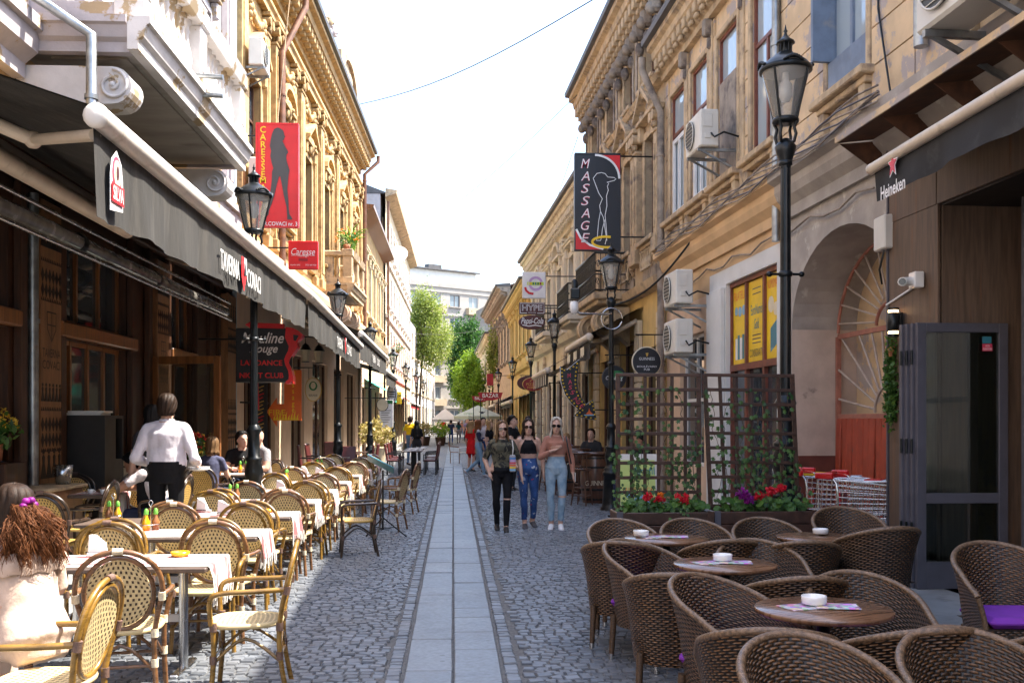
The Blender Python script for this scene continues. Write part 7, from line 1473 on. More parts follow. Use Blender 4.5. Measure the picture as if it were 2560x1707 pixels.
# ============================================================ TRELLIS PLANTERS
def ivy_leaf(mb, p, nrm, up, s):
    n = nrm.normalized(); u = up - n * up.dot(n)
    if u.length < 1e-3: u = n.orthogonal()
    u.normalize(); r = n.cross(u); sh = [(0, -.55), (.5, -.35), (.36, -.02), (.62, .3), (.22, .28), (0, .75), (-.22, .28), (-.62, .3), (-.36, -.02), (-.5, -.35)]
    mb.add([p] + [p + r * a * s + u * b * s - n * (abs(a) * .25) * s for a, b in sh], [(0, 1 + k, 1 + (k + 1) % 10) for k in range(10)])
def trellis_planter(label, x0, x1, y, lean, blooms, seed):
    rg = random.Random(seed); w = x1 - x0; t = thing('trellis_planter', label, 'planter', ((x0 + x1) / 2, y, .02)); dp = .42; H = .82
    for k in range(6): mb = MB(); mb.box(-w / 2, w / 2, -dp / 2, -dp / 2 + .025, .05 + k * .128, .05 + k * .128 + .122, .006); mb.build('board', 'wood_trellis', t)
    for q in (-1, 1):
        for k in range(6): mb = MB(); mb.box(q * w / 2 - q * .001, q * w / 2 - q * .026, -dp / 2 + .026, dp / 2, .05 + k * .128, .05 + k * .128 + .122, .006); mb.build('board', 'wood_trellis', t)
        mb = MB(); mb.box(q * (w / 2 - .03) - .03, q * (w / 2 - .03) + .03, -dp / 2 - .012, -dp / 2 - .001, .0, H + .0); mb.build('corner_post', 'frame_grey' if q < 0 else 'wood_trellis', t)
    mb = MB(); mb.box(-w / 2 + .026, w / 2 - .026, dp / 2 - .02, dp / 2, .05, H); mb.build('back_board', 'wood_trellis', t); mb = MB(); mb.box(-w / 2 + .03, w / 2 - .03, -dp / 2 + .03, dp / 2 - .03, .4, H - .06); mb.build('soil', 'soil', t)
    yT = .12; LX = lambda a, z: a * (w - .10) / 2 + lean * (z - H) + (-.02 if lean else 0)
    nv = 7; nh = 10; zt = 2.18
    for i in range(nv): a = -1 + 2 * i / (nv - 1); mb = MB(); mb.bar((LX(a * .96, H - .2), yT, H - .2), (LX(a * .96, zt), yT, zt), .034 if 0 < i < nv - 1 else .045, .018, (0, 1, 0), .003); mb.build('slat', 'wood_trellis', t)
    for j in range(nh): z = H + .02 + (zt - .017 - H - .02) * j / (nh - 1); tl = .02 * lean * 4; mb = MB(); mb.bar((LX(-.98, z), yT - .017, z - tl), (LX(.98, z), yT - .017, z + tl), .016, .034, (0, 0, 1), .003); mb.build('slat', 'wood_trellis', t)
    vn = MB(); lf = MB()
    for k in range(10):
        x = rg.uniform(-.9, .9); z = H - .05; top = rg.uniform(1.2, 2.1) if k > 2 else 2.05; pts = []
        while z < top:
            pts.append(Vector((LX(x, z), yT - .03 + rg.uniform(-.03, .05), z))); z += .05; x += rg.uniform(-.06, .06); x = max(-1, min(1, x))
        if len(pts) > 2:
            vn.tube(pts, .0035, 4)
            for p in pts:
                for _ in range(rg.randint(1, 3) if p.z < 1.45 else rg.randint(0, 2)): ivy_leaf(lf, p + Vector((rg.uniform(-.07, .07), rg.uniform(-.07, .02), rg.uniform(-.04, .04))), Vector((rg.uniform(-.5, .5), -1, rg.uniform(0, .7))), Vector((rg.uniform(-.5, .5), 0, -1)), rg.uniform(.024, .05))
    for _ in range(70): ivy_leaf(lf, Vector((rg.uniform(-.1, .25) * w, -dp / 2 + rg.uniform(-.05, .08), H + rg.uniform(-.2, .12))) if rg.random() < .25 else Vector((rg.uniform(-.48, .48) * w, rg.uniform(-.2, .1), H + rg.uniform(0, .18))), Vector((rg.uniform(-.5, .5), -1, .6)), Vector((rg.uniform(-.5, .5), 0, -1)), rg.uniform(.025, .045))
    vn.build('ivy_stem', 'bark', t); tag(lf.build('ivy_leaves', 'leaf_ivy', t, recalc=False), kind='stuff')
    gl = MB()
    for _ in range(110):
        p = Vector((rg.uniform(-.42, .45) * w, rg.uniform(-.18, .05), H + rg.uniform(0, .10))); n = Vector((rg.uniform(-.6, .6), rg.uniform(-1, 0), rg.uniform(.2, 1))).normalized(); a = n.orthogonal().normalized(); b = n.cross(a); s = rg.uniform(.025, .045); gl.add([p] + [p + (a * math.cos(2 * PI * k / 9) + b * math.sin(2 * PI * k / 9)) * s + n * .006 * (k % 2) for k in range(9)], [(0, 1 + k, 1 + (k + 1) % 9) for k in range(9)])
    tag(gl.build('geranium_leaves', 'leaf_ger', t, recalc=False), kind='stuff')
    for bx, bz, m_, r in blooms:
        mb = MB(); c = Vector((bx * w, -.14, H + bz)); leafcloud(mb, c, r, r * .7, r * .75, 120, .022, int(seed * 100 + bx * 50), 22, core=.2); mb.build('bloom', m_, t, recalc=False); mb = MB(); mb.tube([(bx * w, -.05, H - .05), tuple(c)], .005, 5); mb.build('flower_stalk', 'leaf_ger', t)
    return t
trellis_planter('brown trellis planter with ivy and red geraniums beside the round stout sign', 1.585, 2.54, 9.8, 0, ((-.17, .14, 'petal_red', .05), (-.05, .12, 'petal_red', .06), (-.03, .15, 'petal_orange', .03), (.19, .13, 'petal_red', .075)), 31)
trellis_planter('leaning brown trellis planter with ivy, purple and red geraniums beside the trolleys', 2.56, 3.60, 9.85, -.045, ((-.22, .17, 'petal_purple', .07), (-.15, .12, 'petal_purple', .07), (-.06, .14, 'petal_red', .045), (.06, .18, 'petal_red', .06), (.16, .21, 'petal_red', .05)), 32)
# hanging plant by the folding door
o = thing('hanging_plant', 'green hanging plant between the red gate and the folding door', 'plant', tuple(Pb.wpt(Pb.L - .12, .04, 2.5))); mb = MB(); mb.lathe([(.03, -.1), (.05, .0), (.04, .0)], 12); mb.tube([(0, 0, .0), (0, 0, .25)], .006, 5); mb.build('pot', 'terracotta', o); mb = MB(); leafcloud(mb, (0, 0, -.35), .07, .10, .5, 1100, .032, 77, 60, core=0); tag(mb.build('foliage', 'leaf_ger', o, recalc=False), kind='stuff')
# ============================================================ FOLDING GLASS DOOR
Yd = 9.3; o = thing('folding_door', 'grey framed folding glass door stack beside the pub doorway', 'door', (XA(2322, Yd), Yd, RPZ)); Wd = XA(2547, Yd) - XA(2306, Yd); Hd = ZA(800, Yd) - RPZ
for k in range(4):
    dx, dy = -.022 * k, .065 * k; mb = MB()
    for a, b, c, e in ((0, .09, .0, Hd), (Wd - .09, Wd, 0, Hd), (.09, Wd - .09, Hd - .09, Hd), (.09, Wd - .09, 0, .26), (.09, Wd - .09, .82, .92)): mb.box(a + dx, b + dx, dy, dy + .055, c, e, .004)
    f_ = mb.build('leaf_frame', 'frame_grey', o); mb = MB(); mb.box(.09 + dx, Wd - .09 + dx, dy + .022, dy + .03, .26, .82); mb.box(.09 + dx, Wd - .09 + dx, dy + .022, dy + .03, .92, Hd - .09); mb.build('pane', 'glass_door', f_)
    if k: mb = MB(); [mb.tube([(dx - .006, dy - .005, z), (dx - .006, dy - .005, z + .14)], .012, 6) for z in (.5, 1.3, Hd - .4)]; mb.build('hinge', 'iron_black', f_)
mb = MB(); mb.box(Wd - .26, Wd - .16, -.004, -.001, Hd - .27, Hd - .20); mb.build('sticker', 's_pinkred', o); mb = MB(); mb.box(Wd - .26, Wd - .17, -.004, -.001, Hd - .195, Hd - .13); mb.build('sticker', 's_teal', o); text(o, 'NON\nFUMATORI', .085, .05, FCAM((Wd - .21, -.004, Hd - .235)), 's_white', depth=.002)
# ============================================================ SHOPPING TROLLEYS
def trolley():
    t = thing('shopping_trolley', '', 'shopping trolley'); W = .28
    def wires(name, quads, m_='chrome', r=.005):
        mb = MB()
        for p, q in quads: mb.tube([p, q], r, 4, caps=False)
        return mb.build(name, m_, t)
    def zt(x): return 1.0 - .10 * (x + .05) / .95
    def zb(x): return .48 + .14 * x
    rows = []
    for q in (-1, 1):
        y = lambda x: q * (W - .07 * x)
        for k in range(22): x = .9 * k / 21; rows.append(((x, y(x), zb(x)), (x + .02, y(x), zt(x))))
        for k in range(9): z = k / 8; rows.append(((0, y(0), zb(0) + (zt(0) - zb(0)) * z), (.9, y(.9), zb(.9) + (zt(.9) - zb(.9)) * z)))
    wires('basket_side', rows); rows = []
    for k in range(15): yy = -W + 2 * W * k / 14; rows.append(((0, yy, zb(0)), (.9, yy * .75, zb(.9)))); rows.append(((.9, yy * .75, zb(.9)), (.92, yy * .75, zt(.9))))
    for k in range(12): x = .9 * k / 11; rows.append(((x, -(W - .07 * x), zb(x)), (x, W - .07 * x, zb(x))))
    wires('basket_floor', rows); rows = []
    for k in range(9): yy = -W + 2 * W * k / 8; rows.append(((.0, yy, .98), (.42, yy * .9, .99)))
    for k in range(7): x = .42 * k / 6; rows.append(((x, -W, .98), (x, W, .98)))
    wires('child_seat', rows); mb = MB(); mb.box(.2, .34, -.13, .13, .985, 1.0, .004); mb.build('seat_flap', 'plastic_red', t); mb = MB(); mb.box(-.02, .0, -.13, .13, .6, .84, .004); mb.build('back_flap', 'plastic_red', t)
    mb = MB(); mb.tube([(-.14, -W - .01, 1.05), (-.14, W + .01, 1.05)], .018, 10); mb.build('handle', 'plastic_red', t); [(lambda m5: (m5.box(-.18, -.02, q * (W + .01) - .02, q * (W + .01) + .02, 1.0, 1.075, .012), m5.build('handle_end', 'plastic_red', t)))(MB()) for q in (-1, 1)]
    mb = MB(); [mb.tube(smooth_pts([(-.12, q * W, 1.04), (.0, q * W, .96), (.02, q * W, .5), (.05, q * W, .2), (.75, q * W * .8, .16)], 4), .011, 6) for q in (-1, 1)]; mb.tube([(0, -W, 1.0), (.92, -W * .78, .92), (.92, W * .78, .92), (0, W, 1.0)], .008, 6); mb.build('frame', 'chrome', t)
    for x in (.05, .72):
        for q in (-1, 1): mb = MB(); mb.tube([(x - .02, q * W * .85 - .015, .06), (x - .02, q * W * .85 + .015, .06)], .06, 12); wh = mb.build('wheel', 'iron_black', t); mb = MB(); mb.bar((x - .02, q * W * .85, .06), (x, q * W * .85, .18), .03, .05); mb.build('fork', 'steel', wh)
    return t
tr0 = trolley(); tr0.scale = (1.25, 1.2, .97); tr0.location = (4.38, 10.95, RPZ); tr0.rotation_euler = (0, 0, -.62); tr0['label'] = 'wire shopping trolley with red handle, front one of the two by the gate'; tr1 = copy_tree(tr0, None, (4.25, 11.6, RPZ), -.55); tr1['label'] = 'wire shopping trolley with red handle pushed in behind the front one'
# A-board behind the trellis
Yb = 12.6; o = thing('a_board', 'lime green pavement board with coin pictures behind the trellis', 'sign', (XA(1602, Yb), Yb, RPZ)); wb_ = XA(1655, Yb) - XA(1552, Yb); mb = MB(); mb.bar((0, 0, .02), (0, .2, 1.18), wb_, .03, (0, 1, 0)); mb.build('board', 'white_metal', o); FMb = frame((0, -.018, 0), (1, 0, 0), (0, .17, 1))
plate(o, 'poster', rect(-wb_ * .44, wb_ * .44, .12, 1.12), FMb, 's_palegreen', .006); text(o, 'Artsfil', wb_ * .55, .1, FMb @ Matrix.Translation((.08, .98, 0)), 's_teal', bold=.01, depth=.01); text(o, 'NUMISMATICA', wb_ * .75, .05, FMb @ Matrix.Translation((.0, .74, 0)), 's_orange', depth=.01)
for a, b in ((-.1, .66), (.0, .6), (.08, .66), (.16, .6)): plate(o, 'coin', ellipse(.05, .05, 16, a, b), FMb, 's_skyblue', .012)
# bar stools, barrel tables
def stool():
    t = thing('bar_stool', '', 'stool', group='turned wooden bar stools'); mb = MB(); mb.lathe([(.001, .70), (.17, .70), (.19, .72), (.185, .745), (.001, .735)], 20); mb.build('seat', 'wood_stool', t)
    for k in range(4): a = PI / 4 + k * PI / 2; c, s_ = math.cos(a), math.sin(a); mb = MB(); mb.tube([(c * r_, s_ * r_, z) for r_, z in ((.13, .71), (.155, .5), (.165, .45), (.2, .22), (.205, .18), (.23, 0))], [.018, .024, .016, .024, .016, .014], 8); mb.build('leg', 'wood_stool', t)
    for z, r_ in ((.2, .2), (.36, .18)): mb = MB(); [mb.tube([(r_ * math.cos(PI / 4 + k * PI / 2), r_ * math.sin(PI / 4 + k * PI / 2), z), (r_ * math.cos(PI * .75 + k * PI / 2), r_ * math.sin(PI * .75 + k * PI / 2), z)], .011, 6) for k in range(4)]; mb.build('rung', 'wood_stool', t)
    for k in range(7): a = R(30 + k * 20); mb = MB(); mb.tube([(.16 * math.cos(a), .16 * math.sin(a), .74), (.19 * math.cos(a), .2 * math.sin(a) + .03, 1.04)], .009, 6); mb.build('spindle', 'wood_stool', t)
    mb = MB(); mb.tube([(.2 * math.cos(R(15 + k * 10)), .21 * math.sin(R(15 + k * 10)) + .03, 1.05) for k in range(16)], .02, 8); mb.build('top_rail', 'wood_stool', t); return t
st0 = stool(); n = 0
for x, y, rz in ((2.58, 19.9, 2.6), (2.75, 21.1, 1.9), (2.35, 22.4, 2.4), (2.3, 24.1, .4), (2.6, 26, 1), (3.0, 26.9, 2)): o = st0 if n == 0 else copy_tree(st0); n += 1; o.location = (x, y, .02); o.rotation_euler = (0, 0, rz); o['label'] = f'turned wooden bar stool with spindle back, {ON[n - 1]} from lamp post with camera arm'
def barrel(label, x, y):
    t = thing('barrel_table', label, 'table', (x, y, .02 if x < 3.1 else RPZ)); mb = MB(); n = 22; prof = [(.26, 0), (.29, .2), (.31, .45), (.31, .6), (.29, .85), (.26, 1.0)]; mb.lathe(prof, n); mb.build('staves', 'wood_stool', t); mb = MB(); [mb.lathe([(r_ + .004, z), (r_ + .007, z + .02), (r_ + .004, z + .04)], 24) for r_, z in ((.27, .06), (.30, .26), (.30, .72), (.272, .9))]; mb.build('hoop', 'iron_black', t); mb = MB(); mb.lathe([(.001, 1.0), (.36, 1.0), (.37, 1.02), (.36, 1.045), (.001, 1.045)], 28); mb.build('top', 'wood_stool', t); return t
tb_ = barrel('barrel table with dark top beside the lamp post', 2.95, 20.6); text(tb_, 'GUINNESS', .5, .1, FCAM((0, -.318, .42)), 's_cream', depth=.004); barrel('barrel table farther along the yellow pub front', 2.85, 23.2); barrel('barrel table between the seated couple', 3.05, 25.6)
# white cafe chair and dark chair in the middle distance
for lb, x, y, m_, rz in (('white plastic cafe chair at the crowd edge', .38, 38.5, 'white_gloss', -PI / 2), ('brown slatted cafe chair next to the white one', .08, 39.3, 'wood_mid', PI / 2)):
    t = thing('cafe_chair', lb, 'chair', (x, y, .02), rz); mb = MB(); mb.box(-.2, .2, -.2, .2, .44, .47, .01); mb.build('seat', m_, t); mb = MB(); mb.bar((0, .2, .47), (0, .26, .88), .38, .03, (0, 1, 0), .01); mb.build('backrest', m_, t)
    for a, b in ((-.17, -.17), (.17, -.17), (-.17, .19), (.17, .19)): mb = MB(); mb.bar((a, b, 0), (a, b, .44), .03, .03); mb.build('leg', m_, t)
    for q in (-1, 1): mb = MB(); mb.bar((q * .2, -.16, .65), (q * .2, .22, .68), .03, .03); mb.bar((q * .2, -.16, .46), (q * .2, -.16, .65), .025, .025); mb.build('arm', m_, t)
# ============================================================ PEOPLE
PJ = dict(pel=(0, 0, .95), chest=(0, -.005, 1.22), neck=(0, .005, 1.435), head=(0, -.015, 1.585), sh=(.162, .0, 1.375), el=(.232, .03, 1.10), wr=(.25, -.05, .86), hip=(.085, 0, .91), kn=(.092, -.025, .50), an=(.09, .03, .085))
SJ = dict(pel=(0, .06, .545), chest=(0, .0, .83), neck=(0, -.03, 1.06), head=(0, -.065, 1.205), sh=(.162, -.03, .995), el=(.24, -.10, .76), wr=(.15, -.33, .76), hip=(.088, .04, .53), kn=(.12, -.40, .52), an=(.115, -.40, .085))
JOBS = []
HEADR = [(-.115, .020, -.072, -.035), (-.10, .040, -.086, -.01), (-.07, .054, -.090, .035), (-.035, .063, -.090, .07), (.0, .069, -.090, .088), (.04, .072, -.087, .094), (.075, .066, -.072, .086), (.10, .046, -.045, .062), (.114, .018, -.012, .024)]
def person(label, x, y, rz, H, z=0, sit=False, fem=True, top='c_grey', bot='c_black', shoe='shoe_black', sleeve=.6, leg=2.0, skin='skin', hair='hair_brown', hs='short', hl=.0, J=None, vox=.016, waist=.30, hem=None, neckl=.93, band=None, loose=1.0, yaw=0, pitch=0, dress=None, rag=None, glasses=False, knees=False, lean=0, fat=1.0, group=None, beard=False, blouse=0):
    k = H / 1.70; j = dict(SJ if sit else PJ); P = {}
    for n in ('pel', 'chest', 'neck', 'head'): P[n] = Vector((J or {}).get(n, j[n]))
    for n in ('sh', 'el', 'wr', 'hip', 'kn', 'an'):
        for s, q in (('L', 1), ('R', -1)):
            v = (J or {}).get(n + s)
            if v is None:
                v = j[n]; v = (v[0] * q * (.92 if fem and n in ('sh', 'el', 'wr') else 1.08 if n == 'sh' else 1.04), v[1], v[2])
            P[n + s] = Vector(v)
    mb = MB(); segs = []
    def ring(c, ax, fw, w, d, n=18, bust=0):
        out = []
        for i in range(n):
            a = 2 * PI * i / n; cs, sn = math.cos(a), math.sin(a); f = -sn; e = d * (1 + (bust * max(0, f) ** 2 * (1 - .55 * cs * cs * 0 - .35 * (abs(cs) < .25)) if bust else 0)); out.append(c + ax * w * math.copysign(abs(cs) ** .9, cs) + fw * e * -math.copysign(abs(sn) ** .9, sn) * -1 if False else c + ax * w * cs - fw * e * sn)
        return out
    hipax = (P['hipL'] - P['hipR']).normalized(); shax = (P['shL'] - P['shR']).normalized(); sp = [P['pel'] - (P['chest'] - P['pel']).normalized() * .11, P['pel'], P['pel'].lerp(P['chest'], .5), P['chest'], P['chest'].lerp(P['neck'], .5), P['neck'] - (P['neck'] - P['chest']).normalized() * .05, P['neck'] + (P['neck'] - P['chest']).normalized() * .02]
    wf = [(.13, .10), (.172, .122), (.128, .093), (.142, .103), (.150, .106), (.118, .075), (.055, .055)] if fem else [(.135, .105), (.162, .118), (.158, .112), (.172, .118), (.178, .118), (.14, .088), (.064, .064)]
    spn = smooth_pts(sp, 3); R_ = []
    for i, c in enumerate(spn):
        f = i / (len(spn) - 1) * 6; a, b = int(min(f, 5)), f - int(min(f, 5)); w = wf[a][0] * (1 - b) + wf[min(a + 1, 6)][0] * b; d = wf[a][1] * (1 - b) + wf[min(a + 1, 6)][1] * b; t = i / (len(spn) - 1); ax = hipax.lerp(shax, t).normalized(); up = (spn[min(i + 1, len(spn) - 1)] - spn[max(i - 1, 0)]).normalized(); fw = ax.cross(up).normalized() * -1
        lo = loose if .12 < t < .8 else 1
        R_.append(ring(c, ax, fw * -1, w * lo * fat, d * lo * fat, bust=.30 if fem and 3.1 < f < 4.3 else 0))
    mb.loft(R_)
    for i in range(6): segs.append(('torso', sp[i], sp[i + 1], .07, i / 6, (i + 1) / 6))
    def limb(reg, p, q, rr, n=12):
        pts = [p.lerp(q, i / (len(rr) - 1)) for i in range(len(rr))]; mb.tube(pts, list(rr), n); mb.ball(p, rr[0]); mb.ball(q, rr[-1]); segs.append((reg, p, q, rr[len(rr) // 2] * .9, 0, 1))
    g = .92 if fem else 1.06
    for s in 'LR':
        ls = 1 + .28 * (loose - 1) * 2
        limb('uarm', P['sh' + s], P['el' + s], [r * g * (1.12 if sleeve > .2 else 1) * ls for r in (.050, .050, .045, .039)]); limb('farm', P['el' + s], P['wr' + s], [r * g * (1.15 * ls if sleeve > 1.3 else 1) for r in (.040, .041, .034, .026)])
        mb.tube([P['neck'] + (P['chest'] - P['neck']).normalized() * .02, P['neck'].lerp(P['sh' + s], .5) + Vector((0, .004, -.002)), P['sh' + s]], [.055, .05 * g, .056 * g], 12); segs.append(('torso', P['neck'].lerp(P['sh' + s], .35), P['sh' + s], .05, .90, .85))
        d = (P['wr' + s] - P['el' + s]).normalized(); lat = d.cross(Vector((0, 1, 0)) if abs(d.y) < .8 else Vector((0, 0, 1))).normalized(); q = 1 if s == 'L' else -1
        hn = (J or {}).get('hd' + s); d = Vector(hn).normalized() if hn else d; side = d.cross(Vector((1, 0, 0)) if abs(d.x) < .7 else Vector((0, 0, 1))).normalized(); nrm = d.cross(side)
        pm = P['wr' + s] + d * .05; mb.tube([P['wr' + s], P['wr' + s] + d * .03, pm, P['wr' + s] + d * .095], [.026, .034, .038, .032], 10, flat=.55); segs.append(('hand', P['wr' + s] + d * .01, P['wr' + s] + d * .16, .02, 0, 1))
        for fi, (o_, l_) in enumerate(((-.027, .066), (-.009, .078), (.009, .074), (.026, .058))): a = P['wr' + s] + d * .085 + side * o_; b = a + d * l_ * .5 + nrm * -.004; c = b + d * l_ * .5 - nrm * .014; mb.tube([a, b, c], [.0085, .008, .006], 6)
        a = P['wr' + s] + d * .03 - side * .026; mb.tube([a, a + d * .03 - side * .022, a + d * .065 - side * .03], [.012, .010, .007], 6)
        lw = loose if bot != 'none' else 1; limb('thigh', P['hip' + s], P['kn' + s], [r * (1.0 if fem else .98) * fat for r in (.086, .082, .070, .057)]); limb('shin', P['kn' + s], P['an' + s], [.055, .057, .048, .038])
        a = P['an' + s]; fd = (J or {}).get('ft' + s, (0, -1, 0)); fd = Vector(fd).normalized(); sd = fd.cross(Vector((0, 0, 1))).normalized(); rg = []
        for l_, w_, h_, zz in ((-.075, .020, .028, .032), (-.06, .034, .05, .03), (0, .038, .055, .02), (.06, .043, .042, -.005), (.12, .045, .032, -.03), (.165, .036, .024, -.04), (.185, .015, .014, -.045)): c = a + fd * l_ + Vector((0, 0, zz - .04)); rg.append([c + sd * w_ * math.cos(2 * PI * i / 10) + Vector((0, 0, h_ * math.sin(2 * PI * i / 10))) for i in range(10)])
        mb.loft(rg); segs.append(('foot', a + fd * -.06 - Vector((0, 0, .045)), a + fd * .16 - Vector((0, 0, .05)), .042, 0, 1))
    mb.tube([P['chest'].lerp(P['neck'], .8), P['neck'], P['neck'].lerp(P['head'], .5)], [.07, .052, .05] if fem else [.085, .06, .058], 12); segs.append(('neck', P['neck'] + Vector((0, 0, .02)), P['neck'].lerp(P['head'], .4), .05, 0, 1))
    HM = Matrix.Translation(P['head']) @ Matrix.Rotation(yaw, 4, 'Z') @ Matrix.Rotation(pitch, 4, 'X'); hs_ = 1.05 if fem else 1.07
    def hp(a, b, c): return HM @ Vector((a * hs_, b * hs_, c * hs_))
    mb.loft([[hp(w * math.cos(2 * PI * i / 16), ((yf + yb) / 2 - (yb - yf) / 2 * math.sin(2 * PI * i / 16)), zz) for i in range(16)] for zz, w, yf, yb in HEADR]); segs.append(('head', hp(0, 0, -.05), hp(0, 0, .06), .075, 0, 1))
    mb.tube([hp(0, -.085, .02), hp(0, -.10, -.012), hp(0, -.112, -.032), hp(0, -.092, -.042)], [.008, .011, .014, .010], 8); mb.ball(hp(0, -.088, -.068), .022, .010, .011, 8, 5)
    for q in (-1, 1): mb.ball(hp(q * .073, .005, -.012), .012, .02, .032, 8, 5); mb.ball(hp(q * .03, -.086, .025), .02, .010, .007, 8, 5)
    if blouse:
        up = (P['chest'] - P['pel']).normalized(); fw = hipax.cross(up).normalized(); mb.loft([ring(P['pel'] + up * a, hipax, fw, w * blouse, d * blouse) for a, w, d in ((.0, .155, .11), (.03, .182, .135), (.10, .186, .138), (.2, .178, .128), (.3, .165, .11))])
    if dress:
        zt, zb_, rb = dress; c = P['pel']; mb.loft([[Vector((c.x + (.15 + (rb - .15) * t) * math.cos(2 * PI * i / 16), c.y + (.115 + (rb * .8 - .115) * t) * math.sin(2 * PI * i / 16), zt + (zb_ - zt) * t)) for i in range(16)] for t in (0, .25, .5, .75, 1)]); segs.append(('skirt', Vector((c.x, c.y, zt)), Vector((c.x, c.y, zb_)), rb * .75, 0, 1))
    me = mb.mesh('body'); t = thing('person', label, 'person', (x, y, z), rz, group); t.scale = (k, k, k)
    JOBS.append((me, vox / k, segs, dict(top=top, bot=bot, shoe=shoe, sleeve=sleeve, leg=leg, skin=skin, waist=waist, hem=hem, neckl=neckl, band=band, rag=rag, lips=hp(0, -.09, -.068), eyes=[hp(q * .031, -.088, .008) for q in (-1, 1)], hair=hair, knees=knees, beard=hp(0, -.07, -.085) if beard else None), t))
    # hair: a shell round the skull, longer styles fall over the shoulders
    if hs:
        h = MB(); rg = random.Random(int(abs(x * 100 + y * 7))); lv = [(.128, .012, .0), (.122, .05, .3), (.10, .075, .62), (.07, .086, .8)]; fr = {'short': 62, 'bob': 48, 'long': 46}[hs]
        prof = [(.132, .02, 180), (.122, .05, 180), (.10, .072, 150 if hs != 'short' else 180), (.075, .083, 128), (.045, .088, 180 - fr), (.0, .086, 180 - fr - (25 if hs == 'short' else 0)), (-.04, .080, 180 - fr - (45 if hs == 'short' else 0))]
        if hs == 'short': prof.append((-.075, .068, 70))
        if hs != 'short':
            z_ = -.04
            while z_ > -.06 - hl: z_ -= .035; prof.append((z_, .085 + .02 * min(1, (-z_ - .04) / .15) * (1 if hs == 'long' else .6), 180 - fr - (8 if z_ > -.15 else 22)))
        n = 40; rows = []
        for i, (zz, r_, phi) in enumerate(prof):
            row = []
            for a_ in range(n + 1):
                an = R(-phi + 2 * phi * a_ / n); rr = r_ * (1 + .05 * math.sin(a_ * 2.3 + zz * 8) + .05 * math.sin(a_ * 5.1 + i * .5)) + (rg.uniform(-.012, .012) if i == len(prof) - 1 else 0); px, py = rr * math.sin(an) * .93, rr * math.cos(an) * 1.08 + .006
                low = max(0, -zz - .06); row.append(hp(px, py + (.0 if py < 0 else low * .12), zz) if zz > -.1 else hp(px, py, -.1) + Vector((px * low * .5, low * .14 if py > -.02 else 0, (zz + .1) + rg.uniform(-.006, .006))))
            rows.append(row)
        h.loft(rows, caps=False, closed=False); o = h.build('hair', hair, t, recalc=False); m_ = o.modifiers.new('thick', 'SOLIDIFY'); m_.thickness = .016; m_.offset = -.2
    if glasses:
        gmb = MB()
        for q in (-1, 1): gmb.prism([(q * .034 + .030 * math.cos(a), .008 + .024 * math.sin(a) - .004 * math.cos(a) * q) for a in [2 * PI * i / 14 for i in range(14)]], lambda a, b, d: hp(a, d + abs(a) * .28, b), -.112, -.106); gmb.tube([hp(q * .062, -.092, .014), hp(q * .076, .0, .012)], .003, 4)
        gmb.tube([hp(-.01, -.111, .014), hp(.01, -.111, .014)], .0035, 4); gmb.build('sunglasses', 'lens_black', t)
    return t, P, hp, k
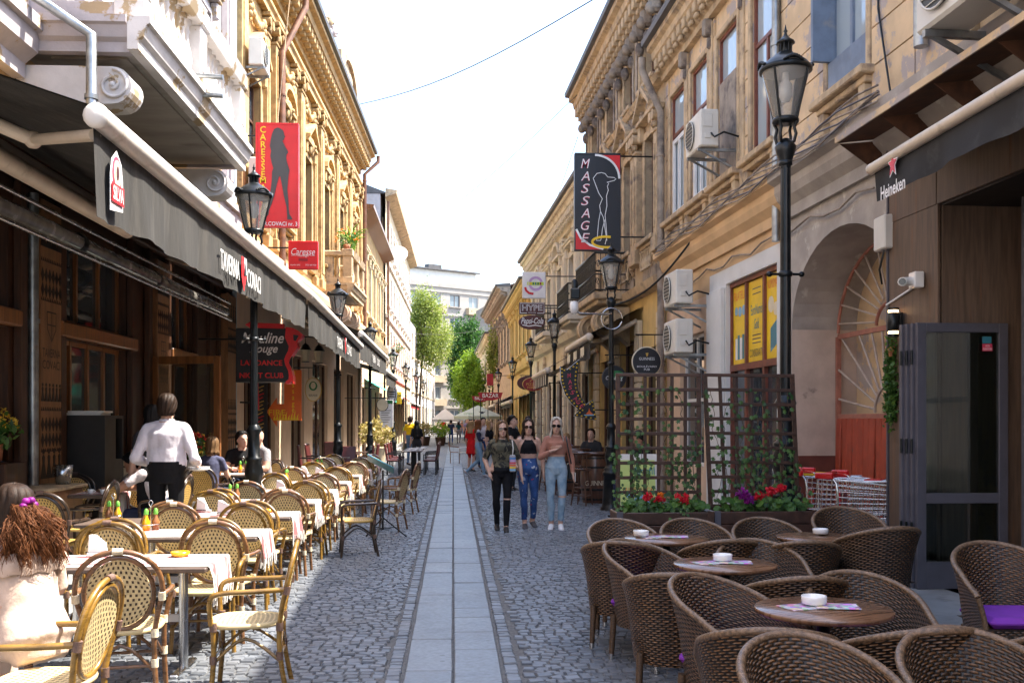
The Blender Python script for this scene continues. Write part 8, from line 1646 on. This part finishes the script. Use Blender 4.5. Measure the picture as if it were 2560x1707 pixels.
def run_jobs():
    tmp = []
    for me, vx, segs, cl, t in JOBS:
        o = bpy.data.objects.new('tmp', me); COL.objects.link(o); m_ = o.modifiers.new('r', 'REMESH'); m_.mode = 'VOXEL'; m_.voxel_size = vx; s_ = o.modifiers.new('s', 'SMOOTH'); s_.factor = .5; s_.iterations = 4; tmp.append(o)
    dg = bpy.context.evaluated_depsgraph_get()
    for o, (me, vx, segs, cl, t) in zip(tmp, JOBS):
        m2 = bpy.data.meshes.new_from_object(o.evaluated_get(dg)); n = len(m2.polygons); c = np.empty(n * 3); m2.polygons.foreach_get('center', c); c = c.reshape(n, 3); best = np.full(n, 9.0); idx = np.zeros(n, int); tt = np.zeros(n)
        for i, (reg, p, q, r_, t0, t1) in enumerate(segs):
            p, q = np.array(p), np.array(q); d = q - p; s = np.clip(((c - p) @ d) / max(d @ d, 1e-9), 0, 1); ds = np.linalg.norm(c - (p + s[:, None] * d), axis=1) - r_; b = ds < best; best[b] = ds[b]; idx[b] = i; tt[b] = (t0 + (t1 - t0) * s)[b]
        mats = []; mi = np.zeros(n, int)
        def sl(nm):
            if nm not in mats: mats.append(nm)
            return mats.index(nm)
        regs = [s[0] for s in segs]; K = cl; sk = K['skin']
        for i in range(n):
            r_ = regs[idx[i]]; s = tt[i]
            if r_ == 'torso': nm = sk if s > K['neckl'] else (K['bot'] if s < K['waist'] else (sk if K['band'] and s < K['band'] else K['top']))
            elif r_ == 'uarm': nm = (K['rag'] or K['top']) if s < K['sleeve'] else sk
            elif r_ == 'farm': nm = (K['rag'] or K['top']) if s + 1 < K['sleeve'] else sk
            elif r_ == 'thigh': nm = (sk if K['knees'] and abs(c[i][2] - .505) < .012 and c[i][0] > 0 and c[i][1] < -.07 else K['bot']) if s < K['leg'] else sk
            elif r_ == 'shin': nm = (sk if K['knees'] and abs(c[i][2] - .505) < .012 and c[i][0] > 0 and c[i][1] < -.07 else K['bot']) if s + 1 < K['leg'] else sk
            elif r_ == 'skirt': nm = K['top'] if K['bot'] == sk else K['bot']
            elif r_ == 'foot': nm = K['shoe']
            else: nm = sk
            mi[i] = sl(nm)
        hd = np.array([regs[k] in ('head', 'neck') for k in idx]); l_ = np.linalg.norm(c - np.array(K['lips']), axis=1); mi[hd & (l_ < .014)] = sl('lips')
        for e in K['eyes']: mi[hd & (np.linalg.norm((c - np.array(e)) * np.array((.8, 1, 1.6)), axis=1) < .010)] = sl('hair_black')
        if K['beard'] is not None: mi[hd & (np.linalg.norm((c - np.array(K['beard'])) * np.array((1, .7, 1)), axis=1) < .055) & (l_ > .02)] = sl(K['hair'])
        if K['hem'] is not None: pass
        if vx < .0175:
            nv = len(m2.vertices); vc = np.empty(nv * 3); m2.vertices.foreach_get('co', vc); vc = vc.reshape(nv, 3); vn = np.empty(nv * 3); m2.vertices.foreach_get('normal', vn); vn = vn.reshape(nv, 3); cm = np.zeros(nv); cf = [k for k, q in enumerate(mats) if q[:2] == 'c_' or q[:5] in ('camo', 'denim')]
            for pl in m2.polygons:
                if mi[pl.index] in cf: cm[list(pl.vertices)] = 1
            am = np.array([mnoise.noise(Vector((a * 11, b * 11, e * 7 + a * 4))) * .011 + mnoise.noise(Vector((a * 26, b * 26, e * 16))) * .003 + .002 if w else 0 for (a, b, e), w in zip(vc.tolist(), cm)]); m2.vertices.foreach_set('co', (vc + vn * am[:, None]).ravel())
        m2.materials.clear(); [m2.materials.append(M[nm]) for nm in mats]; m2.polygons.foreach_set('material_index', mi.tolist()); m2.polygons.foreach_set('use_smooth', [True] * n); m2.name = 'body'
        bpy.data.objects.remove(o); obj('body', m2, None, t)
# --- the three women walking up the street
zs = .02
w1, P1, h1, k1 = person('woman in camouflage top and black jeans with aviator sunglasses walking', .755, 15.4, 0, 1.68, zs, top='camo', bot='c_black', sleeve=.95, hair='hair_bronde', hs='long', hl=.20, vox=.0105, waist=.22, loose=1.18, glasses=True, yaw=.1, knees=True, J=dict(elR=(-.27, .05, 1.12), wrR=(-.205, -.07, .92), elL=(.27, .03, 1.11), wrL=(.30, -.08, .87), knL=(.075, -.09, .50), anL=(.055, -.13, .085), knR=(-.09, -.02, .50), anR=(-.075, .12, .095)))
w2, P2_, h2, k2 = person('woman in black sleeveless crop top and patched dark jeans with sunglasses', 1.19, 15.8, 0, 1.71, zs, top='c_black', bot='denim_patched', shoe='shoe_grey', sleeve=-.1, leg=1.86, hair='hair_brown', hs='long', hl=.10, vox=.0105, waist=.36, band=.44, neckl=.835, glasses=True, fat=1.02, J=dict(elR=(-.245, .06, 1.12), wrR=(-.20, -.14, 1.0), elL=(.23, .05, 1.1), wrL=(.24, -.02, .88), knR=(-.075, -.08, .50), anR=(-.06, -.08, .085), knL=(.095, -.04, .5), anL=(.075, .10, .10), ftL=(.25, -1, 0)))
w3, P3_, h3, k3 = person('woman in pink long-sleeved top and light ripped jeans, hand on her chest', 1.62, 15.62, 0, 1.735, zs, top='c_pink', bot='denim_worn', shoe='shoe_white', sleeve=1.95, leg=1.88, hair='hair_ash', hs='long', hl=.26, vox=.0105, waist=.37, band=.41, neckl=.93, glasses=True, pitch=.05, yaw=-.1, knees=True, J=dict(elR=(-.25, -.04, 1.10), wrR=(-.10, -.155, 1.20), hdR=(.85, -.12, .25), elL=(.24, .05, 1.10), wrL=(.255, -.03, .86), knR=(-.09, -.04, .5), anR=(-.08, -.02, .085), ftR=(-.2, -1, 0), knL=(.085, -.07, .5), anL=(.06, -.05, .085)))
def held(name, label, cat, base, loc): return thing(name, label, cat, tuple(base.matrix_basis @ Vector(loc)))
o = held('striped_bag', 'small woven bag with rainbow stripes on the shoulder of the woman in camouflage', 'bag', w1, (.155, -.16, 1.07)); mb = MB(); mb.box(-.045, .045, -.02, .02, -.14, .12, .012); mb.build('bag_body', 'c_heather', o)
for i, c in enumerate(('s_skyblue', 's_yellow', 's_orange', 's_pinkred', 's_lilac', 's_blue')): mb = MB(); mb.box(-.047, .047, -.0225, -.0205, -.12 + i * .035, -.095 + i * .035); mb.build('stripe', c, o)
mb = MB(); mb.tube([(0, 0, .12), (.01, -.01, .22), (.0, .1, .34)], .009, 6); mb.build('strap', 'cloth_white', o)
o = held('white_bag', 'white printed bag on the arm of the woman in black top', 'bag', w2, (-.27, -.08, 1.10)); mb = MB(); mb.lathe([(.05, -.17), (.085, -.12), (.085, .08), (.06, .15), (.02, .17)], 12, ell=.6); mb.build('bag_body', 'cloth_white', o); mb = MB(); mb.lathe([(.075, .082), (.06, .13)], 12, ell=.62); mb.build('band', 's_pinkred', o)
o = held('shoulder_strap_bag', 'black bag strap over the shoulder of the woman in pink', 'bag', w3, (.15, -.02, 1.42)); mb = MB(); mb.tube(smooth_pts([(0, 0, .005), (.0, -.115, -.08), (.03, -.135, -.25), (.07, -.10, -.42)], 4), .011, 6); mb.tube(smooth_pts([(0, 0, .005), (.0, .10, -.08), (.06, .13, -.3), (.08, .12, -.45)], 4), .011, 6); mb.build('strap', 'shoe_black', o); mb = MB(); mb.box(.03, .12, .06, .2, -.68, -.42, .02); mb.build('bag_body', 'shoe_black', o)
o = held('phone', 'pale phone in the hand of the woman in pink', 'phone', w3, (.285, -.06, .80)); mb = MB(); mb.box(-.005, .005, -.035, .035, -.07, .07, .003); mb.build('casing', 'white_gloss', o)
# --- foreground woman at the left edge
fw, Pf, hf, kf = person('woman in cream off-shoulder blouse with curly auburn ponytail, seated with her back turned', -2.20, 5.32, -2.2, 1.74, .04, True, top='c_cream_dress', bot='c_cream_dress', sleeve=1.0, leg=1.5, hair='hair_brown', hs='bob', hl=.02, vox=.012, neckl=.80, loose=1.22, waist=.2, pitch=-.15, J=dict(chest=(0, -.05, .83), neck=(0, -.10, 1.05), head=(0, -.15, 1.185), shL=(.165, -.08, .99), shR=(-.165, -.08, .99)))
fr_ = MB(); fc = (Pf['shL'] + Pf['shR']) / 2 + Vector((0, .012, -.035)); fr_.loft([[fc + Vector(((r_ + .008 * math.sin(q * 2.1)) * math.cos(2 * PI * q / 44), (r_ * .62 + .006 * math.sin(q * 2.1)) * math.sin(2 * PI * q / 44), dz + .006 * math.cos(q * 1.7))) for q in range(44)] for r_, dz in ((.205, .03), (.225, .0), (.232, -.05), (.226, -.075))], caps=False); fr_.build('neckline_frill', 'c_cream_dress', fw)
cu = MB(); rg = random.Random(12); base_ = Pf['head'] + Vector((0, .10, -.02))
for i in range(2600):
    cl = random.Random(i // 13); a = cl.uniform(-1, 1); s0 = base_ + Vector((cl.uniform(-.045, .045), cl.uniform(-.03, .04), cl.uniform(-.03, .05))); ln = cl.uniform(.08, .25) + rg.uniform(-.03, .03); ph = cl.uniform(0, 6); am = cl.uniform(.010, .018); tw = cl.uniform(.55, .85); ex = Vector((a * .13, cl.uniform(.04, .13), 0)); jt = Vector((rg.gauss(0, .008), rg.gauss(0, .008), rg.gauss(0, .008))); pts = []
    for q in range(14): tq = q / 13; pts.append(s0 + ex * min(1, tq * 1.5) + jt * (.4 + tq * 1.4) + Vector((am * math.cos(ph + q * tw), am * math.sin(ph + q * tw), -ln * tq ** 1.1 + .03 * math.sin(PI * min(1, tq * 1.6)))))
    cu.tube(pts, [.0017] * 12 + [.0012, .0006], 3, caps=False)
tag(cu.build('curls', 'hair_auburn', fw), kind='stuff'); mb = MB(); [mb.ball(base_ + Vector((.03 * math.cos(q), .045, .05 + .03 * math.sin(q))), .02) for q in range(7)]; mb.build('hair_clip', 'petal_purple', fw)
o = thing('bag_on_lap', 'grey crocheted bag in front of the seated woman in cream', 'bag', (-2.62, 5.2, .82)); mb = MB(); mb.ball((0, 0, 0), .13, .1, .14, 14, 9); mb.build('bag_body', 'c_heather', o)
# --- people under the tavern awning
person('waiter in white shirt and black trousers seen from behind', -3.10, 11.0, PI, 1.86, LPZ, fem=False, top='c_shirt_white', bot='c_black', sleeve=1.95, hair='hair_brown', hs='short', vox=.014, waist=.30, neckl=.97, loose=1.10, fat=1.0, blouse=1.04, J=dict(elL=(.285, .07, 1.09), elR=(-.285, .07, 1.09), wrL=(.25, -.19, 1.03), wrR=(-.25, -.19, 1.03)))
wt = JOBS[-1][4]; mb = MB(); mb.lathe([(.075, 1.425), (.072, 1.47), (.066, 1.475), (.066, 1.43)], 18, ell=.95); mb.build('collar', 'c_shirt_white', wt)
o = thing('carried_plates', 'stack of plates held by the waiter', 'plates', (-2.82, 11.25, 1.17)); mb = MB(); [mb.lathe([(.001, .012 * q), (.07, .012 * q), (.12, .012 * q + .015), (.12, .012 * q + .02), (.001, .012 * q + .006)], 20) for q in range(3)]; mb.build('plate', 'porcelain', o)
person('woman in dark T-shirt with long black hair standing before the waiter', -3.52, 11.9, PI + .5, 1.76, LPZ, top='c_charcoal', bot='c_black', hair='hair_black', hs='long', hl=.22, vox=.017)
person('man in white T-shirt bent over the shaded tavern table', -3.42, 11.95, -PI / 2 - .05, 1.74, LPZ - .03, True, False, top='c_tee_white', bot='c_navy', skin='skin_tan', hair='hair_black', hs='short', vox=.015, pitch=.55, J=dict(chest=(0, -.10, .82), neck=(0, -.22, 1.0), head=(0, -.33, 1.09), shL=(.185, -.17, .98), shR=(-.185, -.17, .98), elL=(.3, -.42, .80), elR=(-.28, -.40, .80), wrL=(.12, -.62, .79), wrR=(-.12, -.60, .80)))
person('man in pale blue shirt seated at the left tavern wall', -4.98, 11.0, -2.3, 1.85, LPZ, True, False, top='c_shirt_blue', bot='c_navy', hair='hair_brown', hs='short', vox=.016, sleeve=1.9)
person('woman in slate blue top seated with her back to the street lamp', -3.57, 14.92, PI - .15, 1.72, LPZ, True, top='c_slate', bot='c_navy', hair='hair_bronde', hs='bob', hl=.05, vox=.015)
person('dark haired man in black T-shirt seated facing the woman in slate blue', -3.5, 16.75, .25, 1.80, LPZ, True, False, top='c_black', bot='c_navy', hair='hair_black', hs='short', vox=.014, yaw=.5)
person('bearded bald man in grey T-shirt seated behind the lamp post', -3.12, 16.45, -.75, 1.84, LPZ, True, False, top='c_grey', bot='c_navy', hair='hair_brown', hs=None, vox=.014, yaw=.2, beard=True)
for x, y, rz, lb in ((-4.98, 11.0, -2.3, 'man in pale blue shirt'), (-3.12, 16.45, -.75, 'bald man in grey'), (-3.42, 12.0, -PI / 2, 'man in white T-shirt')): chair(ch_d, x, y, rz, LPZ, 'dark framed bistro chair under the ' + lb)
# --- middle distance
far = dict(vox=.022)
person('man in yellow T-shirt and jeans standing beyond the maroon chairs', -1.62, 38, PI - .6, 1.84, zs, fem=False, top='c_yellow', bot='c_denim_mid', hair='hair_brown', hs='short', loose=1.12, **far)
person('woman in black dress with waist-long black hair beside the man in yellow', -1.33, 36.5, PI + .2, 1.68, zs, top='c_black', bot='c_charcoal', sleeve=.9, hair='hair_black', hs='long', hl=.42, **far)
person('blonde woman in red dress standing at the crowd edge', .60, 33.2, PI - .7, 1.67, zs, top='c_red', bot='skin', waist=.1, leg=0, dress=(1.0, .60, .2), sleeve=.9, hair='hair_blonde', hs='long', hl=.2, **far)
person('auburn haired woman in grey top with navy sleeves and light jeans striding', .76, 29.8, PI / 2 - .1, 1.70, zs, top='c_heather', bot='c_denim_light', shoe='c_heather', sleeve=1.5, rag='c_navy', hair='hair_auburn', hs='long', hl=.16, vox=.018, J=dict(knL=(.09, .02, .5), anL=(.08, .38, .16), ftL=(0, -1, -.5), knR=(-.09, -.09, .5), anR=(-.08, -.18, .085), elL=(.23, -.05, 1.12), wrL=(.2, -.12, .90), elR=(-.22, -.04, 1.12), wrR=(-.1, -.22, 1.12)))
person('dark haired man in black T-shirt with grey rucksack', 1.42, 24.2, .95, 1.80, zs, fem=False, top='c_black', bot='c_charcoal', hair='hair_black', hs='short', vox=.017, J=dict(elL=(.2, -.12, 1.15), wrL=(.05, -.3, 1.12), elR=(-.2, -.12, 1.15), wrR=(-.02, -.3, 1.12)))
o = thing('rucksack', 'grey rucksack on the back of the dark haired man', 'rucksack', (1.26, 24.33, 1.28), .95); mb = MB(); mb.box(-.15, .15, 0, .16, -.22, .22, .05); mb.build('bag_body', 'c_heather', o)
def sit_r(label, x, y, rz, H, m_='leather_maroon', **k): 
    c = copy_tree(pc, None, (x, y, RPZ if x > 3.12 else .02), rz); c['label'] = 'dark padded chair under the ' + label.split(' seated')[0]; return person(label, x, y - .02, rz, H, RPZ if x > 3.12 else .02, True, **k)
sit_r('man in dark jacket seated beside the barrel table', 3.3, 23.6, -.5, 1.8, fem=False, top='c_charcoal', bot='c_navy', hair='hair_brown', hs='short', sleeve=1.95, vox=.018)
sit_r('fair haired woman in lavender top seated at the far barrel', 3.1, 26.9, PI + .6, 1.72, top='c_lavender', bot='c_navy', hair='hair_blonde', hs='long', hl=.18, vox=.018)
sit_r('man in black top seated reading behind the ivy trellis', 3.22, 16.9, -1.1, 1.82, fem=False, top='c_black', bot='c_navy', skin='skin_tan', hair='hair_black', hs='short', vox=.017, pitch=.4)
walk = dict(anL=(.08, -.18, .09), anR=(-.08, .20, .12), knL=(.09, -.10, .5), knR=(-.09, .02, .5))
for lb, x, y, rz, H, f, tp, bt, hr, st, hl in (('man in dark navy shirt and jeans walking away along the slabs', -.15, 69, PI, 1.70, False, 'c_navy', 'c_denim_dark', 'hair_black', 'short', 0), ('woman in teal top and grey skirt walking away', .40, 74, PI, 1.64, True, 'c_teal', 'c_grey', 'hair_brown', 'long', .1), ('woman in lilac blouse walking towards the square', 1.0, 79, .2, 1.68, True, 'c_lavender', 'c_navy', 'hair_brown', 'long', .1), ('man in white shirt beside the sage parasol', 1.35, 60, .4, 1.78, False, 'c_shirt_white', 'c_charcoal', 'hair_brown', 'short', 0), ('man in pale blue shirt in the crowd', 1.25, 44, 2.6, 1.76, False, 'c_shirt_blue', 'c_denim_mid', 'hair_brown', 'short', 0), ('woman in white top in the crowd', 1.65, 47, .6, 1.68, True, 'c_tee_white', 'c_denim_mid', 'hair_bronde', 'long', .1), ('woman in maroon top under the red shield signs', 2.05, 41, -.5, 1.66, True, 'c_maroon', 'c_black', 'hair_black', 'long', .12), ('man in grey shirt under the black awning', 2.3, 37, 1.2, 1.77, False, 'c_grey', 'c_navy', 'hair_black', 'short', 0), ('woman in pink top at the square', .75, 86, 0, 1.66, True, 'c_pink', 'c_denim_mid', 'hair_blonde', 'long', .1), ('man in olive jacket beside the barrel tables', 2.15, 28.5, 2.2, 1.8, False, 'c_olive', 'c_charcoal', 'hair_brown', 'short', 0), ('blonde woman in black top among the crowd', 1.15, 31.5, 1.0, 1.67, True, 'c_black', 'c_denim_mid', 'hair_blonde', 'long', .15), ('man in white T-shirt and dark jeans behind the woman in camouflage', 1.05, 35, .3, 1.78, False, 'c_tee_white', 'c_denim_dark', 'hair_black', 'short', 0), ('woman in grey cardigan by the striped awning', 1.85, 33, -.6, 1.66, True, 'c_heather', 'c_navy', 'hair_brown', 'long', .15), ('man in teal shirt by the pizza sign', 2.2, 39.5, 2.9, 1.79, False, 'c_teal', 'c_navy', 'hair_brown', 'short', 0), ('woman in red cardigan past the red dress', .95, 40, 2.5, 1.67, True, 'c_red', 'c_navy', 'hair_auburn', 'long', .1), ('man in red shirt at the square', -.9, 92, .3, 1.78, False, 'c_red', 'c_navy', 'hair_brown', 'short', 0), ('man in white T-shirt crossing the square', 1.3, 95, 1.4, 1.77, False, 'c_tee_white', 'c_denim_mid', 'hair_black', 'short', 0)):
    person(lb, x, y, rz, H, zs, fem=f, top=tp, bot=bt, hair=hr, hs=st, hl=hl, vox=.026, J=walk)
rg = random.Random(5); cn = [('black', 'c_black'), ('white', 'c_tee_white'), ('pale blue', 'c_shirt_blue'), ('maroon', 'c_maroon'), ('grey', 'c_grey'), ('olive', 'c_olive'), ('pink', 'c_pink'), ('yellow', 'c_yellow'), ('teal', 'c_teal'), ('lavender', 'c_lavender')]
for i, (nm, c) in enumerate(cn):
    f = i % 2 == 0; person(f"{'woman' if f else 'man'} in {nm} top in the far crowd by the parasols", .55 + 1.7 * rg.random(), 54 + i * 2.1, rg.uniform(0, 6), (1.66 if f else 1.77), zs, fem=f, top=c, bot=rg.choice(('c_navy', 'c_denim_mid', 'c_black')), hair=rg.choice(('hair_brown', 'hair_black', 'hair_blonde')), hs='long' if f else 'short', hl=.12 if f else 0, vox=.028, J=walk, group='far crowd by the parasols')
run_jobs()
